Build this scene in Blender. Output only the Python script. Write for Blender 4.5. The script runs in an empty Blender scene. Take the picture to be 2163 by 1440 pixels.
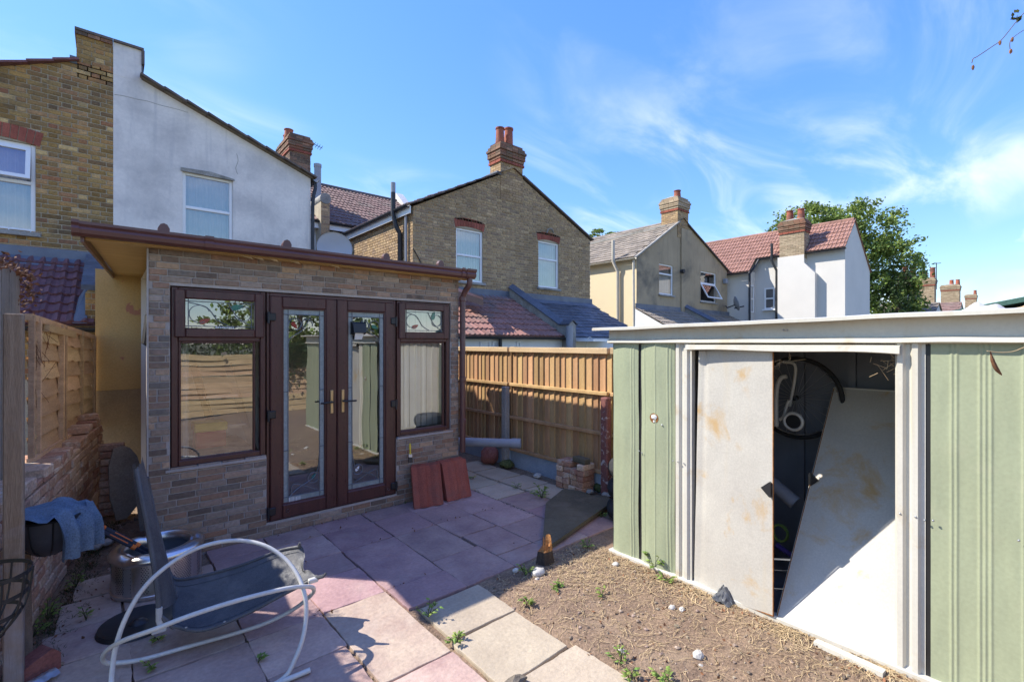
import bpy, bmesh, math, random
from mathutils import Vector, Matrix, noise

R = random.Random(11)
S = bpy.context.scene
COL = S.collection
rad = math.radians
V3 = Vector

# ------------------------------------------------------------------ camera
TH = rad(40.6); FP = 998.0; CX = 1081.5; HY = 725.0; CH = 1.75
camd = bpy.data.cameras.new('camera')
camd.sensor_width = 36.0
camd.lens = 36.0 * FP / 2163.0
camd.shift_y = 5.0 / 2163.0
camd.clip_start = 0.05
camd.clip_end = 3000
cam = bpy.data.objects.new('camera', camd)
cam.location = (0, 0, CH)
cam.rotation_euler = (rad(90), 0, -TH)
COL.objects.link(cam)
S.camera = cam

# ------------------------------------------------------------------ world
SUN_DIR = V3((-0.476, 0.523, 0.707)).normalized()      # towards the sun
SUN_EL = math.asin(SUN_DIR.z)
SUN_AZ = math.atan2(SUN_DIR.x, SUN_DIR.y)               # from +Y towards +X
W = bpy.data.worlds.new('World'); S.world = W
W.use_nodes = True
wt = W.node_tree; wn = wt.nodes; wl = wt.links
wn.clear()
def N_(tree, t, **k):
    n = tree.nodes.new(t)
    for a, b in k.items():
        setattr(n, a, b)
    return n
wo = N_(wt, 'ShaderNodeOutputWorld')
bg = N_(wt, 'ShaderNodeBackground'); bg.inputs[1].default_value = 0.15
sky = N_(wt, 'ShaderNodeTexSky', sky_type='NISHITA', sun_disc=False)
sky.sun_elevation = SUN_EL; sky.sun_rotation = SUN_AZ
sky.air_density = 1.0; sky.dust_density = 0.0; sky.ozone_density = 2.0; sky.altitude = 50
# film-like response of the clear sky, channel by channel (even all round)
sps = N_(wt, 'ShaderNodeSeparateColor'); wl.new(sky.outputs[0], sps.inputs[0])
spc = N_(wt, 'ShaderNodeCombineColor')
for i_, (ex_, co_) in enumerate(((1.0, .275), (.77, .465), (.14, 1.82))):
    pw_ = N_(wt, 'ShaderNodeMath', operation='POWER'); wl.new(sps.outputs[i_], pw_.inputs[0]); pw_.inputs[1].default_value = ex_
    ml_ = N_(wt, 'ShaderNodeMath', operation='MULTIPLY'); wl.new(pw_.outputs[0], ml_.inputs[0]); ml_.inputs[1].default_value = co_
    wl.new(ml_.outputs[0], spc.inputs[i_])
tc = N_(wt, 'ShaderNodeTexCoord')
sep = N_(wt, 'ShaderNodeSeparateXYZ'); wl.new(tc.outputs['Generated'], sep.inputs[0])
def wmath(op, a, b=None, c=None, clamp=False):
    m = N_(wt, 'ShaderNodeMath', operation=op); m.use_clamp = clamp
    for i, x in enumerate((a, b, c)):
        if x is None: continue
        if isinstance(x, (int, float)): m.inputs[i].default_value = x
        else: wl.new(x, m.inputs[i])
    return m.outputs[0]
zz = wmath('ADD', wmath('MAXIMUM', sep.outputs[2], 0.0), 0.22)
pxx = wmath('DIVIDE', sep.outputs[0], zz); pyy = wmath('DIVIDE', sep.outputs[1], zz)
cmb = N_(wt, 'ShaderNodeCombineXYZ'); wl.new(pxx, cmb.inputs[0]); wl.new(pyy, cmb.inputs[1])
def wcloud(rot, sc, nscale, lo, hi, detail=6, dist=0.6, loc=(0, 0, 0)):
    mp = N_(wt, 'ShaderNodeMapping'); mp.inputs['Rotation'].default_value = (0, 0, rad(rot))
    mp.inputs['Scale'].default_value = sc; mp.inputs['Location'].default_value = loc
    wl.new(cmb.outputs[0], mp.inputs[0])
    nz = N_(wt, 'ShaderNodeTexNoise'); nz.inputs['Scale'].default_value = nscale
    nz.inputs['Detail'].default_value = detail; nz.inputs['Distortion'].default_value = dist
    nz.inputs['Roughness'].default_value = 0.55
    wl.new(mp.outputs[0], nz.inputs['Vector'])
    mr = N_(wt, 'ShaderNodeMapRange', interpolation_type='SMOOTHSTEP'); mr.inputs[1].default_value = lo; mr.inputs[2].default_value = hi
    wl.new(nz.outputs[0], mr.inputs[0])
    return mr.outputs[0]
c1 = wcloud(-22, (1.0, 2.2, 1), 1.5, 0.40, 0.78, 7, 0.8, (-1.2, 2.7, 0))      # cirrus streaks
c2 = wcloud(40, (1.0, 1.5, 1), 0.7, 0.35, 0.62, 3, 0.3, (2.2, 0.4, 0))       # where they gather
wisps = wmath('MULTIPLY', c1, c2)
# heaped clouds low down
ang = N_(wt, 'ShaderNodeMapping'); ang.inputs['Scale'].default_value = (5.0, 5.0, 9.0)
ang.inputs['Location'].default_value = (0.9, 0.2, 0.35)
wl.new(tc.outputs['Generated'], ang.inputs[0])
nz2 = N_(wt, 'ShaderNodeTexNoise'); nz2.inputs['Scale'].default_value = 1.0; nz2.inputs['Detail'].default_value = 6
wl.new(ang.outputs[0], nz2.inputs['Vector'])
mr2 = N_(wt, 'ShaderNodeMapRange', interpolation_type='SMOOTHSTEP'); mr2.inputs[1].default_value = 0.53; mr2.inputs[2].default_value = 0.60
wl.new(nz2.outputs[0], mr2.inputs[0])
mr3 = N_(wt, 'ShaderNodeMapRange', interpolation_type='SMOOTHSTEP')
mr3.inputs[1].default_value = 0.20; mr3.inputs[2].default_value = 0.12
wl.new(sep.outputs[2], mr3.inputs[0])
heap = wmath('MULTIPLY', mr2.outputs[0], mr3.outputs[0])
cf = wmath('MAXIMUM', wmath('MULTIPLY', wisps, 0.52), wmath('MULTIPLY', heap, 0.8), clamp=True)
mx = N_(wt, 'ShaderNodeMix', data_type='RGBA')
wl.new(cf, mx.inputs['Factor']); wl.new(spc.outputs[0], mx.inputs[6])
mx.inputs[7].default_value = (2.75, 2.75, 2.8, 1)
wl.new(mx.outputs[2], bg.inputs[0]); wl.new(bg.outputs[0], wo.inputs[0])

sund = bpy.data.lights.new('sun', 'SUN'); sund.energy = 2.0; sund.angle = rad(0.53)
sund.color = (1.0, 0.95, 0.87)
sun = bpy.data.objects.new('sun', sund); COL.objects.link(sun)
sun.rotation_euler = (-SUN_DIR).to_track_quat('-Z', 'Y').to_euler()
sun.location = (-8, 9, 14)

vs = S.view_settings
vs.view_transform = 'Standard'; vs.look = 'None'; vs.gamma = 1.0; vs.exposure = 2.03
vs.use_curve_mapping = False

# ------------------------------------------------------------------ pixel helpers (photograph -> place)
FW = V3((math.sin(TH), math.cos(TH), 0)); RT = V3((math.cos(TH), -math.sin(TH), 0)); EYE = V3((0, 0, CH))
def ray(px, py):
    return FW + RT * ((px - CX) / FP) + V3((0, 0, -(py - HY) / FP))
def at(px, py, d): return EYE + ray(px, py) * d
def onX(px, py, X): r = ray(px, py); return EYE + r * (X / r.x)
def onY(px, py, Y): r = ray(px, py); return EYE + r * (Y / r.y)
def onZ(px, py, Z=0.0): r = ray(px, py); return EYE + r * ((Z - CH) / r.z)

# ------------------------------------------------------------------ materials
MATS = {}
def mat(name, c, c2=None, rough=0.8, metal=0.0, spec=0.3, ns=5.0, rnd=0.0, hue=0.0, fine=0.0, fs=60.0, bump=0.0, bs=80.0,
        palette=None, stain=None, ss=1.2, slo=0.5, shi=0.7, stretch=(1, 1, 1), streak=None, trans=0.0, coat=0.0, nlo=0.35, nhi=0.65, smax=0.85):
    """colour c..c2 by noise, varied piece by piece (rnd), fine speckle, bump, and stains with their own shape"""
    m = bpy.data.materials.new(name); m.use_nodes = True
    t = m.node_tree; t.nodes.clear(); L = t.links
    out = N_(t, 'ShaderNodeOutputMaterial'); b = N_(t, 'ShaderNodeBsdfPrincipled')
    L.new(b.outputs[0], out.inputs[0])
    b.inputs['Roughness'].default_value = rough; b.inputs['Metallic'].default_value = metal
    b.inputs['Specular IOR Level'].default_value = spec
    if coat: b.inputs['Coat Weight'].default_value = coat; b.inputs['Coat Roughness'].default_value = 0.08
    geo = N_(t, 'ShaderNodeNewGeometry'); oi = N_(t, 'ShaderNodeObjectInfo')
    add = N_(t, 'ShaderNodeMath', operation='ADD'); L.new(geo.outputs['Random Per Island'], add.inputs[0]); L.new(oi.outputs['Random'], add.inputs[1])
    fr = N_(t, 'ShaderNodeMath', operation='FRACT'); L.new(add.outputs[0], fr.inputs[0])
    mp = N_(t, 'ShaderNodeMapping'); mp.inputs['Scale'].default_value = stretch
    off = N_(t, 'ShaderNodeVectorMath', operation='SCALE'); off.inputs[3].default_value = 7.0 if rnd else 0.0
    cmbn = N_(t, 'ShaderNodeCombineXYZ')
    L.new(fr.outputs[0], cmbn.inputs[0]); L.new(fr.outputs[0], cmbn.inputs[1]); L.new(cmbn.outputs[0], off.inputs[0])
    ad = N_(t, 'ShaderNodeVectorMath', operation='ADD'); L.new(geo.outputs['Position'], ad.inputs[0]); L.new(off.outputs[0], ad.inputs[1])
    L.new(ad.outputs[0], mp.inputs[0])
    def noi(scale, detail=4, vec=None, rough_=0.6, dist=0.0):
        n = N_(t, 'ShaderNodeTexNoise'); n.inputs['Scale'].default_value = scale; n.inputs['Detail'].default_value = detail
        n.inputs['Roughness'].default_value = rough_; n.inputs['Distortion'].default_value = dist
        L.new(vec if vec else mp.outputs[0], n.inputs['Vector']); return n.outputs[0]
    def rng(x, lo, hi, a=0.0, bb=1.0):
        r = N_(t, 'ShaderNodeMapRange'); r.inputs[1].default_value = lo; r.inputs[2].default_value = hi
        r.inputs[3].default_value = a; r.inputs[4].default_value = bb; L.new(x, r.inputs[0]); return r.outputs[0]
    def mix(f, a, bb, mode='MIX'):
        x = N_(t, 'ShaderNodeMix', data_type='RGBA', blend_type=mode)
        for sock, val in ((x.inputs['Factor'], f), (x.inputs[6], a), (x.inputs[7], bb)):
            if isinstance(val, (int, float)): sock.default_value = val
            elif isinstance(val, tuple): sock.default_value = (*val, 1) if len(val) == 3 else val
            else: L.new(val, sock)
        return x.outputs[2]
    if palette:
        cr = N_(t, 'ShaderNodeValToRGB'); cr.color_ramp.interpolation = 'LINEAR'
        el = cr.color_ramp.elements
        el[0].position = 0; el[0].color = (*palette[0], 1); el[1].position = 1; el[1].color = (*palette[-1], 1)
        for i, p in enumerate(palette[1:-1]):
            e = el.new((i + 1) / (len(palette) - 1)); e.color = (*p, 1)
        L.new(fr.outputs[0], cr.inputs[0]); base = cr.outputs[0]
        if c2: base = mix(rng(noi(ns), nlo, nhi), base, c2)
    else:
        base = mix(rng(noi(ns), nlo, nhi), c, c2 if c2 else tuple(x * 0.8 for x in c))
    if rnd or hue:
        h = N_(t, 'ShaderNodeHueSaturation')
        L.new(rng(fr.outputs[0], 0, 1, 1 - rnd, 1 + rnd), h.inputs['Value'])
        fr2 = N_(t, 'ShaderNodeMath', operation='MULTIPLY'); L.new(fr.outputs[0], fr2.inputs[0]); fr2.inputs[1].default_value = 7.31
        fr3 = N_(t, 'ShaderNodeMath', operation='FRACT'); L.new(fr2.outputs[0], fr3.inputs[0])
        L.new(rng(fr3.outputs[0], 0, 1, 0.5 - hue, 0.5 + hue), h.inputs['Hue'])
        L.new(base, h.inputs['Color']); base = h.outputs[0]
    if fine:
        f = rng(noi(fs, 3), 0.3, 0.7, 1 - fine, 1 + fine)
        cc = N_(t, 'ShaderNodeCombineXYZ'); L.new(f, cc.inputs[0]); L.new(f, cc.inputs[1]); L.new(f, cc.inputs[2])
        base = mix(1.0, base, cc.outputs[0], 'MULTIPLY')
    if stain:
        base = mix(rng(noi(ss, 6, geo.outputs['Position'], 0.65, 0.4), slo, shi, 0, smax), base, stain)
    if streak:
        mps = N_(t, 'ShaderNodeMapping'); mps.inputs['Scale'].default_value = (9, 9, 0.7); L.new(geo.outputs['Position'], mps.inputs[0])
        base = mix(rng(noi(1.0, 5, mps.outputs[0]), 0.56, 0.78, 0, 0.75), base, streak)
    L.new(base, b.inputs['Base Color'])
    if bump:
        bp = N_(t, 'ShaderNodeBump'); bp.inputs['Strength'].default_value = bump; bp.inputs['Distance'].default_value = 0.01
        L.new(noi(bs, 5), bp.inputs['Height']); L.new(bp.outputs[0], b.inputs['Normal'])
        if rough > 0.3:
            L.new(rng(noi(bs * 0.3, 2), 0.3, 0.7, max(0, rough - 0.12), min(1, rough + 0.12)), b.inputs['Roughness'])
    if trans:
        tr = N_(t, 'ShaderNodeBsdfTranslucent'); L.new(base, tr.inputs[0])
        ms = N_(t, 'ShaderNodeMixShader'); ms.inputs[0].default_value = trans
        L.new(b.outputs[0], ms.inputs[1]); L.new(tr.outputs[0], ms.inputs[2]); L.new(ms.outputs[0], out.inputs[0])
    MATS[name] = m
    return m
def glassmat(name, tint, refl, rough=0.005, wob=0.0):
    m = bpy.data.materials.new(name); m.use_nodes = True
    t = m.node_tree; t.nodes.clear(); L = t.links
    out = N_(t, 'ShaderNodeOutputMaterial'); tr = N_(t, 'ShaderNodeBsdfTransparent'); gl = N_(t, 'ShaderNodeBsdfGlossy')
    tr.inputs[0].default_value = (*tint, 1); gl.inputs['Roughness'].default_value = rough
    gl.inputs[0].default_value = (0.95, 0.97, 1, 1)
    lw = N_(t, 'ShaderNodeLayerWeight'); lw.inputs[0].default_value = 0.25
    mr = N_(t, 'ShaderNodeMapRange'); mr.inputs[3].default_value = refl; mr.inputs[4].default_value = 1.0
    L.new(lw.outputs['Fresnel'], mr.inputs[0])
    ms = N_(t, 'ShaderNodeMixShader'); L.new(mr.outputs[0], ms.inputs[0]); L.new(tr.outputs[0], ms.inputs[1]); L.new(gl.outputs[0], ms.inputs[2])
    L.new(ms.outputs[0], out.inputs[0])
    if wob:
        geo = N_(t, 'ShaderNodeNewGeometry'); nz = N_(t, 'ShaderNodeTexNoise'); nz.inputs['Scale'].default_value = 2.2; nz.inputs['Detail'].default_value = 1
        L.new(geo.outputs['Position'], nz.inputs['Vector'])
        bp = N_(t, 'ShaderNodeBump'); bp.inputs['Strength'].default_value = wob; bp.inputs['Distance'].default_value = 0.02
        L.new(nz.outputs[0], bp.inputs['Height']); L.new(bp.outputs[0], gl.inputs['Normal'])
    MATS[name] = m
    return m

K = {}
K['mortar_tan'] = mat('mortar_tan', (.46, .39, .27), (.36, .30, .21), ns=3, fine=.2, bump=.3, rough=.95)
K['mortar_grey'] = mat('mortar_grey', (.44, .38, .30), (.34, .29, .23), ns=3, fine=.2, bump=.3, rough=.95)
K['render_shaded'] = mat('render_shaded', (.36, .255, .13), (.27, .195, .105), ns=2.5, fine=.15, bump=.4, bs=25, rough=.92)  # passage shade put into the colour, for the foot of the yellow wall
K['grout'] = mat('grout', (.42, .37, .32), (.35, .31, .27), ns=4, fine=.1, rough=.9)
stock = [(.27, .155, .05), (.36, .215, .07), (.44, .28, .10), (.20, .12, .055), (.40, .24, .08), (.27, .115, .055), (.48, .33, .14)]
K['brick_stock'] = mat('brick_stock', (0, 0, 0), palette=stock, rnd=.22, fine=.3, fs=45, bump=.5, bs=60, rough=.92,
                       stain=(.07, .06, .05), ss=.75, slo=.50, shi=.72)
stock2 = [(.37, .24, .12), (.44, .295, .15), (.49, .345, .185), (.29, .195, .115), (.40, .27, .145), (.23, .16, .105), (.46, .32, .175)]
K['brick_gable'] = mat('brick_gable', (0, 0, 0), palette=stock2, rnd=.20, fine=.3, fs=30, bump=.4, bs=50, rough=.92,
                       stain=(.20, .135, .07), ss=.45, slo=.5, shi=.72)
K['brick_red'] = mat('brick_red', (.31, .095, .06), (.24, .07, .045), rnd=.2, fine=.25, bump=.4, rough=.9)
K['brick_chimney'] = mat('brick_chimney', (0, 0, 0), palette=[(.23, .15, .085), (.27, .12, .075), (.20, .13, .08), (.14, .095, .065), (.29, .16, .10)],
                         rnd=.25, fine=.3, bump=.4, rough=.92, stain=(.05, .045, .04), ss=1.6, slo=.5, shi=.7)
K['brick_buff'] = mat('brick_buff', (0, 0, 0), palette=[(.38, .29, .19), (.33, .25, .16), (.42, .33, .22), (.28, .20, .13)], rnd=.2, fine=.25, bump=.4, rough=.92)
K['slip'] = mat('slip', (0, 0, 0), palette=[(.135, .10, .075), (.30, .19, .12), (.21, .165, .125), (.37, .27, .19), (.30, .16, .09), (.14, .115, .09), (.34, .26, .195), (.185, .135, .10), (.38, .25, .15)],
                c2=(.32, .20, .14), ns=7, nlo=.55, nhi=.8, rnd=.16, fine=.22, fs=40, bump=.35, bs=55, rough=.62, spec=.4)
K['old_brick'] = mat('old_brick', (0, 0, 0), palette=[(.42, .20, .13), (.50, .30, .19), (.40, .23, .14), (.54, .38, .26), (.33, .19, .13)],
                     c2=(.56, .47, .36), ns=9, nlo=.52, nhi=.72, rnd=.2, fine=.3, bump=.7, bs=40, rough=.95)
K['render_white'] = mat('render_white', (.78, .725, .65), (.66, .615, .56), ns=1.3, fine=.05, fs=20, bump=.25, bs=18, rough=.9,
                        stain=(.36, .345, .33), ss=1.3, slo=.48, shi=.75, streak=(.50, .48, .46), smax=.6)
K['render_clean'] = mat('render_clean', (.64, .605, .55), (.60, .57, .52), ns=.8, fine=.03, bump=.15, bs=15, rough=.9, stain=(.55, .54, .52), ss=.6, slo=.6, shi=.8, smax=.5)
K['render_tan'] = mat('render_tan', (.43, .335, .21), (.36, .28, .175), ns=1.0, fine=.08, bump=.3, bs=15, rough=.92,
                      stain=(.10, .095, .08), ss=.42, slo=.50, shi=.66, streak=(.22, .18, .12), smax=.8)
K['render_cream'] = mat('render_cream', (.70, .58, .37), (.66, .55, .36), ns=.8, fine=.05, bump=.15, bs=15, rough=.9)
K['paint_yellow'] = mat('paint_yellow', (.52, .34, .13), (.46, .29, .10), ns=2, fine=.1, bump=.4, bs=25, rough=.8,
                        stain=(.38, .15, .10), ss=3.4, slo=.60, shi=.62, streak=(.36, .25, .12))
K['paint_white'] = mat('paint_white', (.74, .74, .72), (.66, .66, .64), ns=2, fine=.05, rough=.6)
K['soffit'] = mat('soffit', (.62, .42, .17), (.50, .32, .12), ns=4, fine=.12, bump=.2, rough=.7, stretch=(.5, 6, 6))
tilep = dict(rnd=.22, fine=.25, fs=40, bump=.4, bs=45, rough=.85)
K['tile_plum'] = mat('tile_plum', (.19, .082, .078), (.145, .066, .064), stain=(.15, .13, .10), ss=2.5, slo=.58, shi=.75, **tilep)
K['tile_brown'] = mat('tile_brown', (.23, .14, .115), (.17, .11, .095), stain=(.16, .15, .12), ss=1.5, slo=.5, shi=.75, **tilep)
K['tile_russet'] = mat('tile_russet', (.34, .17, .13), (.27, .13, .10), stain=(.14, .12, .10), ss=1.2, slo=.48, shi=.72, **tilep)
K['tile_red'] = mat('tile_red', (.31, .165, .125), (.25, .135, .105), rnd=.2, fine=.2, bump=.25, rough=.85)
K['tile_grey'] = mat('tile_grey', (.29, .24, .185), (.22, .185, .145), stain=(.11, .10, .085), ss=1.6, slo=.5, shi=.75, **tilep)
K['slate'] = mat('slate', (.095, .105, .125), (.07, .08, .095), rnd=.25, fine=.2, fs=30, bump=.3, bs=30, rough=.55, spec=.5)
K['lead'] = mat('lead', (.15, .165, .19), (.11, .12, .145), ns=3, fine=.1, bump=.3, bs=12, rough=.5, spec=.5)
K['ridge'] = mat('ridge', (.15, .12, .10), (.11, .09, .08), ns=3, fine=.2, rough=.9, rnd=.15)
K['cement'] = mat('cement', (.36, .34, .30), (.27, .255, .225), ns=3, fine=.2, bump=.5, rough=.95, stain=(.16, .155, .13), ss=2.5)
K['pot'] = mat('pot', (.36, .11, .06), (.28, .085, .05), ns=5, fine=.15, rough=.8, rnd=.15, stain=(.10, .06, .05), ss=3)
K['upvc'] = mat('upvc', (.82, .82, .80), (.78, .78, .77), ns=3, fine=.02, rough=.35, spec=.5)
K['upvc_brown'] = mat('upvc_brown', (.085, .028, .022), (.062, .021, .017), ns=3, fine=.18, fs=50, stretch=(5, 5, .8), rough=.38, spec=.5, bump=.06, bs=60)
K['gutter_brown'] = mat('gutter_brown', (.13, .055, .045), (.105, .045, .038), ns=2, fine=.05, rough=.35, spec=.5, stain=(.14, .10, .085), ss=3, slo=.58, shi=.8)
K['pipe_black'] = mat('pipe_black', (.022, .024, .028), (.035, .036, .04), ns=4, rough=.5, spec=.4)
K['pipe_grey'] = mat('pipe_grey', (.30, .31, .33), (.26, .27, .29), ns=4, rough=.45, spec=.4)
K['pipe_cream'] = mat('pipe_cream', (.55, .50, .40), (.50, .45, .36), ns=4, rough=.6)
K['black'] = mat('black', (.012, .012, .013), (.018, .018, .019), ns=4, rough=.45, spec=.5)
K['rubber'] = mat('rubber', (.02, .02, .021), (.03, .03, .03), ns=6, fine=.2, rough=.75)
K['brass'] = mat('brass', (.55, .40, .22), (.45, .30, .15), ns=9, rough=.35, metal=.7, spec=.5)
K['steel'] = mat('steel', (.70, .68, .65), (.62, .60, .57), ns=3, fine=.06, rough=.30, metal=1.0, bump=.03, bs=8)
K['galv'] = mat('galv', (.45, .46, .47), (.38, .39, .40), ns=12, rough=.4, metal=.8)
K['leadline'] = mat('leadline', (.20, .21, .22), (.16, .17, .18), ns=8, rough=.45, metal=.4)
K['glass_green'] = mat('glass_green', (.02, .16, .11), (.02, .12, .09), ns=6, rough=.1, spec=.6)
K['glass_red'] = mat('glass_red', (.28, .02, .02), (.2, .015, .015), ns=6, rough=.1, spec=.6)
K['glass'] = glassmat('glass', (.86, .90, .88), .25, wob=.05)
K['glass_far'] = glassmat('glass_far', (.82, .80, .78), .24, wob=.05)
K['curtain'] = mat('curtain', (.74, .71, .67), (.67, .64, .60), ns=6, rough=.9, trans=.25)
K['room_dark'] = mat('room_dark', (.16, .15, .145), (.12, .115, .11), ns=2, rough=.9)
K['frosted'] = mat('frosted', (.42, .47, .45), (.36, .41, .39), ns=20, fine=.15, rough=.35, spec=.5, trans=.35)
K['room_wall'] = mat('room_wall', (.74, .70, .62), (.68, .64, .57), ns=2, rough=.9)
K['fence_new'] = mat('fence_new', (.49, .295, .14), (.37, .215, .095), ns=2.2, stretch=(3, 3, .35), rnd=.26, hue=.012, fine=.16, fs=70, bump=.35, bs=70, rough=.8, stain=(.22, .115, .045), ss=7, slo=.66, shi=.72)
K['fence_pale'] = mat('fence_pale', (.56, .40, .22), (.46, .32, .17), ns=3, stretch=(.6, .6, 4), rnd=.12, fine=.15, bump=.3, rough=.8)
K['fence_old'] = mat('fence_old', (.60, .415, .24), (.46, .31, .175), ns=3, stretch=(1.2, .5, 5), rnd=.18, hue=.012, fine=.22, fs=60, bump=.6, bs=60, rough=.92)
K['wood_grey'] = mat('wood_grey', (.30, .265, .235), (.22, .19, .165), ns=4, stretch=(7, 7, .5), rnd=.15, fine=.22, fs=50, bump=.7, bs=50, rough=.93, stain=(.20, .13, .075), ss=2.2, slo=.52, shi=.75)
K['wood_post'] = mat('wood_post', (.31, .225, .15), (.24, .165, .105), ns=4, stretch=(8, 8, .45), fine=.2, fs=50, bump=.6, bs=50, rough=.9, stain=(.34, .31, .30), ss=2.0, slo=.5, shi=.7)
K['wood_raw'] = mat('wood_raw', (.56, .27, .09), (.40, .17, .055), ns=9, stretch=(3, 3, .5), fine=.25, bump=.8, bs=60, rough=.85)
K['bark'] = mat('bark', (.085, .06, .045), (.055, .04, .03), ns=9, fine=.3, bump=.9, bs=40, rough=.95)
K['board_mid'] = mat('board_mid', (.34, .28, .205), (.25, .205, .15), ns=3, fine=.2, bump=.4, rough=.85)
K['board_dark'] = mat('board_dark', (.125, .105, .065), (.085, .075, .05), ns=3, fine=.18, fs=90, bump=.35, bs=90, rough=.78, stain=(.16, .13, .09), ss=4)
K['board_grey'] = mat('board_grey', (.21, .175, .135), (.15, .125, .095), ns=3, fine=.2, bump=.4, rough=.85)
K['slab_plum'] = mat('slab_plum', (0, 0, 0), (.365, .25, .20), palette=[(.455, .325, .245), (.49, .37, .275), (.41, .28, .225), (.51, .40, .295), (.44, .31, .25), (.47, .34, .255)], ns=3.2, rnd=.13, hue=.014, fine=.12, fs=40, bump=.9, bs=13, rough=.78,
                     stain=(.50, .415, .335), ss=1.7, slo=.52, shi=.78)
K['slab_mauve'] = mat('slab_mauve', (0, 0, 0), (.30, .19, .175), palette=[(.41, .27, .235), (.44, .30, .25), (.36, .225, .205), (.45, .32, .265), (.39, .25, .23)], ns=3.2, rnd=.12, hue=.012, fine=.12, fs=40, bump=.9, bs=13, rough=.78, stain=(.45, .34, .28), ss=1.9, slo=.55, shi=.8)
K['slab_buff'] = mat('slab_buff', (.46, .38, .27), (.40, .325, .23), ns=3.2, rnd=.10, hue=.01, fine=.10, fs=45, bump=.8, bs=14, rough=.8,
                     stain=(.36, .29, .20), ss=2.2, slo=.55, shi=.8)
K['soil'] = mat('soil', (.25, .17, .11), (.18, .12, .08), ns=5, fine=.42, fs=70, bump=1.0, bs=55, rough=.97, stain=(.31, .225, .15), ss=2.0, slo=.52, shi=.72)
K['ground'] = mat('ground', (.16, .14, .09), (.10, .11, .05), ns=.4, fine=.3, fs=8, rough=.97)
K['straw'] = mat('straw', (.50, .38, .22), (.36, .25, .13), ns=3, rnd=.35, rough=.9)
K['stone_pale'] = mat('stone_pale', (.56, .53, .47), (.42, .39, .34), ns=14, fine=.2, bump=.6, bs=40, rough=.9, rnd=.2)
K['pebble'] = mat('pebble', (.31, .235, .17), (.235, .18, .13), ns=14, fine=.25, bump=.5, rough=.92, rnd=.45, hue=.02)
K['leaf'] = mat('leaf', (.23, .30, .07), (.14, .20, .04), ns=1.5, rnd=.4, hue=.02, rough=.55, trans=.3)
K['leaf_dark'] = mat('leaf_dark', (.05, .085, .022), (.035, .06, .016), ns=1.2, rnd=.45, hue=.02, rough=.5, trans=.2)
K['weed'] = mat('weed', (.26, .34, .075), (.17, .26, .05), ns=8, rnd=.35, hue=.02, rough=.6, trans=.3)
K['moss'] = mat('moss', (.075, .085, .03), (.05, .06, .02), ns=8, rnd=.35, fine=.4, rough=.95)
K['dead_leaf'] = mat('dead_leaf', (.22, .10, .05), (.15, .07, .035), ns=8, rnd=.4, rough=.85)
K['twig'] = mat('twig', (.16, .14, .10), (.11, .09, .065), ns=12, rough=.9)
K['shed_green'] = mat('shed_green', (.335, .365, .235), (.305, .33, .21), ns=1.5, fine=.06, rough=.45, spec=.4, bump=.12, bs=5, stain=(.40, .38, .26), ss=2.2, slo=.56, shi=.78, smax=.5)
K['shed_white'] = mat('shed_white', (.60, .57, .485), (.54, .51, .43), ns=1.8, fine=.04, rough=.45, spec=.4, bump=.08, bs=8, stain=(.46, .31, .12), ss=3.3, slo=.60, shi=.76, streak=(.52, .45, .32), smax=.7)
K['door_white'] = mat('door_white', (.50, .47, .405), (.445, .415, .36), ns=2.5, fine=.08, fs=90, rough=.5, spec=.35, bump=.4, bs=4, stain=(.47, .28, .08), ss=2.8, slo=.555, shi=.70, streak=(.50, .43, .31))
K['rust'] = mat('rust', (.30, .13, .035), (.20, .08, .025), ns=14, fine=.3, rough=.9)
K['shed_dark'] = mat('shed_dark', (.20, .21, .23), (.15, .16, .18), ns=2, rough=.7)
K['tube_white'] = mat('tube_white', (.58, .56, .50), (.50, .48, .43), ns=5, fine=.06, rough=.38, spec=.5, stain=(.33, .27, .20), ss=7, slo=.64, shi=.76)
K['sling'] = mat('sling', (.085, .084, .086), (.062, .062, .065), ns=6, fine=.3, fs=260, bump=.25, bs=240, rough=.6, spec=.5, stain=(.15, .145, .135), ss=5, slo=.5, shi=.8)
K['towel'] = mat('towel', (.20, .27, .34), (.155, .215, .28), ns=8, fine=.28, fs=140, bump=.9, bs=170, rough=.97)
K['orange'] = mat('orange', (.70, .17, .03), (.6, .14, .03), ns=5, rough=.5)
K['navy'] = mat('navy', (.03, .033, .045), (.025, .028, .04), ns=5, rough=.55)
K['yellow'] = mat('yellow', (.75, .52, .03), (.65, .45, .03), ns=5, rough=.45)
K['terracotta'] = mat('terracotta', (.33, .095, .06), (.27, .075, .05), ns=5, rnd=.12, fine=.28, fs=110, bump=.4, bs=90, rough=.85, stain=(.22, .10, .075), ss=4, slo=.5, shi=.75)
K['red_stone'] = mat('red_stone', (.30, .115, .085), (.24, .09, .07), ns=6, fine=.25, bump=.6, bs=40, rough=.9, stain=(.42, .30, .24), ss=6, slo=.58, shi=.75)
K['red_paint'] = mat('red_paint', (.22, .085, .07), (.17, .07, .06), ns=6, fine=.2, bump=.4, rough=.8, stain=(.50, .45, .42), ss=12, slo=.58, shi=.64)
K['concrete'] = mat('concrete', (.34, .31, .26), (.27, .26, .24), ns=4, fine=.2, bump=.5, rough=.95)
K['gravel_board'] = mat('gravel_board', (.34, .38, .42), (.28, .32, .36), ns=4, fine=.12, bump=.3, rough=.9)
K['dish'] = mat('dish', (.36, .37, .38), (.33, .34, .35), ns=3, rough=.5)
K['bin_liner'] = mat('bin_liner', (.09, .095, .10), (.07, .072, .08), ns=9, rough=.45)
K['tarp'] = mat('tarp', (.46, .33, .17), (.38, .26, .13), ns=4, fine=.1, bump=.2, rough=.8)
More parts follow.
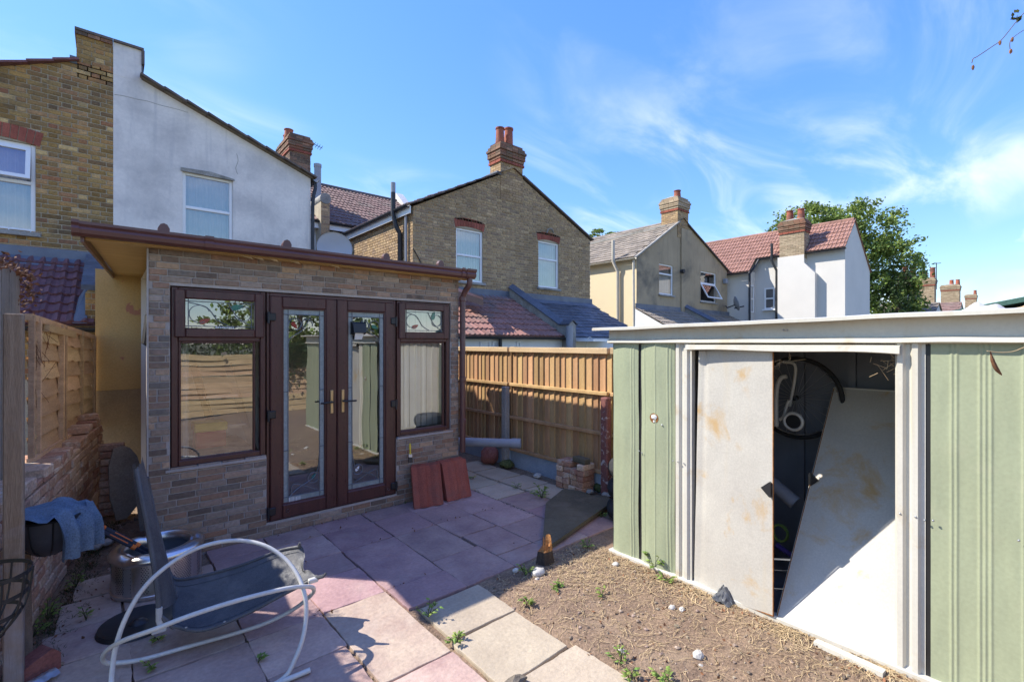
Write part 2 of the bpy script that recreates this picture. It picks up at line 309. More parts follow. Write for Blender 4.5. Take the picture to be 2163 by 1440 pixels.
K['green_felt'] = mat('green_felt', (.07, .14, .11), (.05, .11, .09), ns=3, fine=.2, rough=.9)
K['felt'] = mat('felt', (.12, .12, .12), (.09, .09, .09), ns=3, fine=.2, rough=.9)
K['red_plain'] = mat('red_plain', (.45, .03, .02), (.4, .03, .02), ns=4, rough=.5)
K['purple'] = mat('purple', (.10, .05, .22), (.08, .04, .18), ns=4, rough=.5)

# ------------------------------------------------------------------ mesh builder
ORG = {}
class MB:
    def __init__(s, T=None): s.v = []; s.f = []; s.T = T
    def add(s, pts, faces):
        n = len(s.v)
        for p in pts:
            p = V3(p); s.v.append(s.T @ p if s.T else p)
        for f in faces: s.f.append([i + n for i in f])
        return s
    def face(s, pts): return s.add(pts, [list(range(len(pts)))])
    def box(s, x0, x1, y0, y1, z0, z1):
        return s.add([(x0, y0, z0), (x1, y0, z0), (x1, y1, z0), (x0, y1, z0), (x0, y0, z1), (x1, y0, z1), (x1, y1, z1), (x0, y1, z1)],
                     [[3, 2, 1, 0], [4, 5, 6, 7], [0, 1, 5, 4], [1, 2, 6, 5], [2, 3, 7, 6], [3, 0, 4, 7]])
    def cbox(s, x0, x1, y0, y1, z0, z1, c=.005):
        """box with chamfered edges"""
        P = []; 
        for (x, sx) in ((x0, 1), (x1, -1)):
            for (y, sy) in ((y0, 1), (y1, -1)):
                for (z, sz) in ((z0, 1), (z1, -1)):
                    P += [(x, y + sy * c, z + sz * c), (x + sx * c, y, z + sz * c), (x + sx * c, y + sy * c, z)]
        def ix(i, j, k, a): return (i * 4 + j * 2 + k) * 3 + a
        F = [[ix(0, 0, 0, 0), ix(0, 0, 1, 0), ix(0, 1, 1, 0), ix(0, 1, 0, 0)], [ix(1, 0, 0, 0), ix(1, 1, 0, 0), ix(1, 1, 1, 0), ix(1, 0, 1, 0)],
             [ix(0, 0, 0, 1), ix(1, 0, 0, 1), ix(1, 0, 1, 1), ix(0, 0, 1, 1)], [ix(0, 1, 0, 1), ix(0, 1, 1, 1), ix(1, 1, 1, 1), ix(1, 1, 0, 1)],
             [ix(0, 0, 0, 2), ix(0, 1, 0, 2), ix(1, 1, 0, 2), ix(1, 0, 0, 2)], [ix(0, 0, 1, 2), ix(1, 0, 1, 2), ix(1, 1, 1, 2), ix(0, 1, 1, 2)]]
        for i in (0, 1):
            for j in (0, 1):
                F.append([ix(i, j, 0, 0), ix(i, j, 0, 1), ix(i, j, 1, 1), ix(i, j, 1, 0)])
                F.append([ix(i, 0, j, 0), ix(i, 0, j, 2), ix(i, 1, j, 2), ix(i, 1, j, 0)])
                F.append([ix(0, i, j, 1), ix(0, i, j, 2), ix(1, i, j, 2), ix(1, i, j, 1)])
                for k in (0, 1): F.append([ix(i, j, k, 0), ix(i, j, k, 1), ix(i, j, k, 2)])
        return s.add(P, F)
    def beam(s, a, b, w, h, up=(0, 0, 1)):
        a = V3(a); b = V3(b); d = (b - a).normalized(); up = V3(up)
        x = d.cross(up); x = x.normalized() if x.length > 1e-6 else V3((1, 0, 0)); y = x.cross(d).normalized()
        P = [q + x * sx * w / 2 + y * sy * h / 2 for q in (a, b) for sx, sy in ((-1, -1), (1, -1), (1, 1), (-1, 1))]
        return s.add(P, [[3, 2, 1, 0], [4, 5, 6, 7], [0, 1, 5, 4], [1, 2, 6, 5], [2, 3, 7, 6], [3, 0, 4, 7]])
    def prism(s, pts, d):
        n = len(pts); d = V3(d); P = [V3(p) for p in pts] + [V3(p) + d for p in pts]
        return s.add(P, [list(range(n))[::-1], list(range(n, 2 * n))] + [[i, (i + 1) % n, n + (i + 1) % n, n + i] for i in range(n)])
    def tube(s, pts, r, n=8, closed=False, caps=True):
        pts = [V3(p) for p in pts]; m = len(pts); P = []; up = None
        for i, p in enumerate(pts):
            if closed: d = pts[(i + 1) % m] - pts[i - 1]
            else: d = pts[min(i + 1, m - 1)] - pts[max(i - 1, 0)]
            d.normalize()
            if up is None: up = V3((0, 0, 1)) if abs(d.z) < .9 else V3((1, 0, 0))
            x = d.cross(up).normalized(); up = x.cross(d).normalized()
            rr = r[i] if isinstance(r, (list, tuple)) else r
            for k in range(n):
                a = 2 * math.pi * k / n
                P.append(p + (x * math.cos(a) + up * math.sin(a)) * rr)
        F = []
        for i in range(m if closed else m - 1):
            j = (i + 1) % m
            for k in range(n): F.append([i * n + k, i * n + (k + 1) % n, j * n + (k + 1) % n, j * n + k])
        if caps and not closed: F += [list(range(n))[::-1], list(range((m - 1) * n, m * n))]
        return s.add(P, F)
    def lathe(s, prof, c=(0, 0, 0), n=24, M=None, wav=None):
        P = []; F = []; m = len(prof); c = V3(c)
        for r, z in prof:
            for k in range(n):
                a = 2 * math.pi * k / n; q = V3((r * math.cos(a), r * math.sin(a), z))
                if wav: q = wav(q, a)
                P.append(c + (M @ q if M else q))
        for i in range(m - 1):
            for k in range(n): F.append([i * n + k, i * n + (k + 1) % n, (i + 1) * n + (k + 1) % n, (i + 1) * n + k])
        return s.add(P, F)
    def grid(s, fn, nu, nv):
        P = [fn(i / nu, j / nv) for j in range(nv + 1) for i in range(nu + 1)]
        F = [[j * (nu + 1) + i, j * (nu + 1) + i + 1, (j + 1) * (nu + 1) + i + 1, (j + 1) * (nu + 1) + i] for j in range(nv) for i in range(nu)]
        return s.add(P, F)
    def blob(s, c, rx, ry, rz, seed=0, amp=.25, fr=1.6, sub=2):
        bm = bmesh.new(); bmesh.ops.create_icosphere(bm, subdivisions=sub, radius=1); P = []
        for v in bm.verts:
            k = 1 + amp * noise.noise(v.co * fr + V3((seed * 3.7, seed * 1.3, 0)))
            P.append(V3(c) + V3((v.co.x * rx * k, v.co.y * ry * k, v.co.z * rz * k)))
        F = [[v.index for v in f.verts] for f in bm.faces]; bm.free()
        return s.add(P, F)
    def mesh(s, name, org=V3((0, 0, 0)), smooth=False, sharp=40):
        me = bpy.data.meshes.new(name)
        me.from_pydata([tuple(p - org) for p in s.v], [], s.f)
        if smooth:
            me.polygons.foreach_set('use_smooth', [True] * len(me.polygons))
            me.set_sharp_from_angle(angle=rad(sharp))
        me.update()
        return me
    def build(s, name, m, parent=None, smooth=False, sharp=40, base=None):
        if isinstance(m, str): m = K[m]
        org = ORG.get(parent.name, V3((0, 0, 0))) if parent else (V3(base) if base is not None else V3((0, 0, 0)))
        me = s.mesh(name, org, smooth, sharp); me.materials.append(m)
        o = bpy.data.objects.new(name, me); COL.objects.link(o)
        if parent: o.parent = parent
        else: o.location = org
        ORG[o.name] = org
        return o
def tag(o, label=None, cat=None, group=None, kind=None):
    if label: o['label'] = label
    if cat: o['category'] = cat
    if group: o['group'] = group
    if kind or cat: o['kind'] = kind or 'thing'
    return o
def thing(name, label, cat, loc=(0, 0, 0), group=None):
    o = bpy.data.objects.new(name, None); COL.objects.link(o); o.location = loc; o.empty_display_size = .1
    ORG[o.name] = V3(loc)
    return tag(o, label, cat, group)
def place(name, me, parent, M):
    """a piece that shares its mesh; M is its matrix in the place"""
    o = bpy.data.objects.new(name, me); COL.objects.link(o)
    org = ORG.get(parent.name, V3((0, 0, 0))) if parent else V3((0, 0, 0))
    o.matrix_basis = Matrix.Translation(-org) @ M
    if parent: o.parent = parent
    ORG[o.name] = org
    return o
def axes(O, U, Vv, Nn):
    return Matrix(((U[0], Vv[0], Nn[0], O[0]), (U[1], Vv[1], Nn[1], O[1]), (U[2], Vv[2], Nn[2], O[2]), (0, 0, 0, 1)))
def crom(pts, k=5, closed=False):
    P = [V3(p) for p in pts]; n = len(P); out = []
    for i in range(n if closed else n - 1):
        p0, p1, p2, p3 = (P[(i - 1) % n], P[i], P[(i + 1) % n], P[(i + 2) % n]) if closed else (P[max(i - 1, 0)], P[i], P[i + 1], P[min(i + 2, n - 1)])
        for j in range(k):
            t = j / k
            out.append(.5 * ((2 * p1) + (p2 - p0) * t + (2 * p0 - 5 * p1 + 4 * p2 - p3) * t * t + (3 * p1 - p0 - 3 * p2 + p3) * t ** 3))
    if not closed: out.append(P[-1])
    return out

# ------------------------------------------------------------------ pieces: bricks and tiles
def clip_poly(p, poly):
    """convex clip of polygon p by convex CCW poly"""
    for i in range(len(poly)):
        a, b = poly[i], poly[(i + 1) % len(poly)]
        def side(q): return (b[0] - a[0]) * (q[1] - a[1]) - (b[1] - a[1]) * (q[0] - a[0])
        o = []
        for k in range(len(p)):
            c, d = p[k], p[(k + 1) % len(p)]; sc, sd = side(c), side(d)
            if sc >= 0: o.append(c)
            if sc * sd < 0:
                t = sc / (sc - sd); o.append((c[0] + (d[0] - c[0]) * t, c[1] + (d[1] - c[1]) * t))
        p = o
        if len(p) < 3: return []
    return p
def area(p): return .5 * sum(p[i][0] * p[(i + 1) % len(p)][1] - p[(i + 1) % len(p)][0] * p[i][1] for i in range(len(p)))
MC = {}
def brick_mesh(w, h, d, c, m):
    key = ('b', round(w, 3), round(h, 3), d, c, m)
    if key not in MC:
        b = MB(); w = round(w, 3); h = round(h, 3)
        b.add([(0, 0.01, 0), (w, 0.01, 0), (w, 0.01, h), (0, 0.01, h), (0, -d + c, 0), (w, -d + c, 0), (w, -d + c, h), (0, -d + c, h),
               (c, -d, c), (w - c, -d, c), (w - c, -d, h - c), (c, -d, h - c)],
              [[0, 1, 5, 4], [1, 2, 6, 5], [2, 3, 7, 6], [3, 0, 4, 7], [4, 5, 9, 8], [5, 6, 10, 9], [6, 7, 11, 10], [7, 4, 8, 11], [8, 9, 10, 11]])
        me = b.mesh('brick'); me.materials.append(K[m]); MC[key] = me
    return MC[key]
def bricks(parent, O, U, Nn, poly, holes, m, bl=.215, bh=.065, j=.010, bond='flemish', limit=300, proud=.008, c=.003, jit=0.0, seed=1, wild=None, key=None, hide=None):
    rr = random.Random(seed); U = V3(U); Nn = V3(Nn); O = V3(O)
    us = [p[0] for p in poly]; vs_ = [p[1] for p in poly]; u0, u1, v0, v1 = min(us), max(us), min(vs_), max(vs_)
    out = []; v = v0; row = 0
    while v < v1:
        if wild: x = u0 - rr.random() * wild[1]
        elif bond == 'flemish': x = u0 - (0 if row % 2 else .16)
        else: x = u0 - (0 if row % 2 else (bl + j) / 2)
        k = 0; h = min(bh, v1 - v)
        if h < .015: break
        while x < u1:
            w = rr.choice(wild) if wild else (bl if (bond != 'flemish' or k % 2 == 0) else .1025)
            segs = [(max(x, u0), min(x + w, u1))]
            for (a, b, cc, d) in holes:
                if v + h * .5 > cc and v + h * .5 < d:
                    ns_ = []
                    for (s0, s1) in segs:
                        if s1 <= a or s0 >= b: ns_.append((s0, s1)); continue
                        if s0 < a: ns_.append((s0, a - .004))
                        if s1 > b: ns_.append((b + .004, s1))
                    segs = ns_
            for s0, s1 in segs:
                if s1 - s0 < .02: continue
                p = clip_poly([(s0, v), (s1, v), (s1, v + h), (s0, v + h)], poly)
                if len(p) >= 3 and area(p) > .0006:
                    full = len(p) == 4 and abs(area(p) - (s1 - s0) * h) < 1e-6
                    out.append((p, full))
            x += w + j; k += 1
        v += bh + j; row += 1
    def wpos(p): return O + U * (sum(q[0] for q in p) / len(p)) + V3((0, 0, sum(q[1] for q in p) / len(p)))
    if hide: out = [e for e in out if not hide(wpos(e[0]))]
    kf = key or (lambda q: (q - EYE).length)
    out.sort(key=lambda e: (0 if e[1] else 1, kf(wpos(e[0]))))
    rest = MB(axes(O, U, -Nn, (0, 0, 1)))
    for i, (p, full) in enumerate(out):
        if i < limit and full:
            w = p[1][0] - p[0][0]; h = p[2][1] - p[1][1]
            q = O + U * p[0][0] + V3((0, 0, p[0][1])) + Nn * (rr.random() * jit)
            M = axes(q, U, -Nn, (0, 0, 1))
            if jit: M = M @ Matrix.Rotation(rr.uniform(-.03, .03), 4, 'Z') @ Matrix.Rotation(rr.uniform(-.015, .015), 4, 'Y')
            place('brick', brick_mesh(w, h, proud, c, m), parent, M)
        else:
            rest.prism([(q[0], -proud, q[1]) for q in p], (0, proud + .01, 0))
    if rest.v: tag(rest.build('brickwork', m, parent), kind='stuff')
def tile_mesh(kind, tw, tl, m):
    key = ('t', kind, round(tw, 3), round(tl, 3), m)
    if key in MC: return MC[key]
    b = MB(); ov = tl * 1.18
    if kind == 'roll':                      # double roll interlocking tile
        n = 10; prof = []
        for i in range(n + 1):
            t = i / n; prof.append((t * tw, .028 * (max(0, math.sin(t * 4 * math.pi - .6)) ** 1.0)))
        for i in range(n):
            (xa, ha), (xb, hb) = prof[i], prof[i + 1]
            b.face([(xa, 0, ha + .036), (xb, 0, hb + .036), (xb, ov, hb + .004), (xa, ov, ha + .004)])
            b.face([(xa, .002, 0), (xb, .002, 0), (xb, 0, hb + .036), (xa, 0, ha + .036)])
    else:
        g = .004; th = .012 if kind == 'slate' else .018
        b.add([(g, 0, 0), (tw - g, 0, 0), (tw - g, 0, th * 2), (g, 0, th * 2), (g, ov, 0), (tw - g, ov, 0), (tw - g, ov, th * .6), (g, ov, th * .6)],
              [[0, 1, 2, 3], [3, 2, 6, 7], [1, 5, 6, 2], [4, 0, 3, 7]])
    me = b.mesh('tile'); me.materials.append(K[m]); MC[key] = me
    return me
def tiles(parent, O, U, Sd, width, length, tw, gauge, m, kind='roll', limit=300, name='tile', seed=3, hide=None, gap=0):
    rr = random.Random(seed); O = V3(O); U = V3(U).normalized(); Sd = V3(Sd).normalized(); Nn = U.cross(Sd)
    nx = max(1, round(width / tw)); tw = width / nx; ny = max(1, round(length / gauge)); g = length / ny
    me = tile_mesh(kind, tw, g, m); spots = []
    for j in range(ny):
        st = 0 if (kind == 'roll' or j % 2 == 0) else -.5
        for i in range(nx + (1 if st else 0)):
            x = (i + st) * tw
            if x < -.01 or x + tw > width + .01:
                continue
            q = O + U * x + Sd * (j * g)
            if hide and hide(q): continue
            spots.append(q)
    spots.sort(key=lambda q: (q - EYE).length)
    rest = MB()
    for i, q in enumerate(spots):
        M = axes(q, U, Sd, Nn) @ Matrix.Translation((rr.uniform(-.003, .003), rr.uniform(-.006, .006), rr.uniform(0, .009))) @ Matrix.Rotation(rr.uniform(-.016, .016), 4, 'Z') @ Matrix.Rotation(rr.uniform(-.018, .018), 4, 'Y')
        if i < limit: place(name, me, parent, M)
        else:
            rest.add([M @ v.co for v in me.vertices], [list(p.vertices) for p in me.polygons])
    if rest.v: tag(rest.build('roof_tiling', m, parent), kind='stuff')

# ------------------------------------------------------------------ building pieces
def holed(mb, x0, x1, z0, z1, Y, holes, depth=.10):
    """upright sheet facing -Y with rectangular openings and their reveals"""
    xs = sorted({x0, x1, *[h[0] for h in holes], *[h[1] for h in holes]}); zs = sorted({z0, z1, *[h[2] for h in holes], *[h[3] for h in holes]})
    xs = [x for x in xs if x0 <= x <= x1]; zs = [z for z in zs if z0 <= z <= z1]
    for i in range(len(xs) - 1):
        for k in range(len(zs) - 1):
            cx_, cz = (xs[i] + xs[i + 1]) / 2, (zs[k] + zs[k + 1]) / 2
            if any(h[0] < cx_ < h[1] and h[2] < cz < h[3] for h in holes): continue
            mb.face([(xs[i], Y, zs[k]), (xs[i + 1], Y, zs[k]), (xs[i + 1], Y, zs[k + 1]), (xs[i], Y, zs[k + 1])])
    for (a, b, c, d) in holes:
        for p, q in (((a, c), (a, d)), ((a, d), (b, d)), ((b, d), (b, c)), ((b, c), (a, c))):
            mb.face([(p[0], Y, p[1]), (q[0], Y, q[1]), (q[0], Y + depth, q[1]), (p[0], Y + depth, p[1])])
def window(parent, x0, x1, z0, z1, Y, split=None, T=None, m='upvc', fw=.055, glass='glass_far', curtain=None, room=True, sill=None, tilt=None, openlight=None):
    """frame (> pane, casement, curtain) set in an opening of a wall facing -Y"""
    f = MB(T); d = .06; y = Y + .035
    f.cbox(x0, x0 + fw, y, y + d, z0, z1, .006); f.cbox(x1 - fw, x1, y, y + d, z0, z1, .006)
    f.cbox(x0 + fw, x1 - fw, y, y + d, z1 - fw, z1, .006); f.cbox(x0 + fw, x1 - fw, y, y + d, z0, z0 + fw, .006)
    zs = z0 + (z1 - z0) * split if split else None
    if zs: f.cbox(x0 + fw, x1 - fw, y - .004, y + d, zs - fw * .5, zs + fw * .5, .006)
    w = f.build('window', m, parent)
    lights = [(z0 + fw, (zs - fw * .5) if zs else z1 - fw)] + ([(zs + fw * .5, z1 - fw)] if zs else [])
    for i, (a, b) in enumerate(lights):
        if openlight is not None and i == openlight[0]:
            ang = openlight[1]; piv = b                     # top-hung casement pushed out at the bottom
            def tp(x, yy, z):
                dz = z - piv; yy2 = yy
                return (x, y + .01 + dz * math.sin(ang) + (yy2) * math.cos(ang), piv + dz * math.cos(ang) - yy2 * math.sin(ang))
            cs = MB(T)
            for (p, q, r_, s_) in ((x0 + fw, x0 + 2 * fw, a, b), (x1 - 2 * fw, x1 - fw, a, b), (x0 + 2 * fw, x1 - 2 * fw, b - fw, b), (x0 + 2 * fw, x1 - 2 * fw, a, a + fw)):
                cs.add([tp(p, -.02, r_), tp(q, -.02, r_), tp(q, -.02, s_), tp(p, -.02, s_), tp(p, .02, r_), tp(q, .02, r_), tp(q, .02, s_), tp(p, .02, s_)],
                       [[0, 1, 2, 3], [7, 6, 5, 4], [0, 4, 5, 1], [1, 5, 6, 2], [2, 6, 7, 3], [3, 7, 4, 0]])
            cs.build('casement', m, w)
            g = MB(T).face([tp(x0 + 2 * fw, 0, a + fw), tp(x1 - 2 * fw, 0, a + fw), tp(x1 - 2 * fw, 0, b - fw), tp(x0 + 2 * fw, 0, b - fw)])
            g.build('pane', glass, w)
            continue
        MB(T).face([(x0 + fw, y + .03, a), (x1 - fw, y + .03, a), (x1 - fw, y + .03, b), (x0 + fw, y + .03, b)]).build('pane', glass, w)
    if curtain:
        cx0, cx1 = curtain
        def cf_(u, v): return (cx0 + (cx1 - cx0) * u, y + .13 + .018 * math.sin(u * (cx1 - cx0) * 75), z0 + (z1 - z0) * v)
        MB(T).grid(cf_, 48, 1).build('curtain', 'curtain', w, smooth=True)
    if room:
        r = MB(T); D = .7
        r.face([(x0, y + D, z0), (x1, y + D, z0), (x1, y + D, z1), (x0, y + D, z1)])
        r.face([(x0, y + d, z0), (x0, y + D, z0), (x0, y + D, z1), (x0, y + d, z1)]); r.face([(x1, y + d, z0), (x1, y + D, z0), (x1, y + D, z1), (x1, y + d, z1)])
        r.face([(x0, y + d, z1), (x1, y + d, z1), (x1, y + D, z1), (x0, y + D, z1)]); r.face([(x0, y + d, z0), (x1, y + d, z0), (x1, y + D, z0), (x0, y + D, z0)])
        r.build('room_lining', 'room_wall' if room == 'pale' else 'room_dark', w)
    if sill: MB(T).cbox(x0 - .06, x1 + .06, Y - .07, Y + .04, z0 - .07, z0 - .004, .006).build('sill', sill, w)
    return w
def arch(parent, x0, x1, z, Y, h=.23, n=None, rise=.07, m='brick_red', T=None):
    """flat red brick arch: one wedge-shaped brick after another"""
    n = n or max(6, round((x1 - x0) / .078))
    for i in range(n):
        a, b = i / n, (i + 1) / n; g = .005
        def P(t, top):
            x = x0 - .03 + (x1 - x0 + .06) * t; lean = (t - .5) * (.09 if top else 0)
            return (x + lean, z + rise * (1 - (2 * t - 1) ** 2) * (1 if not top else .9) + (h if top else 0) - rise * .5)
        q = [P(a, 0), P(b, 0), P(b, 1), P(a, 1)]
        q = [(q[0][0] + g, q[0][1]), (q[1][0] - g, q[1][1]), (q[2][0] - g, q[2][1]), (q[3][0] + g, q[3][1])]
        MB(T).prism([(u, Y - .012, v) for u, v in q], (0, .05, 0)).build('brick', m, parent)
def courses(mb, x0, x1, y0, y1, z0, z1, bh=.075, bl=.225, seed=0, proud=.006, T=None):
    """brick faces round a rectangular shaft, joined (too small to pick apart)"""
    rr = random.Random(seed); z = z0; row = 0
    while z < z1 - .02:
        h = min(bh - .01, z1 - z)
        for (ax, a0, a1, fixed, sgn) in (('x', x0, x1, y0, -1), ('x', x0, x1, y1, 1), ('y', y0, y1, x0, -1), ('y', y0, y1, x1, 1)):
            u = a0 - (bl / 2 if row % 2 else 0)
            while u < a1:
                s0, s1 = max(u, a0), min(u + bl - .01, a1)
                if s1 - s0 > .03:
                    p = proud * (.6 + .8 * rr.random())
                    lo, hi = (fixed - p, fixed + .01) if sgn < 0 else (fixed - .01, fixed + p)
                    if ax == 'x': mb.box(s0, s1, lo, hi, z, z + h)
                    else: mb.box(lo, hi, s0, s1, z, z + h)
                u += bl
        z += bh; row += 1
def pot(parent, x, y, z, h, r=.13, m='pot', lean=0.0):
    b = MB(); b.lathe([(r * .95, 0), (r * 1.05, .05), (r, .09), (r * .86, h * .9), (r * 1.0, h * .92), (r * 1.0, h), (r * .75, h), (r * .75, h * .5)], (0, 0, 0), 14,
                      M=Matrix.Rotation(lean, 3, 'Y'))
    b.T = None; b.v = [q + V3((x, y, z)) for q in b.v]
    b.build('chimney_pot', m, parent, smooth=True)
def chimney(parent, x0, x1, y0, y1, z0, z1, pots, m='brick_chimney', core='mortar_tan', cap=True, shaft=None, band='brick_red', seed=5, n_cap=3, capm=None):
    """shaft (> brickwork, cap courses, pots)"""
    zc = z1 - .5 if cap else z1
    sh = MB().box(x0 + .004, x1 - .004, y0 + .004, y1 - .004, z0, z1 - .02).build('chimney', core, parent)
    b = MB()
    if not shaft: courses(b, x0, x1, y0, y1, z0, zc, seed=seed)
    if b.v: tag(b.build('brickwork', m, sh), kind='stuff')
    if cap:
        if band:
            c = MB(); courses(c, x0 - .035, x1 + .035, y0 - .035, y1 + .035, zc - .10, zc - .02, seed=seed + 1); c.box(x0 - .03, x1 + .03, y0 - .03, y1 + .03, zc - .098, zc - .022)
            tag(c.build('band_course', band, sh), kind='stuff')
        c = MB(); z = zc; steps = [.03, .06, .06, .085, .05, .0]
        for i, e in enumerate(steps):
            courses(c, x0 - e, x1 + e, y0 - e, y1 + e, z, z + .08, seed=seed + 2 + i); c.box(x0 - e + .004, x1 + e - .004, y0 - e + .004, y1 + e - .004, z - .004, z + .076); z += .083
        tag(c.build('corbel_courses', capm or m, sh), kind='stuff')
        fl = MB(); cx_, cy_ = (x0 + x1) / 2, (y0 + y1) / 2
        fl.add([(x0, y0, z - .005), (x1, y0, z - .005), (x1, y1, z - .005), (x0, y1, z - .005), (x0 + .12, cy_, z + .07), (x1 - .12, cy_, z + .07)],
               [[0, 1, 5, 4], [1, 2, 5], [2, 3, 4, 5], [3, 0, 4]])
        fl.build('flaunching', 'cement', sh); z1 = z + .02
    for (px_, py_, h, r, ln) in pots: pot(sh, px_, py_, z1 - .03, h, r, lean=ln)
    return sh
def gutter(parent, a, b, r=.055, m='pipe_black', name='gutter', brackets=0):
    """half-round channel from a to b"""
    a = V3(a); b = V3(b); d = (b - a).normalized(); x = d.cross(V3((0, 0, 1))).normalized(); g = MB(); n = 8; P = []
    for q in (a, b):
        for k in range(n + 1):
            t = math.pi * k / n; P.append(q + x * math.cos(t) * r - V3((0, 0, 1)) * math.sin(t) * r)
    for q in (a, b):
        for k in range(n + 1):
            t = math.pi * k / n; P.append(q + x * math.cos(t) * (r - .006) - V3((0, 0, 1)) * math.sin(t) * (r - .006))
    m1 = n + 1; F = []
    for k in range(n): F += [[k, k + 1, m1 + k + 1, m1 + k], [2 * m1 + k + 1, 2 * m1 + k, 3 * m1 + k, 3 * m1 + k + 1], [k, 2 * m1 + k, 2 * m1 + k + 1, k + 1], [m1 + k, m1 + k + 1, 3 * m1 + k + 1, 3 * m1 + k]]
    F += [[0, m1, 3 * m1, 2 * m1], [n, 2 * m1 + n, 3 * m1 + n, m1 + n]]
    g.add(P, F); return g.build(name, m, parent, smooth=True)
def leaves(mb, spots, size, rr, flat=0.0):
    """leaf-sized bent faces, each at its own angle"""
    for q in spots:
        s = size * rr.uniform(.6, 1.3); a = V3((rr.gauss(0, 1), rr.gauss(0, 1), rr.gauss(0, 1) * (1 - flat) + .2)).normalized()
        b_ = a.cross(V3((rr.gauss(0, 1), rr.gauss(0, 1), rr.gauss(0, 1)))).normalized(); c_ = a.cross(b_)
        mb.add([q - b_ * s * .5, q + c_ * s * .32 + a * s * .08, q + b_ * s * .55, q - c_ * s * .32 + a * s * .08], [[0, 1, 2], [0, 2, 3]])
# ================================================================== THE GROUND
g = MB(); g.face([(-900, -900, -.055), (900, -900, -.055), (900, 900, -.055), (-900, 900, -.055)])
tag(g.build('ground', 'ground'), kind='structure')

def soil_z(x, y):
    z = .022 * noise.noise(V3((x * 1.1, y * 1.1, 3))) + .012 * noise.noise(V3((x * 5, y * 5, 1))) + .006 * noise.noise(V3((x * 17, y * 17, 7)))
    bed = (x > 1.55 and y < 2.86 and not (x < 2.08 and y < 2.8 and y > 1.3))
    if bed:
        e = min(1, max(0, (x - 1.55) * 4), max(0, (2.86 - y) * 5))
        if x < 2.25: e *= max(0, min(1, (x - 2.02) * 5))
        return max(-.045, -.018 + e * .026 + z * .9)
    if x < -.15: return max(-.045, -.012 + z * .8)
    return -.022 + z * .25
so = MB()
so.grid(lambda u, v: (-1.2 + 6.2 * u, -4.2 + 12.2 * v, soil_z(-1.2 + 6.2 * u, -4.2 + 12.2 * v)), 200, 380)
tag(so.build('soil', 'soil', smooth=True, sharp=180), kind='structure')

# patio: every slab a piece of its own
pat = bpy.data.objects.new('patio', None); COL.objects.link(pat); tag(pat, kind='structure'); ORG['patio'] = V3((0, 0, 0))
def slab(x0, x1, y0, y1, m='slab_plum', seed=0, skew=0.008, z=0.0, cut=None):
    rr = random.Random(seed * 7 + 3); g = .0035
    c = [V3((x0 + g, y0 + g)), V3((x1 - g, y0 + g)), V3((x1 - g, y1 - g)), V3((x0 + g, y1 - g))]
    c = [p + V3((rr.uniform(-skew, skew), rr.uniform(-skew, skew))) for p in c]
    if cut: c = [V3(p) for p in cut]
    cen = sum(c, V3((0, 0))) / len(c); out = []
    for i in range(len(c)):
        a, b = c[i], c[(i + 1) % len(c)]; k = 8
        for j in range(k):
            p = a.lerp(b, j / k); nrm = V3(((b - a).y, -(b - a).x)).normalized()
            e = .0035 * noise.noise(V3((p.x * 13, p.y * 13, seed))) * (2.2 if j else .6)
            if j == 0: p = p + (cen - p).normalized() * .003
            out.append(p + nrm * e)
    tx, ty = rr.uniform(-.006, .006), rr.uniform(-.006, .006)
    def P(p, dz, ins=0.0):
        q = p + (cen - p) * (ins / max(.05, (cen - p).length))
        return V3((q.x, q.y, z + dz + tx * (p.x - cen.x) + ty * (p.y - cen.y)))
    n = len(out); mb = MB()
    rings = [[P(p, -.05) for p in out], [P(p, -.010) for p in out], [P(p, -.002, .0015) for p in out], [P(p, 0, .004) for p in out], [P(p, .0005, .05) for p in out]]
    pts = sum(rings, []); F = []
    for r in range(4):
        for k in range(n): F.append([r * n + k, r * n + (k + 1) % n, (r + 1) * n + (k + 1) % n, (r + 1) * n + k])
    F.append(list(range(4 * n, 5 * n))); mb.add(pts, F)
    return mb.build('slab', m, pat)
XS = [-.02, .20, .63, 1.06, 1.50, 1.98, 2.42, 2.85, 3.30, 3.78, 4.24]
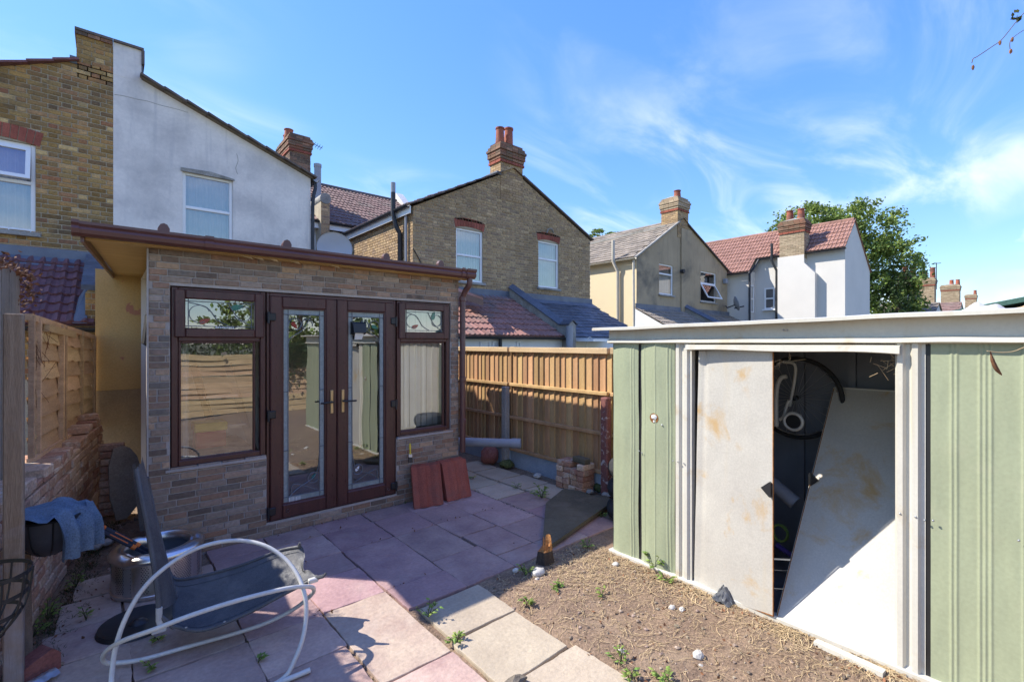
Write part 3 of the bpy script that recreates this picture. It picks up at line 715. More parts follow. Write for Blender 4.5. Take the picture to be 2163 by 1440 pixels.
SL = [  # x0 x1 y0 y1
    (.15, .63, 1.85, 2.27), (.15, .63, 2.27, 2.70), (.10, .63, 2.70, 3.12), (.10, .63, 3.12, 3.55), (.08, .63, 3.55, 3.95), (.08, .63, 3.95, 4.42), (-.32, .10, 2.70, 3.12), (-.34, .10, 3.12, 3.55), (-.30, .08, 3.55, 3.95), (-.24, .08, 3.95, 4.35), (-.18, .30, 4.37, 4.72),
    (.63, 1.06, 1.40, 1.85), (.63, 1.06, 1.85, 2.27), (.63, 1.06, 2.27, 2.70), (.63, 1.06, 2.70, 3.12), (.63, 1.06, 3.12, 3.95), (.63, 1.06, 3.95, 4.42), (.63, 1.06, 4.42, 4.70),
    (1.06, 1.50, 1.40, 1.83), (1.06, 1.50, 1.83, 2.27), (1.06, 1.50, 2.27, 3.12), (1.06, 1.50, 3.12, 3.60), (1.06, 1.50, 3.60, 3.95), (1.06, 1.50, 3.95, 4.42), (1.06, 1.50, 4.42, 4.70),
    (1.50, 1.98, 2.80, 3.12), (1.50, 1.98, 3.12, 3.95), (1.50, 1.98, 3.95, 4.42), (1.50, 1.98, 4.42, 4.70),
    (1.98, 2.44, 2.80, 3.30), (1.98, 2.42, 3.30, 3.95), (1.98, 2.42, 3.95, 4.42), (1.98, 2.42, 4.42, 4.70),
    (2.44, 2.85, 2.80, 3.04), (2.44, 2.85, 3.04, 3.55), (2.42, 2.84, 3.55, 3.95), (2.42, 2.84, 3.95, 4.37), (2.42, 2.84, 4.37, 4.70),
    (2.85, 3.32, 2.80, 3.04), (2.85, 3.32, 3.04, 3.50), (2.85, 3.32, 3.50, 3.95), (2.84, 3.32, 3.95, 4.37), (2.84, 3.32, 4.37, 4.70),
    (3.32, 3.80, 2.80, 3.20), (3.32, 3.80, 3.20, 3.66), (3.32, 3.78, 3.66, 4.12), (.63, 1.06, .9, 1.40), (1.06, 1.5, .9, 1.40), (.15, .63, 1.40, 1.85),
]
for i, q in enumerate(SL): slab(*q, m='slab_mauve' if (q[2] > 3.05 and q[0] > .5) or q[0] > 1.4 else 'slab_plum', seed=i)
for i, q in enumerate([(3.32, 3.76, 4.14, 4.60), (3.32, 3.76, 4.62, 5.10), (3.34, 3.78, 5.12, 5.58), (3.34, 3.78, 5.6, 6.1), (3.36, 3.8, 6.12, 6.6), (3.80, 4.22, 3.30, 3.74), (3.80, 4.22, 3.76, 4.20),
                       (3.78, 4.22, 4.22, 4.70), (3.78, 4.20, 4.72, 5.20), (3.80, 4.20, 5.22, 5.70)]): slab(*q, m='slab_buff', seed=60 + i)
slab(1.545, 2.045, 2.345, 2.765, 'slab_buff', 80, z=.003)
slab(1.53, 2.035, 1.855, 2.335, 'slab_buff', 81, z=.002)
slab(1.56, 2.08, 1.37, 1.845, 'slab_buff', 82, z=.001)
slab(1.58, 2.10, .88, 1.36, 'slab_buff', 83, z=.001)

# ================================================================== THE GARDEN ROOM (tiled facade, brown doors)
FY = 4.71
ext = thing('garden_room', 'flat roofed garden room faced in brown brick tiles with brown double doors', 'garden room', (1.7, FY, 0))
X0, X1, ZT = .247, 3.19, 2.52
WX0, WX1, DX0, DX1, WZ0, WZ1, DZ0 = .387, 3.079, 1.10, 2.385, .728, 2.22, .118
holes = [(WX0, DX0, WZ0, WZ1), (DX0, DX1, DZ0, WZ1), (DX1, WX1, WZ0, WZ1)]
w = MB(); holed(w, X0, X1, -.05, ZT, FY, holes, .10)
XB0 = .345                                           # rear end of the slightly skewed flank
w.face([(X0, FY, -.05), (X0, FY, ZT), (XB0, 7.0, ZT), (XB0, 7.0, -.05)])
w.face([(X1, FY, -.05), (X1, 7.0, -.05), (X1, 7.0, ZT), (X1, FY, ZT)])
w.build('wall', 'grout', ext)
WILD = [.11, .145, .18, .20, .165, .15]
bricks(ext, (0, FY, 0), (1, 0, 0), (0, -1, 0), [(X0 + .004, .0), (X1 - .003, .0), (X1 - .003, ZT - .01), (X0 + .004, ZT - .01)], holes, 'slip',
       bh=.0435, j=.0100, limit=300, proud=.009, c=.0025, wild=WILD, seed=21)
# flank bricks on the passage side
bricks(ext, (X1, FY, 0), (0, 1, 0), (1, 0, 0), [(.003, .0), (1.2, .0), (1.2, ZT - .01), (.003, ZT - .01)], [], 'slip', bh=.0435, j=.0100, limit=0, wild=WILD, seed=22, proud=.007)
MB().beam((X0 - .004, FY - .012, 0), (X0 - .004, FY - .012, ZT - .02), .012, .012, (0, 1, 0)).build('edge_trim', 'grout', ext)
MB().box(WX0 - .03, DX0 - .004, FY - .018, FY + .02, WZ0 - .022, WZ0 - .002).build('sill_grout', 'grout', ext)
MB().box(DX1 + .004, WX1 + .025, FY - .018, FY + .02, WZ0 - .022, WZ0 - .002).build('sill_grout', 'grout', ext)

def bars(mb, x0, x1, z0, z1, fw, y0, y1, c=.006, fb=None):
    fb = fb or fw
    mb.cbox(x0, x0 + fw, y0, y1, z0, z1, c); mb.cbox(x1 - fw, x1, y0, y1, z0, z1, c)
    mb.cbox(x0 + fw - .001, x1 - fw + .001, y0 + .001, y1, z1 - fw, z1, c); mb.cbox(x0 + fw - .001, x1 - fw + .001, y0 + .001, y1, z0, z0 + fb, c)
def pane(parent, x0, x1, z0, z1, y):
    return MB().face([(x0, y, z0), (x1, y, z0), (x1, y, z1), (x0, y, z1)]).build('glass_pane', 'glass', parent)
def came(parent, lines, y, r=.0035):
    c = MB()
    for L in lines: c.tube([(x, y, z) for x, z in L], r, 5)
    return c.build('lead_came', 'leadline', parent)
def leafpane(parent, cx, cz, L, ang, m, y):
    pts = []
    for k in range(14):
        t = k / 14 * 2 * math.pi; u = math.cos(t) * L * .5; v = math.sin(t) * L * .24 * (1 - .4 * math.cos(t))
        pts.append((cx + u * math.cos(ang) - v * math.sin(ang), y, cz + u * math.sin(ang) + v * math.cos(ang)))
    MB().prism(pts, (0, .002, 0)).build('coloured_leaf', m, parent)
def curve2(pts, k=6): return [(p.x, p.y) for p in crom([V3((a, b, 0)) for a, b in pts], k)]
def circ(cx, cz, r, a0=0, a1=360, n=16): return [(cx + r * math.cos(rad(a0 + (a1 - a0) * i / n)), cz + r * math.sin(rad(a0 + (a1 - a0) * i / n))) for i in range(n + 1)]
YF = FY + .012
for side, (a, b) in enumerate(((WX0, DX0), (DX1, WX1))):
    f = MB(); bars(f, a + .008, b - .002, WZ0 + .008, WZ1 - .006, .048, YF, YF + .065); f.cbox(a + .055, b - .05, YF - .002, YF + .064, 1.765, 1.815, .006)
    wf = f.build('window_frame', 'upvc_brown', ext)
    if side == 0: lo = (.448, 1.011); up = (.466, .969)
    else: lo = (2.437, 3.003); up = (2.485, 2.985)
    pane(wf, lo[0], lo[1], .79, 1.765, YF + .03)
    b2 = MB(); bars(b2, lo[0] - .003, lo[1] + .003, .776, 1.768, .018, YF + .012, YF + .045, .004); b2.build('glazing_bead', 'upvc_brown', wf)
    # top-hung opener with leaded glass
    s = MB(); bars(s, a + .028, b - .022, 1.80, 2.195, .075, YF - .028, YF + .03, .008); s.build('casement', 'upvc_brown', wf)
    u0, u1, q0, q1 = a + .10, b - .094, 1.874, 2.121
    pane(wf, u0, u1, q0, q1, YF + .005)
    yy = YF - .001; e = .025; W_ = u1 - u0; H_ = q1 - q0
    L = [[(u0 + e, q0), (u0 + e, q1)], [(u1 - e, q0), (u1 - e, q1)], [(u0, q0 + e * .8), (u1, q0 + e * .8)], [(u0, q1 - e * .8), (u1, q1 - e * .8)],
         curve2([(u0 + e, q1 - .03), (u0 + W_ * .3, q0 + H_ * .72), (u0 + W_ * .45, q0 + H_ * .3), (u0 + W_ * .62, q0 + e)]), circ(u0 + W_ * .2, q0 + H_ * .5, H_ * .3, 20, 300),
         curve2([(u1 - e, q0 + .03), (u0 + W_ * .75, q0 + H_ * .4), (u0 + W_ * .6, q1 - e)]), circ(u0 + W_ * .82, q0 + H_ * .55, H_ * .27, 200, 480)]
    came(wf, L, yy)
    leafpane(wf, u0 + W_ * .27, q0 + H_ * .26, .085, .4, 'glass_red', yy); leafpane(wf, u0 + W_ * .74, q0 + H_ * .78, .10, .25 + side, 'glass_green', yy)
    if side == 0:
        st = MB()
        for k in range(9): st.box(u0 + W_ * .42 + k * .016, u0 + W_ * .42 + k * .016 + .010, yy - .002, yy, q0 + .006, q0 + .017)
        st.build('sticker_print', 'paint_white', wf)
# door frame and the two leaves
f = MB(); f.cbox(DX0, DX0 + .03, YF, YF + .07, DZ0, WZ1 - .006, .005); f.cbox(DX1 - .03, DX1, YF, YF + .07, DZ0, WZ1 - .006, .005)
f.cbox(DX0 + .03, DX1 - .03, YF, YF + .07, WZ1 - .04, WZ1 - .006, .005); f.box(DX0 + .03, DX1 - .03, YF, YF + .07, DZ0, DZ0 + .02)
f.build('door_frame', 'upvc_brown', ext)
MID = 1.737
for side, (a, b) in enumerate(((DX0 + .028, MID - .002), (MID + .002, DX1 - .028))):
    d = MB(); st_ = .105; bars(d, a, b, DZ0 + .012, WZ1 - .035, st_, YF - .024, YF + .045, .009, .125)
    leaf = d.build('door', 'upvc_brown', ext)
    p0, p1, q0, q1 = a + st_, b - st_, DZ0 + .137, WZ1 - .14
    bd = MB(); bars(bd, p0 - .003, p1 + .003, q0 - .003, q1 + .003, .016, YF - .012, YF + .03, .004); bd.build('glazing_bead', 'upvc_brown', leaf)
    pane(leaf, p0 + .008, p1 - .008, q0 + .008, q1 - .008, YF + .006)
    yy = YF - .001; e1 = p0 + .055; e2 = p1 - .055; W_ = p1 - p0; fl = (lambda x: x) if side == 0 else (lambda x: p0 + p1 - x)
    L = [[(e1, q0), (e1, q1)], [(e2, q0), (e2, q1)], [(p0, q1 - .06), (p1, q1 - .06)], [(p0, q0 + .06), (p1, q0 + .06)], [(p0, 1.3), (e1, 1.3)], [(e2, 1.3), (p1, 1.3)], [(p0, .75), (e1, .75)], [(e2, .75), (p1, .75)],
         [(fl(x), z) for x, z in curve2([(e1, 1.72), (e1 + .02, 1.80), (e1 + W_ * .3, 1.87), (e1 + W_ * .5, 1.99)])],
         [(fl(x), z) for x, z in circ(e1 + .06, 1.93, .055, -90, 200)], [(fl(x), z) for x, z in circ(e1 + .17, 1.93, .05, -20, 250)],
         [(fl(x), z) for x, z in curve2([(e1, q0 + .05), (e1 + W_ * .2, q0 + .12), (e2 - .04, q0 + .22), (e2, q0 + .40)])],
         [(fl(x), z) for x, z in circ(e2 - .06, q0 + .20, .05, 30, 330)], [(fl(x), z) for x, z in curve2([(e1 + .03, q0 + .06), (e1 + .05, q0 + .17), (e2 - .03, q0 + .08)])]]
    came(leaf, L, yy, .004)
    leafpane(leaf, fl(e1 + .055), 1.92, .075, -.9 if side == 0 else -.4, 'glass_red' if side == 0 else 'glass_green', yy)
    leafpane(leaf, fl(e2 - .055), q0 + .21, .06, .9, 'glass_green' if side == 0 else 'paint_white', yy)
    fz = MB(); yb_ = YF + .0035
    for (a_, b_, c_, d_) in ((p0, e1, q0, q1), (e2, p1, q0, q1), (e1, e2, q1 - .06, q1), (e1, e2, q0, q0 + .06)): fz.face([(a_, yb_, c_), (b_, yb_, c_), (b_, yb_, d_), (a_, yb_, d_)])
    fz.build('frosted_border', 'frosted', leaf)
    # lever handle on its tall backplate
    hx = MID - .055 if side == 0 else MID + .055
    hp = MB(); hp.cbox(hx - .016, hx + .016, YF - .036, YF - .024, 1.06, 1.29, .005)
    MBh = hp.build('handle_plate', 'brass', leaf)
    lv = MB(); s_ = -1 if side == 0 else 1
    lv.tube([(hx, YF - .03, 1.175), (hx, YF - .07, 1.175), (hx + s_ * .02, YF - .078, 1.175), (hx + s_ * .12, YF - .078, 1.172)], .009, 8); lv.build('handle', 'black', leaf, smooth=True)
    lk = MB(); lx = (a + .20) if side == 0 else (b - .07); lk.lathe([(0, -.004), (.014, -.004), (.014, .004)], (lx if side else a + .15, YF - .026, DZ0 + .075), 14, M=Matrix.Rotation(rad(90), 3, 'X')); lk.build('lock', 'galv', leaf)
    hz = [DZ0 + .10, 1.10, 1.99]
    for z in hz:
        h = MB(); hx0 = a - .03 if side == 0 else b - .045
        h.cbox(hx0, hx0 + .075, YF - .042, YF - .022, z - .035, z + .035, .006); h.tube([(a - .018 if side == 0 else b + .012, YF - .04, z - .06), (a - .018 if side == 0 else b + .012, YF - .04, z + .045)], .011, 8)
        h.build('hinge', 'black', leaf)
    if side == 0:
        st = MB()
        for k in range(10): st.box(p0 + .06 + k * .0105, p0 + .06 + k * .0105 + (.004 + .004 * (k % 3 == 0)), yy - .002, yy, q0 + .012, q0 + .05)
        st.build('sticker_print', 'paint_white', leaf)
# roof deck, soffit, barge board, gutter
r = MB(); r.add([(-.13, FY - .10, 2.56), (X1 + .12, FY - .10, 2.56), (X1 + .12, 7.05, 2.66), (.06, 7.05, 2.66), (-.13, FY - .10, 2.60), (X1 + .12, FY - .10, 2.60), (X1 + .12, 7.05, 2.70), (.06, 7.05, 2.70)],
                [[3, 2, 1, 0], [4, 5, 6, 7], [0, 1, 5, 4], [1, 2, 6, 5], [2, 3, 7, 6], [3, 0, 4, 7]])
roof = r.build('roof', 'felt', ext)
s = MB(); s.add([(-.12, FY - .10, 2.53), (X0 + .02, FY - .10, 2.53), (XB0, 6.995, 2.53), (.07, 6.995, 2.53)], [[0, 1, 2, 3]]); s.build('soffit', 'soffit', roof)
s = MB(); s.box(-.12, X1 + .10, FY - .10, FY - .002, 2.505, 2.53); s.build('eaves_board', 'soffit', roof)
rr_ = random.Random(4)
for k in range(5):
    xx = rr_.uniform(.7, 3.0); o_ = MB().add([(xx, FY - .103, 2.51), (xx + .10, FY - .106, 2.505), (xx + .12, FY - .11, 2.48), (xx + .05, FY - .108, 2.495)], [[0, 1, 2, 3]]).build('peeling_strip', 'fence_pale', roof)
s = MB(); s.beam((-.135, FY - .14, 2.535), (.055, 6.99, 2.545), .02, .12); s.build('barge_board', 'gutter_brown', roof)
s = MB(); s.beam((X1 + .125, FY - .10, 2.58), (X1 + .125, 7.0, 2.66), .02, .12); s.build('barge_board', 'gutter_brown', roof)
prof = [(0, .085), (0, .02), (-.012, 0), (-.075, -.005), (-.10, .012), (-.107, .04), (-.10, .058), (-.115, .075), (-.115, .095), (-.108, .095), (-.106, .08), (-.092, .062), (-.097, .04), (-.09, .02), (-.07, .006), (-.012, .008), (-.006, .02), (-.006, .085)]
def ogee(xa, xb, grow=0.0):
    m_ = MB(); yb = FY - .105; zb = 2.515
    sc = 1 + grow
    P = [(xa, yb + y * sc + grow * .03, zb + z * sc - grow * .02) for y, z in prof]; m_.prism(P, (xb - xa, 0, 0)); return m_
ogee(-.16, .62).build('gutter', 'gutter_brown', roof, smooth=True, sharp=25); ogee(.632, 3.26).build('gutter', 'gutter_brown', roof, smooth=True, sharp=25)
ogee(.60, .66, .08).build('gutter_joint', 'gutter_brown', roof, smooth=True, sharp=25); ogee(-.19, -.15, .10).build('gutter_stop', 'gutter_brown', roof, smooth=True, sharp=25)
ogee(3.10, 3.14, .12).build('gutter_joint', 'gutter_brown', roof, smooth=True, sharp=25); ogee(3.17, 3.30, .10).build('gutter_outlet', 'gutter_brown', roof, smooth=True, sharp=25)
def clip_shape(x, y, ang):
    P = [(-.035, 0, 0), (.035, 0, 0), (.038, 0, .055), (.022, 0, .085), (0, 0, .095), (-.022, 0, .085), (-.038, 0, .055)]
    m_ = MB(Matrix.Translation((x, y, 2.595)) @ Matrix.Rotation(ang, 4, 'Z')); m_.prism(P, (0, .05, 0)); m_.build('roof_clip', 'gutter_brown', roof)
for px_ in (346, 606, 816, 931): q = onY(px_, 500, FY - .12); clip_shape(q.x, FY - .13, 0)
for yy in (5.05, 5.45, 5.9): clip_shape(X1 + .13, yy, rad(90))
dp = MB(); pxx_, pyy_ = 3.215, FY - .055
dp.tube(crom([(3.24, FY - .16, 2.52), (3.24, FY - .16, 2.44), (3.225, FY - .10, 2.37), (pxx_, pyy_, 2.28), (pxx_, pyy_, 2.2)], 4) + [V3((pxx_, pyy_, .5)), V3((pxx_, pyy_, .46))], .034, 12)
dpo = dp.build('downpipe', 'gutter_brown', ext, smooth=True)
for z in (.80, 1.30, 2.25): MB().lathe([(.036, 0), (.042, .004), (.042, .05), (.036, .054)], (pxx_, pyy_, z), 12).build('pipe_collar', 'gutter_brown', dpo, smooth=True)
# inside of the room
inn = MB(); inn.face([(X0 + .05, 6.9, 0), (X1 - .05, 6.9, 0), (X1 - .05, 6.9, 2.5), (X0 + .05, 6.9, 2.5)])
inn.face([(X0 + .12, FY + .12, 0), (X0 + .12, 6.9, 0), (X0 + .12, 6.9, 2.5), (X0 + .12, FY + .12, 2.5)]); inn.face([(X1 - .05, FY + .12, 0), (X1 - .05, 6.9, 0), (X1 - .05, 6.9, 2.5), (X1 - .05, FY + .12, 2.5)])
inn.face([(X0 + .05, FY + .12, 2.49), (X1 - .05, FY + .12, 2.49), (X1 - .05, 6.9, 2.49), (X0 + .05, 6.9, 2.49)])
inn.build('inner_wall', 'room_wall', ext)
MB().face([(X0 + .05, FY + .06, .11), (X1 - .02, FY + .06, .11), (X1 - .02, 6.9, .11), (X0 + .05, 6.9, .11)]).build('inner_floor', 'fence_old', ext)
# things inside, behind the glass
vb = thing('vertical_blind', 'white vertical blind hanging behind the small side window by the downpipe', 'blind', (2.75, FY + .2, .75))
for k in range(8):
    x = 2.43 + k * .075; MB(Matrix.Translation((x, FY + .20, 0)) @ Matrix.Rotation(rad(12), 4, 'Z')).box(0, .078, 0, .002, .78, 2.2).build('slat', 'curtain', vb)
cu = MB().grid(lambda u, v: (.40 + .13 * u, FY + .16 + .02 * math.sin(u * 16), .70 + 1.45 * v), 24, 1)
tag(cu.build('curtain', 'curtain', smooth=True), 'white curtain gathered at the side of the large lower window', 'curtain')
ld = thing('step_ladder', 'folded step ladder leaning inside behind the large lower window', 'ladder', (.85, 5.3, .11))
for dx in (0, .28):
    MB().beam((.62 + dx, 5.35, 1.55), (.95 + dx, 5.1, .12), .03, .06).build('rail', 'galv' if dx else 'black', ld)
for k in range(4): z = .4 + k * .28; MB().beam((.62 + .33 * (1.55 - z) / 1.43, 5.35 - .25 * (1.55 - z) / 1.43, z), (.90 + .33 * (1.55 - z) / 1.43, 5.35 - .25 * (1.55 - z) / 1.43, z), .05, .02).build('step', 'galv', ld)
tb = thing('tool_box', 'red and yellow tool box on the floor behind the large window', 'tool box', (.72, 5.15, .75))
MB().cbox(.60, .84, 5.05, 5.25, .80, .95, .01).build('body', 'red_plain', tb); MB().cbox(.59, .85, 5.04, 5.26, .95, 1.03, .01).build('lid', 'yellow', tb)
ta = thing('table', 'low table behind the large lower window', 'table', (.75, 5.3, .11))
MB().box(.45, 1.02, 4.95, 5.6, .76, .80).build('table_top', 'board_grey', ta)
for x in (.48, .96):
    for y in (4.98, 5.55): MB().box(x, x + .04, y, y + .04, .11, .76).build('leg', 'board_grey', ta)
# lamp stuck on the door glass
sl = thing('solar_lamp', 'small black solar lamp fixed on the glass of the double doors', 'lamp', (1.96, YF - .01, 1.80))
MB().add([(1.88, YF - .002, 1.97), (2.03, YF - .002, 1.97), (2.03, YF - .002, 1.84), (1.88, YF - .002, 1.84), (1.885, YF - .06, 1.95), (2.025, YF - .06, 1.95), (2.02, YF - .075, 1.86), (1.89, YF - .075, 1.86)],
         [[0, 1, 5, 4], [4, 5, 6, 7], [1, 2, 6, 5], [3, 0, 4, 7], [2, 3, 7, 6]]).build('body', 'black', sl)
MB().add([(1.91, YF - .05, 1.855), (2.0, YF - .05, 1.855), (1.995, YF - .02, 1.79), (1.915, YF - .02, 1.79)], [[0, 1, 2, 3]]).build('led_panel', 'paint_white', sl)

# ================================================================== FENCE BEYOND THE PASSAGE
FX = 4.45
fe = thing('timber_fence', 'new golden timber fence of upright boards on a grey gravel board', 'fence', (FX, 4.6, 0))
y = 2.55; k = 0; rr = random.Random(9)
while y < 7.3:
    wd = rr.uniform(.088, .118); x = FX + rr.uniform(-.003, .003); zt = 1.63 + rr.uniform(-.006, .006)
    b = MB(); b.add([(x - .012, y, .2), (x + .004, y + wd - .012, .2), (x + .02, y + wd - .012, .2), (x + .02, y, .2), (x - .012, y, zt), (x + .004, y + wd - .012, zt), (x + .02, y + wd - .012, zt), (x + .02, y, zt)],
                    [[1, 0, 4, 5], [2, 1, 5, 6], [0, 3, 7, 4], [4, 7, 6, 5], [0, 1, 2, 3]])
    b.build('board', 'fence_new', fe); y += wd
for (a, b_) in ((2.5, 3.40), (3.44, 5.20), (5.24, 7.3)):
    MB().cbox(FX - .05, FX + .05, a, b_, 1.625, 1.695, .005).build('capping_rail', 'fence_pale', fe)
    for z in (1.16, .69, .235): MB().cbox(FX - .052, FX - .006, a, b_, z - .022, z + .022, .006).build('rail', 'fence_new', fe)
    MB().cbox(FX - .02, FX + .03, a, b_, -.06, .21, .005).build('gravel_board', 'gravel_board', fe)
for (yy, m_, nm) in ((5.22, 'concrete', 'post'), (3.42, 'red_paint', 'post'), (7.0, 'concrete', 'post')):
    MB().cbox(FX - .14, FX - .055, yy - .05, yy + .05, -.05, 1.13, .012).build('stub_post', m_, fe)
    MB().cbox(FX + .02, FX + .10, yy - .045, yy + .045, .2, 1.70, .006).build('post', 'fence_new', fe)

# ================================================================== LEFT BOUNDARY
LA = V3((-.575, 3.2, 0)); LB = V3((-.075, 7.0, 0)); LD = (LB - LA).normalized(); LN = V3((LD.y, -LD.x, 0))      # LN faces the garden
def lx(Y, off=0.0, z=0.0):
    t = (Y - LA.y) / (LB.y - LA.y); p = LA.lerp(LB, t) + LN * off; return V3((p.x, p.y, z))
def l_at(px_):
    r = ray(px_, HY); a = math.atan2(r.x, r.y); best = min((abs(math.atan2(lx(y * .01).x, lx(y * .01).y) - a), y * .01) for y in range(280, 720)); return best[1]
lf = thing('lap_fence', 'old brown lapped panel fence standing on the low brick wall', 'fence', lx(5.4, -.06, .85))
segs = [4.72] + [l_at(p) for p in (92, 140, 180)] + [6.95]
def topz(Y): return 1.935 - (Y - 4.7) * .05
for i in range(len(segs) - 1):
    a, b_ = segs[i], segs[i + 1]
    for r_ in range(7):
        m_ = MB(); rr2 = random.Random(i * 31 + r_)
        def P(u, v, o=0):
            Y = a + (b_ - a) * u; z0 = .92 + r_ * (topz(Y) - .94) / 7; h = (topz(Y) - .92) / 7 + .02
            return lx(Y, -.055 + (1 - v) * .026 + .008 * noise.noise(V3((Y * 3, r_ * 5, i))) + o, z0 + v * h + (0 if v > .5 else .022 * noise.noise(V3((Y * 6, r_ * 9, i + 3)))))
        m_.grid(lambda u, v: P(u, v), 6, 1); m_.grid(lambda u, v: P(u, 0, -v * .024), 6, 1)
        m_.build('slat', 'fence_old', lf)
for i, Y in enumerate(segs):
    if i in (2,):
        for d in (-.045, .045): MB().beam(lx(Y + d, -.025, .84), lx(Y + d, -.02, topz(Y) + .01), .045, .035, LN).build('batten', 'fence_old', lf)
    else: MB().beam(lx(Y, -.03, .84), lx(Y, -.025, topz(Y) + .01), .036, .03, LN).build('batten', 'fence_old', lf)
MB().beam(lx(4.70, -.03, .915), lx(6.95, -.03, .90), .04, .06).build('bottom_rail', 'fence_old', lf)
MB().beam(lx(4.70, -.05, topz(4.7) - .0), lx(6.95, -.05, topz(6.95)), .06, .045).build('top_rail', 'fence_old', lf)
MB().beam(lx(5.05, -.02, topz(5.05) - .05), lx(5.95, -.02, topz(5.95) - .045), .035, .055).build('cover_strip', 'fence_pale', lf)
dead = MB(); rr = random.Random(5)
for k in range(26):
    q = lx(4.95 + rr.gauss(0, .10), -.03, topz(4.95) - abs(rr.gauss(0, .16))); dead.tube([q, q + V3((rr.gauss(0, .03), rr.gauss(0, .03), -rr.random() * .14)), q + V3((rr.gauss(0, .04), rr.gauss(0, .04), -rr.random() * .22))], .0018, 3)
tag(dead.build('dead_creeper', 'dead_leaf'), 'dry creeper stems hanging over the top of the lapped fence', 'creeper', kind='stuff')
# taller grey fence nearest the camera
nf = thing('board_fence', 'tall weathered grey board fence at the near edge of the garden', 'fence', lx(3.4, -.08, 0))
Y = 2.2; rr = random.Random(3)
while Y < 4.70:
    wd = rr.uniform(.10, .13); z1 = 2.24 + rr.uniform(-.02, .02); z0 = .82 + rr.uniform(-.1, .06)
    m_ = MB(); P = [lx(Y, -.09 + rr.uniform(0, .012), z0), lx(Y + wd - .006, -.09 + rr.uniform(0, .012), z0 - .02)]
    m_.add([P[0], P[1], P[1] + V3((0, 0, z1 - z0)), P[0] + V3((0, 0, z1 - z0)), P[0] - LN * .02, P[1] - LN * .02, P[1] - LN * .02 + V3((0, 0, z1 - z0)), P[0] - LN * .02 + V3((0, 0, z1 - z0))],
           [[0, 1, 2, 3], [7, 6, 5, 4], [0, 4, 5, 1], [1, 5, 6, 2], [2, 6, 7, 3], [3, 7, 4, 0]]); m_.build('board', 'wood_grey', nf); Y += wd
po = MB(); q = V3((-.357, 3.45, 0)); po.cbox(q.x - .036, q.x + .036, q.y - .036, q.y + .036, -.05, 1.90, .006)
tag(po.build('fence_post', 'wood_post', base=(q.x, q.y, 0)), 'square timber post with a knot standing before the grey boards', 'post')
iv = MB(); rr = random.Random(6)
leaves(iv, [lx(3.9 + .9 * rr.random(), -.08 + rr.gauss(0, .035), 2.24 + abs(rr.gauss(0, .035)) - .02) for _ in range(260)] + [lx(4.72 + rr.gauss(0, .03), -.05 + rr.gauss(0, .03), 2.24 - abs(rr.gauss(0, .14))) for _ in range(120)], .03, rr)
tag(iv.build('dry_ivy', 'dead_leaf'), 'brown dry ivy matted along the top of the grey fence', 'ivy', kind='stuff')
# low brick wall under the fence
lw = thing('garden_wall', 'low crumbling brick wall in warm light under the lapped fence', 'wall', lx(5.2, .05, 0))
Wb = MB(); a, b_ = 3.3, 6.55
Wb.add([lx(a, .07, -.05), lx(b_, .07, -.05), lx(b_, .05, .86), lx(a, .05, .86), lx(a, -.12, -.05), lx(b_, -.12, -.05), lx(b_, -.12, .84), lx(a, -.12, .84)], [[0, 1, 2, 3], [3, 2, 6, 7], [0, 3, 7, 4], [1, 5, 6, 2]])
Wb.build('mortar_bed', 'mortar_grey', lw)
Ln = (b_ - a) / LD.y
bricks(lw, lx(a, .075), LD, LN, [(0, 0), (Ln, 0), (Ln, .86), (0, .86)], [], 'old_brick', limit=300, proud=.022, c=.006, jit=.014, seed=31, bond='stretcher')
rr = random.Random(12)
for k in range(15):                                  # loose top course
    Y = 3.5 + k * .205; q = lx(Y, -.02, .862); M = axes(q, LN, LD, (0, 0, 1)) @ Matrix.Rotation(rr.uniform(-.12, .12), 4, 'Z')
    if k in (4, 9): continue
    MB(M).cbox(-.11, .125, -.095, .095, -.02, .055, .008).build('coping_brick', 'old_brick', lw)
for k in range(10):
    q = lx(6.38, .19, .0 + k * .073); M = axes(q, LN, LD, (0, 0, 1)) @ Matrix.Rotation(rr.uniform(-.05, .05), 4, 'Z'); MB(M).cbox(-.10, .105, -.05, .05, 0, .065, .007).build('pier_brick', 'old_brick', lw)
for k, (dy, z) in enumerate(((-.35, .925), (-.22, .93), (.0, .93), (.1, .99), (.2, .93))):
    M = axes(lx(6.2 + dy, .0, z), LN, LD, (0, 0, 1)) @ Matrix.Rotation(rr.uniform(-.3, .3), 4, 'Z'); MB(M).cbox(-.09, .1, -.05, .05, 0, .06, .007).build('coping_brick', 'old_brick', lw)
# ================================================================== HOUSES
GY = 10.5; BY = 15.5
def verge(parent, a, b, m='ridge', w=.10, t=.06, n=8, name='verge_tile'):
    """stepped tiles along a sloping gable edge"""
    a = V3(a); b = V3(b); n = max(2, n)
    for i in range(n):
        p, q = a.lerp(b, i / n), a.lerp(b, (i + 1.04) / n); up = V3((0, 0, .022))
        MB().beam(p + up, q, w, t * .55, (0, 0, 1)).build(name, m, parent)

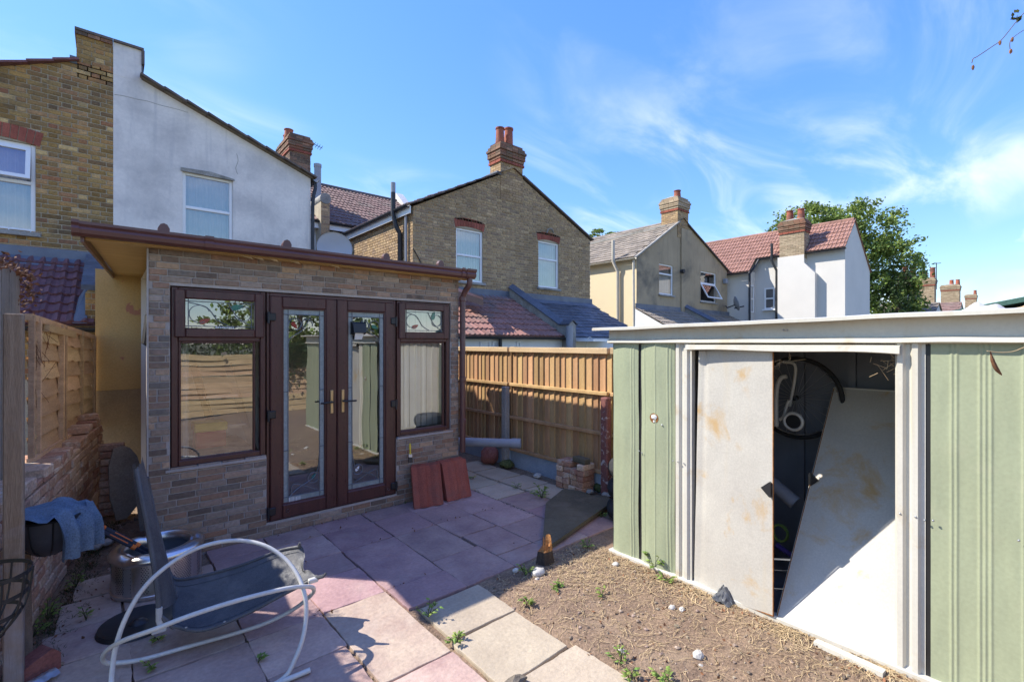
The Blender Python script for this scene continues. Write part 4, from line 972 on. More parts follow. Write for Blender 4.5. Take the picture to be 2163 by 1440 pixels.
# ---- left neighbour: stock brick gable
PXM = .08; PZ = 6.36; EZ = 5.27
na = thing('brick_house', 'yellow stock brick house with stub chimney at the edge of the picture', 'house', (-1.6, GY, 0))
win_a = (-1.75, -.852, 3.48, 4.86)
XL = -3.25
wa = MB(); holed(wa, XL, PXM, 0, EZ, GY, [win_a], .10); wa.face([(-2.6, GY, EZ), (PXM, GY, EZ), (PXM, GY, PZ), (-.36, GY, PZ)])
wa.face([(XL, GY, 0), (XL, GY, EZ), (XL, BY, EZ), (XL, BY, 0)]); wa.build('wall', 'mortar_tan', na)
slope_a = (PZ - .12 - 5.0) / (PXM + 3.25)
polyA = [(XL, 2.6), (PXM, 2.6), (PXM, 6.36), (-.36, 6.36), (XL, 4.98)]
bricks(na, (0, GY, 0), (1, 0, 0), (0, -1, 0), polyA, [win_a, (-1.80, -.80, 4.86, 5.10)], 'brick_stock', limit=300, seed=41, proud=.010, c=.004, bl=.222, bh=.062, j=.014,
       hide=lambda q: q.x < -1.75, key=lambda q: -q.x)
arch(na, -1.77, -.83, 4.87, GY, h=.22, rise=.06)
window(na, -1.75, -.852, 3.48, 4.86, GY, split=.56, openlight=(1, .22), curtain=(-1.7, -.9), sill='cement', room='pale')
ra = MB(); ra.add([(XL, GY - .05, 5.02), (-.36, GY - .05, 6.40), (-.36, BY + 2, 6.40), (XL, BY + 2, 5.02)], [[0, 1, 2, 3]]); rfa = ra.build('roof', 'tile_plum', na)
verge(rfa, (-3.3, GY - .02, 5.02), (-.36, GY - .02, 6.37), 'tile_plum', .14, .06, 10)
# shared stub chimney (brick half and rendered half)
cs = MB().box(-.376, PXM - .003, GY - .0, GY + .45, 6.1, 6.86).build('chimney', 'mortar_tan', na)
bricks(cs, (0, GY, 0), (1, 0, 0), (0, -1, 0), [(-.38, 6.36), (PXM - .003, 6.36), (PXM - .003, 6.84), (-.38, 6.84)], [], 'brick_stock', limit=0, seed=43, proud=.010, bl=.222, bh=.062, j=.014)
cp = MB(); cp.box(-.40, PXM - .003, GY - .05, GY + .5, 6.86, 6.90); cp.build('chimney_capping', 'ridge', na)
for k in range(3): cp = MB(); cp.box(-.40 + k * .16, -.25 + k * .16, GY - .035, GY + .49, 6.80, 6.857); cp.build('capping_brick', 'brick_chimney', na)
MB().box(-.46, -.372, GY - .03, GY + .3, 6.30, 6.42).build('lead_flashing', 'lead', na)
# its lean-to
LE, LT, LYE = 1.98, 3.08, 8.3
sl_ = V3((0, GY - LYE, LT - LE)); sll = sl_.length
lt = MB(); lt.face([(XL, LYE + .1, 0), (PXM - .12, LYE + .1, 0), (PXM - .12, LYE + .1, LE + .02), (XL, LYE + .1, LE + .02)]); lt.build('lean_to_wall', 'mortar_tan', na)
bricks(na, (0, LYE + .1, 0), (1, 0, 0), (0, -1, 0), [(-1.6, 1.3), (PXM - .12, 1.3), (PXM - .12, LE), (-1.6, LE)], [], 'brick_stock', limit=0, seed=47)
dk = MB().add([(XL, LYE, LE), (PXM - .10, LYE, LE), (PXM - .10, GY, LT), (XL, GY, LT)], [[0, 1, 2, 3]]); ltr = dk.build('lean_to_roof', 'tile_plum', na)
tiles(ltr, (-1.75, LYE, LE + .01), (1, 0, 0), sl_, 1.62, sll, .27, .30, 'tile_plum', limit=300, seed=8)
MB().add([(XL, GY - .35, LT - .14), (PXM, GY - .35, LT - .14), (PXM, GY - .02, LT + .03), (XL, GY - .02, LT + .03), (PXM, GY - .012, LT + .18), (XL, GY - .012, LT + .18)], [[0, 1, 2, 3], [3, 2, 4, 5]]).build('lead_flashing', 'lead', na)
gutter(na, (-3, LYE - .05, LE + .0), (PXM - .03, LYE - .05, LE - .03), .055, 'pipe_black')
# parapet end with slate cap
pp = MB(); pp.prism([(PXM - .30, LYE + .12, 1.2), (PXM - .02, LYE + .12, 1.2), (PXM - .02, LYE + .12, 2.42), (PXM - .10, LYE + .12, 2.52), (PXM - .22, LYE + .12, 2.52), (PXM - .30, LYE + .12, 2.42)], (0, 2.0, 0)); ppo = pp.build('parapet', 'mortar_tan', na)
bricks(ppo, (0, LYE + .12, 0), (1, 0, 0), (0, -1, 0), [(PXM - .30, 1.9), (PXM - .02, 1.9), (PXM - .02, 2.42), (PXM - .30, 2.42)], [], 'brick_stock', limit=40, seed=48)
for k in range(4): MB().add([(PXM - .34, LYE + .05 + k * .5, 2.45 + k * .17), (PXM + .0, LYE + .05 + k * .5, 2.45 + k * .17), (PXM + .0, LYE + .6 + k * .5, 2.66 + k * .17), (PXM - .34, LYE + .6 + k * .5, 2.66 + k * .17),
                             (PXM - .34, LYE + .05 + k * .5, 2.52 + k * .17), (PXM + .0, LYE + .05 + k * .5, 2.52 + k * .17), (PXM + .0, LYE + .6 + k * .5, 2.70 + k * .17), (PXM - .34, LYE + .6 + k * .5, 2.70 + k * .17)],
                            [[4, 5, 6, 7], [0, 1, 5, 4], [3, 0, 4, 7], [1, 2, 6, 5]]).build('coping', 'slate', ppo)
MB().add([(PXM - .42, LYE - .02, LE + .03), (PXM - .28, LYE - .02, LE + .03), (PXM - .28, LYE + .7, LE + .62), (PXM - .38, LYE + .7, LE + .42)], [[0, 1, 2, 3]]).build('flashing_sheet', 'lead', ppo)

# ---- our house: white rendered gable, yellow back wall
nb = thing('white_house', 'white rendered house gable with one window, rising behind the garden room', 'house', (1.7, GY, 0))
XR = 3.31; win_b = (1.048, 1.857, 3.45, 4.91)
wb = MB(); holed(wb, PXM, XR, 0, EZ, GY - .012, [win_b], .12)
PK = .44
wb.face([(PXM, GY - .012, EZ), (XR, GY - .012, EZ), (PK, GY - .012, PZ), (PXM, GY - .012, PZ)]); wb.face([(XR, GY - .012, 0), (XR, BY, 0), (XR, BY, EZ), (XR, GY - .012, EZ)])
wb.build('wall', 'render_white', nb)
MB().box(PXM, .456, GY - .014, GY + .45, PZ - .05, 6.86).build('chimney', 'render_white', nb)
MB().box(PXM, .49, GY - .05, GY + .5, 6.861, 6.90).build('chimney_capping', 'ridge', nb); MB().box(.458, .50, GY - .05, GY + .5, 6.62, 6.859).build('chimney_capping', 'ridge', nb)
MB().box(.456, .474, GY - .01, GY + .4, 6.30, 6.60).build('lead_flashing', 'lead', nb)
window(nb, *win_b, GY, split=.56, room='pale', curtain=(1.1, 1.82))
MB().prism([(1.02, GY - .03, 4.90), (1.88, GY - .03, 4.90), (1.88, GY - .03, 4.93), (1.5, GY - .03, 4.985), (1.02, GY - .03, 4.96)], (0, .05, 0)).build('lintel', 'cement', nb)
rb = MB(); rb.add([(PK, GY - .10, PZ + .02), (XR + .06, GY - .10, EZ + .0), (XR + .06, BY + 2, EZ), (PK, BY + 2, PZ + .02)], [[0, 1, 2, 3]]); rfb = rb.build('roof', 'tile_grey', nb)
verge(rfb, (PK + .0, GY - .07, PZ + .03), (XR + .08, GY - .07, EZ + .02), 'ridge', .16, .06, 9)
gutter(nb, (XR + .09, GY - .1, EZ - .02), (XR + .09, BY, EZ + .03), .06, 'pipe_black'); 
MB().tube(crom([(XR + .09, GY - .02, EZ - .06), (XR + .09, GY - .03, EZ - .2), (XR + .05, GY - .05, EZ - .35), (XR + .03, GY - .05, EZ - .6)], 4) + [V3((XR + .03, GY - .05, 2.4))], .036, 10).build('downpipe', 'pipe_black', nb, smooth=True)
MB().tube(crom([onY(a, b, GY - .013) for a, b in ((241.7, 200), (262, 203), (290, 210), (312, 214), (337, 222), (370, 230), (397, 238))], 3), .004, 4).build('crack', 'cement', nb)
MB().tube(crom([onY(a, b, GY - .013) for a, b in ((500, 325), (503, 340), (498, 355), (502, 368))], 3), .004, 4).build('crack', 'cement', nb)
MB().box(1.9 + .32, 1.9 + .37, GY - .03, GY - .0, 3.58, 3.63).build('capped_pipe', 'cement', nb)
bw = MB(); bw.box(-.10, 3.3, 7.0, GY - .05, 1.222, 2.58); bw.build('rear_wall', 'paint_yellow', nb); bw = MB(); bw.box(-.10, 3.3, 7.004, GY - .05, 0, 1.22); bw.build('rear_wall_base', 'render_shaded', nb)  # lower wall coloured browner to stand in for the shade between fence and flank
MB().prism([(X0 + .07, FY + 1.2, 1.72), (X0 + .03, FY + 1.2, 1.75), (X0 + .06, FY + 1.2, 2.05)], (0, .5, 0)).build('side_casement', 'black', nb)

# ---- terrace beyond the gap
tr = thing('terrace_house', 'terraced house with brown tiled roof seen through the gap between gables', 'house', (4.6, BY, 0))
RZ0, RZ1, RY1 = 5.58, 8.1, 19.5
tw = MB(); tw.box(2.6, 11, BY, BY + .3, 0, RZ0); tw.build('wall', 'mortar_tan', tr)
winT = onY(745, 520, BY)
wx0, wx1 = onY(728, 520, BY).x, onY(768, 520, BY).x
bricks(tr, (0, BY, 0), (1, 0, 0), (0, -1, 0), [(4.35, 3.0), (6.2, 3.0), (6.2, RZ0 - .05), (4.35, RZ0 - .05)], [(wx0, wx1, 3, 5.05)], 'brick_gable', limit=120, seed=51)
arch(tr, wx0, wx1, 4.80, BY, h=.24)
window(tr, wx0, wx1, 3.4, 4.80, BY - .06, split=.55, room=False, curtain=None)
MB().face([(wx0, BY - .003, 3.4), (wx1, BY - .003, 3.4), (wx1, BY - .003, 4.8), (wx0, BY - .003, 4.8)]).build('window_lining', 'room_dark', tr)
pw = MB(); xa = onY(655, 480, BY - .05).x; xb = onY(688, 480, BY - .05).x
pw.box(2.6, xb, BY - .06, BY, 0, 5.45); pw.build('white_wall', 'paint_white', tr)
window(tr, 3.85, 4.02, 3.0, 4.25, BY - .12, room=False)
slT = V3((0, RY1 - BY + .3, RZ1 - RZ0)); 
dk = MB().add([(2.6, BY - .3, RZ0), (11, BY - .3, RZ0), (11, RY1, RZ1), (2.6, RY1, RZ1), (11, RY1 + 5, 5.2), (2.6, RY1 + 5, 5.2)], [[0, 1, 2, 3], [3, 2, 4, 5]]); rt = dk.build('roof', 'tile_brown', tr)
tiles(rt, (3.6, BY - .3, RZ0 + .01), (1, 0, 0), slT, 6.6, slT.length, .30, .345, 'tile_brown', limit=300, seed=9)
for k in range(18): MB().tube([(3.2 + k * .44, RY1, RZ1 + .01), (3.2 + k * .44 + .43, RY1, RZ1 + .01)], .11, 8).build('ridge_tile', 'ridge', rt)
MB().box(4.3, 8, BY - .32, BY - .28, RZ0 - .22, RZ0 - .02).build('fascia', 'upvc', tr)
gutter(tr, (4.2, BY - .38, RZ0 + .0), (8, BY - .38, RZ0 + .0), .06, 'pipe_black')
# party-wall pier with rounded cap, flue
q0 = onY(677, 480, BY - .5); q1 = onY(695, 480, BY - .5)
pr = MB(); pr.box(q0.x, q1.x, BY - .55, BY + .5, 4.6, 6.25); pro = pr.build('party_pier', 'mortar_tan', tr)
bricks(pro, (0, BY - .55, 0), (1, 0, 0), (0, -1, 0), [(q0.x, 4.6), (q1.x, 4.6), (q1.x, 6.25), (q0.x, 6.25)], [], 'brick_gable', limit=40, seed=53)
MB().tube([((q0.x + q1.x) / 2, BY - .58, 6.25), ((q0.x + q1.x) / 2, BY + .5, 6.25)], .17, 12).build('pier_cap', 'cement', pro, smooth=True)
MB().add([(q0.x - .5, BY - .2, 5.5), (q0.x, BY - .2, 5.5), (q0.x, BY + .9, 6.9), (q0.x - .5, BY + .9, 6.9)], [[0, 1, 2, 3]]).build('rendered_upstand', 'paint_white', pro)
qf = onY(671, 400, 16.2); MB().tube([(qf.x, 16.2, 5.9), (qf.x, 16.2, 7.62)], .11, 12).build('flue_pipe', 'pipe_grey', tr, smooth=True); MB().tube([(qf.x, 16.2, 7.62), (qf.x, 16.2, 7.72)], .125, 12).build('flue_cap', 'pipe_grey', tr, smooth=True)
# its chimney with aerial
qa, qb = onY(604, 350, 16.6).x, onY(662, 350, 16.6).x
ch = chimney(tr, qa + .12, qb - .1, 16.6, 17.9, 6.2, 8.72, [(qa + .25, 17.2, .32, .15, 0), (qa + .35, 17.7, .3, .15, 0)], seed=61)
qn = onY(666, 306, 16.9); mb_ = MB(); mb_.tube([(qb - .2, 16.9, 8.8), (qn.x, 16.9, qn.z)], .012, 5)
for k in range(6): mb_.tube([(qn.x - .2 + k * .08, 16.75, qn.z + .06 - k * .02), (qn.x - .2 + k * .08, 17.05, qn.z + .02 - k * .02)], .009, 4)
mb_.tube([(qn.x - .22, 16.9, qn.z + .05), (qn.x + .24, 16.9, qn.z - .06)], .01, 5)
tag(mb_.build('roof_aerial', 'pipe_black'), 'television aerial on the chimney behind the white gable', 'aerial')
pwv = onY(872, 430, 18.5)
MB().prism([(pwv.x - .3, 18.0, 7.2), (pwv.x - .3, 19.5, 8.5), (pwv.x - .3, 21, 7.2)], (.35, 0, 0)).build('party_parapet', 'render_white', tr)

# ---- satellite dish on the back roof
sd = thing('satellite_dish', 'grey satellite dish showing above the brown gutter', 'dish', (3.2, 8.6, 2.6))
c0 = onY(706, 527, 8.6); Md = Matrix.Rotation(rad(-14), 4, 'Z') @ Matrix.Rotation(rad(78), 4, 'X')
d = MB(Matrix.Translation(c0) @ Md); pr_ = [(0, .0)] + [(.30 * t, .07 * t * t) for t in (.25, .5, .75, .95, 1.0)]
d.lathe(pr_ + [(.305, .085), (.30, .075)], (0, 0, 0), 32); d.build('reflector', 'dish', sd, smooth=True)
MB().tube([(c0.x, c0.y + .05, c0.z), (c0.x, c0.y + .25, c0.z - .1), (c0.x, c0.y + .25, 2.58)], .02, 8).build('mast', 'galv', sd)
MB().tube([(c0.x, c0.y, c0.z - .28), (c0.x - .08, c0.y - .35, c0.z - .12)], .01, 6).build('feed_arm', 'galv', sd)

# ---- pair 2: brick gable with chimney
nc = thing('gabled_house', 'wide yellow brick gable with tall chimney and two sash windows', 'house', (9.1, GY, 0))
CX0, CX1, CXM, CE, CEr, CP = 5.77, 12.5, 9.02, 5.15, 5.25, 6.82
w1 = (7.04, 7.93, 3.42, 4.84); w2 = (10.06, 10.96, 3.48, 4.92)
wc = MB(); holed(wc, CX0, CX1, 0, CE, GY, [w1, w2], .10); wc.face([(CX0, GY, CE), (CX1, GY, CE), (CX1, GY, CEr), (CXM, GY, CP), ])
wc.face([(CX0, GY, 0), (CX0, GY, CE), (CX0, BY, CE), (CX0, BY, 0)]); wc.face([(CX1, GY, 0), (CX1, BY, 0), (CX1, BY, CEr), (CX1, GY, CEr)]); wc.build('wall', 'mortar_tan', nc)
polyC = [(CX0, 2.5), (CX1, 2.5), (CX1, CEr), (CXM, CP - .01), (CX0, CE)]
bricks(nc, (0, GY, 0), (1, 0, 0), (0, -1, 0), polyC, [w1, w2, (6.98, 7.99, 4.8, 5.06), (10.0, 11.02, 4.88, 5.14)], 'brick_gable', limit=300, seed=55, proud=.012, bl=.213, bh=.058, j=.017,
       hide=lambda q: q.x > 11.9 and q.z < 2.4)
bricks(nc, (CX0, GY, 0), (0, -1, 0), (-1, 0, 0), [(-5.0, 2.5), (0, 2.5), (0, CE - .15), (-5.0, CE - .15)], [], 'brick_gable', limit=0, seed=56, proud=.012, bl=.213, bh=.058, j=.017)
arch(nc, w1[0], w1[1], w1[3] + .03, GY); arch(nc, w2[0], w2[1], w2[3] + .03, GY)
window(nc, *w1, GY, split=.50, curtain=(7.08, 7.90), room='pale', sill='cement'); window(nc, *w2, GY, split=.62, curtain=(10.1, 10.9), room='pale', sill='cement')
rc = MB().add([(CX0 - .12, GY - .08, CE + .0), (CX0 - .12, BY + 1.5, CE), (CXM, BY + 1.5, CP + .05), (CXM, GY - .08, CP + .05)], [[0, 1, 2, 3]]).add([(CX1 + .12, GY - .08, CEr), (CXM, GY - .08, CP + .05), (CXM, BY + 1.5, CP + .05), (CX1 + .12, BY + 1.5, CEr)], [[0, 1, 2, 3]])
rco = rc.build('roof', 'tile_brown', nc)
verge(rco, (CX0 - .14, GY - .05, CE + .0), (8.56, GY - .05, CP - .17), 'ridge', .16, .05, 9)
MB().beam((9.40, GY - .03, CP - .10), (CX1 + .12, GY - .03, CEr + .02), .10, .045).build('verge_strip', 'ridge', rco)
slc = V3((CXM - CX0 + .12, 0, CP - CE)); tiles(rco, (CX0 - .12, BY - .0, CE + .02), (0, -1, 0), slc, BY - GY, slc.length, .30, .34, 'tile_brown', limit=60, seed=15)
chimney(nc, 8.56, 9.40, GY - .015, GY + .47, 5.9, 7.56, [(8.74, GY + .24, .50, .135, 0), (9.06, GY + .24, .58, .14, .03)], m='brick_gable', capm='brick_chimney', seed=63)
MB().box(8.40, 8.555, GY - .045, GY + .5, CP - .26, CP - .17).build('lead_flashing', 'lead', nc)
# eaves on the sunlit flank
MB().box(CX0 - .13, CX0 - .10, GY - .06, BY, CE - .20, CE - .02).build('fascia', 'upvc', nc)
gutter(nc, (CX0 - .19, GY - .08, CE - .0), (CX0 - .19, BY - .2, CE + .0), .06, 'pipe_black')
sp = onX(838, 420, CX0 - .12)
MB().tube([(CX0 - .22, sp.y, 5.6), (CX0 - .22, sp.y, CE - .05)] + crom([(CX0 - .22, sp.y, CE - .1), (CX0 - .16, sp.y - .05, CE - .4), (CX0 - .07, sp.y - .08, CE - .6)], 3) + [V3((CX0 - .07, sp.y - .08, 2.4))], .06, 10).build('soil_pipe', 'pipe_black', nc, smooth=True)
MB().tube([(CX0 - .22, sp.y, 5.6), (CX0 - .22, sp.y, 5.85)], .06, 10).build('soil_pipe_vent', 'pipe_grey', nc)
sp2 = onX(858, 440, CX0 - .06); MB().tube([(CX0 - .07, sp2.y, CE - .06), (CX0 - .06, sp2.y, 2.4)], .036, 8).build('downpipe', 'pipe_grey', nc, smooth=True)
MB().tube(crom([(CX0 - .02, GY - .02, 4.1), (CX0 + .15, GY - .03, 3.85), (CX0 + .33, GY - .02, 3.5), (CX0 + .38, GY - .02, 3.0)], 5), .012, 5).build('cable', 'black', nc)
MB().lathe([(.0, -.03), (.06, -.03), (.06, 0)], onY(1208 if 0 else 884, 515, GY - .01), 12, M=Matrix.Rotation(rad(90), 3, 'X')).build('vent', 'pipe_black', nc)
MB().tube(crom([onY(1155, 492, GY - .04), onY(1159, 484, GY - .06), onY(1166, 484, GY - .06), onY(1169, 492, GY - .04)], 4), .02, 6).build('bracket', 'cement', nc)
# lean-to: rolled tiles on one half, slates on the other, rendered parapet between
def leanto(parent, x0, x1, kind, m, tw, ga, wallm, seed, LEz=1.90, LTz=3.06, ye=8.3, lim=300, flash=True):
    s_ = V3((0, GY - ye, LTz - LEz))
    MB().box(x0, x1, ye + .1, ye + .3, 0, LEz + .03).build('lean_to_wall', wallm, parent)
    MB().face([(x0, ye + .1, 0), (x0, GY, 0), (x0, GY, LTz), (x0, ye + .1, LEz)]).build('lean_to_cheek', wallm, parent)
    ro = MB().add([(x0, ye, LEz), (x1, ye, LEz), (x1, GY, LTz), (x0, GY, LTz)], [[0, 1, 2, 3]]).build('lean_to_roof', m, parent)
    tiles(ro, (x0, ye, LEz + .01), (1, 0, 0), s_, x1 - x0, s_.length, tw, ga, m, kind=kind, limit=lim, seed=seed, name='slate' if kind == 'slate' else 'tile')
    if flash: MB().add([(x0, GY - .25, LTz - .09), (x1, GY - .25, LTz - .09), (x1, GY - .02, LTz + .04), (x0, GY - .02, LTz + .04), (x1, GY - .014, LTz + .20), (x0, GY - .014, LTz + .20)], [[0, 1, 2, 3], [3, 2, 4, 5]]).build('lead_flashing', 'lead', parent)
    return ro
def parapet(parent, x0, x1, ye, z0, z1, m='cement', cap='slate', n=4):
    p = MB(); xm = (x0 + x1) / 2
    p.add([(x0, ye, 0), (x1, ye, 0), (x1, ye, z0), (xm, ye, z0 + .1), (x0, ye, z0), (x0, GY, 0), (x1, GY, 0), (x1, GY, z1), (xm, GY, z1 + .1), (x0, GY, z1), (x0, ye + .35, z0), (x1, ye + .35, z0)],
          [[0, 1, 2, 3, 4], [0, 4, 10, 9, 5], [1, 6, 7, 11, 2]]); po_ = p.build('parapet', m, parent)
    for i in range(n):
        a, b = i / n, (i + .985) / n
        def Q(t, x, up): return (x, ye - .03 + .35 * min(1, t * n) if t * n < 1 else ye + .32 + (GY - ye - .32) * (t * n - 1) / (n - 1), (z0 + up) if t * n <= 1 else z0 + up + (z1 - z0) * (t * n - 1) / (n - 1))
        c_ = MB(); A = [Q(a, x0 - .04, .0), Q(a, xm, .11), Q(a, x1 + .04, .0)]; B = [Q(b, x0 - .04, .0), Q(b, xm, .11), Q(b, x1 + .04, .0)]
        up = V3((0, 0, .03)); A2 = [V3(t) + up for t in A]; B2 = [V3(t) + up for t in B]
        c_.add(A2 + B2 + A + B, [[0, 1, 4, 3], [1, 2, 5, 4], [6, 7, 1, 0], [7, 8, 2, 1], [0, 3, 9, 6], [2, 8, 11, 5]]); c_.build('coping', cap, po_)
    return po_
leanto(nc, CX0 - .2, CXM - .12, 'roll', 'tile_russet', .27, .30, 'paint_white', 71)
leanto(nc, CXM + .14, CX1 + .1, 'slate', 'slate', .26, .21, 'paint_white', 72, flash=True)
parapet(nc, CXM - .13, CXM + .13, 8.15, 2.22, 3.36)
gutter(nc, (CX0 - .2, 8.24, 1.90), (CXM - .1, 8.24, 1.90), .055, 'pipe_black'); gutter(nc, (CXM + .1, 8.24, 1.90), (10.6, 8.24, 1.90), .055, 'pipe_grey')
for px_ in (1058, 1197): q = onY(px_, 720, 8.3); MB().tube([(q.x, 8.32, 1.88), (q.x, 8.32, .4)], .04, 8).build('downpipe', 'pipe_black' if px_ == 1058 else 'pipe_grey', nc)
for (a, b) in ((1014, 1035), (1040, 1052), (1091, 1100)):
    qa_, qb_ = onY(a, 727, 8.39), onY(b, 727, 8.39); window(nc, qa_.x, qb_.x, 1.35, 1.80, 8.34, room=False, fw=.03)
MB().box(onY(1234, 716, 7.9).x, onY(1300, 716, 7.9).x, 7.6, 8.25, 1.80, 1.86).build('canopy', 'upvc', nc)
MB().tube([onY(1203, 688, 8.1), onY(1203, 735, 8.1)], .09, 10).build('flue', 'pipe_grey', nc, smooth=True)
MB().tube(crom([onY(1238, 733, 7.9), onY(1240, 718, 7.9), onY(1246, 712, 7.9), onY(1251, 716, 7.9)], 4), .012, 6).build('hose', 'pipe_cream', nc)
# small box roof of brown plastic beside the downpipe
bx_ = MB(); qa_ = onY(960, 626, 9.2); bx_.add([onY(960, 612, 9.0), onY(1021, 632, 9.0), onY(1021, 646, 9.0), onY(960, 626, 9.0), onY(960, 606, 9.6), onY(1020, 626, 9.6)], [[0, 3, 2, 1], [0, 1, 5, 4]])
bx_.build('small_canopy', 'gutter_brown', nc)
# window box roof side (dark casement on the flank beyond)
# ---- pair 3: tan rendered house
nd = thing('tan_house', 'stained tan rendered house with squat chimney and an open window', 'house', (18.8, GY, 0))
DX0_, DX1_, DXM, DE, DEr, DP = 15.2, 22.6, 18.5, 4.98, 5.2, 7.0
w3 = (16.73, 17.78, 3.72, 4.95); w4 = (20.05, 21.5, 3.62, 4.98)
wd_ = MB(); holed(wd_, DX0_, DX1_, 0, DE, GY, [w3, w4], .14); wd_.face([(DX0_, GY, DE), (DX1_, GY, DE), (DX1_, GY, DEr), (DXM, GY, DP)]); wd_.build('wall', 'render_tan', nd)
MB().add([(DX0_, GY, 0), (DX0_, GY, DE), (DX0_, BY + 2, DE), (DX0_, BY + 2, 0)], [[0, 1, 2, 3]]).build('side_wall', 'render_cream', nd)
MB().prism([(18.35, GY - .06, 0), (19.2, GY - .06, 0), (19.2, GY - .06, 6.6), (18.35, GY - .06, 6.6)], (0, .056, 0)).build('chimney_breast', 'render_tan', nd)
window(nd, *w3, GY, split=.68, curtain=(16.8, 17.7), room='pale', sill='cement'); window(nd, *w4, GY, split=.62, openlight=(0, .5), room=True, sill='cement')
rd = MB().add([(DX0_ - .15, GY - .08, DE), (DX0_ - .15, BY + 3, DE), (DXM, BY + 3, DP + .05), (DXM, GY - .08, DP + .05)], [[0, 1, 2, 3]]).add([(DX1_ + .1, GY - .08, DEr), (DXM, GY - .08, DP + .05), (DXM, BY + 3, DP + .05), (DX1_ + .1, BY + 3, DEr)], [[0, 1, 2, 3]])
rdo = rd.build('roof', 'tile_grey', nd)
sld = V3((DXM - DX0_ + .15, 0, DP - DE)); tiles(rdo, (DX0_ - .15, BY + 2.5, DE + .02), (0, -1, 0), sld, BY + 2.5 - GY, sld.length, .30, .27, 'tile_grey', kind='plain', limit=300, seed=17)
MB().beam((DX0_ - .15, GY - .05, DE), (18.2, GY - .05, DP - .15), .08, .05).build('verge_strip', 'cement', rdo); MB().beam((18.9, GY - .05, DP - .17), (DX1_ + .1, GY - .05, DEr), .08, .05).build('verge_strip', 'ridge', rdo)
chimney(nd, 18.1, 18.95, GY - .02, GY + .75, 6.2, 7.92, [(18.62, GY + .3, .40, .15, 0)], m='brick_gable', capm='brick_buff', seed=65)
MB().beam((DX0_ + 1.9, BY + 2.5, DE + 1.30), (17.9, GY + .4, DP - .30), .12, .08).build('roof_strip', 'cement', rdo)
gutter(nd, (DX0_ - .2, GY - .1, DE - .02), (DX0_ - .2, BY + 2, DE), .06, 'pipe_cream')
for (px_, z1) in ((1300, 5.75), (1338, 4.9)):
    q = onX(px_, 600, DX0_ - .12)
    if z1 > 5: P = [(DX0_ - .26, q.y, z1), (DX0_ - .26, q.y, DE - .05), (DX0_ - .10, q.y - .1, DE - .45), (DX0_ - .10, q.y - .1, 1.5)]
    else: P = [(DX0_ - .12, q.y, z1), (DX0_ - .08, q.y, 1.5)]
    MB().tube(P, .065 if z1 > 5 else .045, 10).build('downpipe', 'pipe_cream', nd, smooth=True)
qv = onY(1443, 573, GY - .1); MB().tube([(qv.x, GY - .16, qv.z), (qv.x, GY + .02, qv.z)], .09, 10).build('boiler_flue', 'pipe_black', nd); 
ql = onY(1531, 594, GY - .05); MB().cbox(ql.x - .12, ql.x + .1, GY - .18, GY - .01, ql.z - .12, ql.z + .1, .02).build('lamp_box', 'pipe_grey', nd)
leanto(nd, DX0_ - .1, 18.6, 'roll', 'tile_grey', .30, .30, 'paint_white', 73, lim=120); leanto(nd, 19.0, DX1_ + .2, 'roll', 'tile_grey', .30, .30, 'paint_white', 74, lim=60)
parapet(nd, 18.62, 18.95, 8.15, 2.2, 3.3)
# dark bay in the gap beside the brick gable
qb0 = onX(1258, 610, DX0_ - .5)
bb = MB(); bb.box(DX0_ - .45, DX0_ - .01, 14.0, 15.6, 2.4, 4.35); bb.build('side_bay', 'tile_grey', nd)
window(nd, 14.0 - .0, 15.4, 3.0, 4.2, 0, T=axes((DX0_ - .50, 29.4, 0), (0, -1, 0), (1, 0, 0), (0, 0, 1)), m='upvc_brown', room=False)

# ---- pair 4: white painted house with red roof
ne = thing('red_roofed_house', 'white painted house with red tiled roof and a chimney on its flank', 'house', (25, 8, 0))
EX = 23.6; Y0 = 5.98
fr = MB(); f0, f1, fp = EX, 27.5, 24.95
fr.face([(f0, Y0, 0), (f1, Y0, 0), (f1, Y0, 5.2), (fp, Y0, 7.15), (f0, Y0, 5.9)]); fr.build('gable_wall', 'render_clean', ne)
side = MB(); side.face([(EX, Y0, 0), (EX, Y0, 5.9), (EX, 11, 5.9), (EX, 11, 0)])
side.build('flank_wall', 'render_clean', ne)
w5 = MB(); w5.box(EX - .7, EX + 3, 9.62, 16.5, 0, 5.15); w5.build('wing_wall', 'render_clean', ne)
# chimney breast on the flank
cb = MB(); cb.prism([(EX - .32, 7.0, 0), (EX - .32, 8.5, 0), (EX - .32, 8.5, 5.66), (EX - .32, 7.42, 5.66), (EX - .32, 7.42, 5.3), (EX - .32, 7.0, 4.8)], (.318, 0, 0)); cb.build('chimney_breast', 'render_clean', ne)
slE = V3((fp - EX + .2, 0, 7.15 - 5.9 + .05)).normalized()
ro = MB().add([(EX - .2, Y0 - .06, 5.76), (fp, Y0 - .06, 7.18), (fp, 16.5, 7.18), (EX - .2, 16.5, 5.76)], [[0, 3, 2, 1]]).add([(f1 + .1, Y0 - .06, 5.1), (f1 + .1, 16.5, 5.1), (fp, 16.5, 7.18), (fp, Y0 - .06, 7.18)], [[0, 3, 2, 1]])
ro.add([(EX - .95, 9.5, 5.08), (EX - .2, 9.5, 5.77), (EX - .2, 16.5, 5.77), (EX - .95, 16.5, 5.08)], [[0, 3, 2, 1]])
reo = ro.build('roof', 'tile_red', ne)
sE = V3((fp - EX + .2, 0, 1.42)); tiles(reo, (EX - .2, 14.6, 5.77), (0, -1, 0), sE, 14.6 - Y0 + .06, sE.length, .30, .31, 'tile_red', limit=300, seed=19)
sE2 = V3((.75, 0, .69)); tiles(reo, (EX - .95, 15.0, 5.09), (0, -1, 0), sE2, 5.5, sE2.length, .30, .31, 'tile_red', limit=80, seed=20)
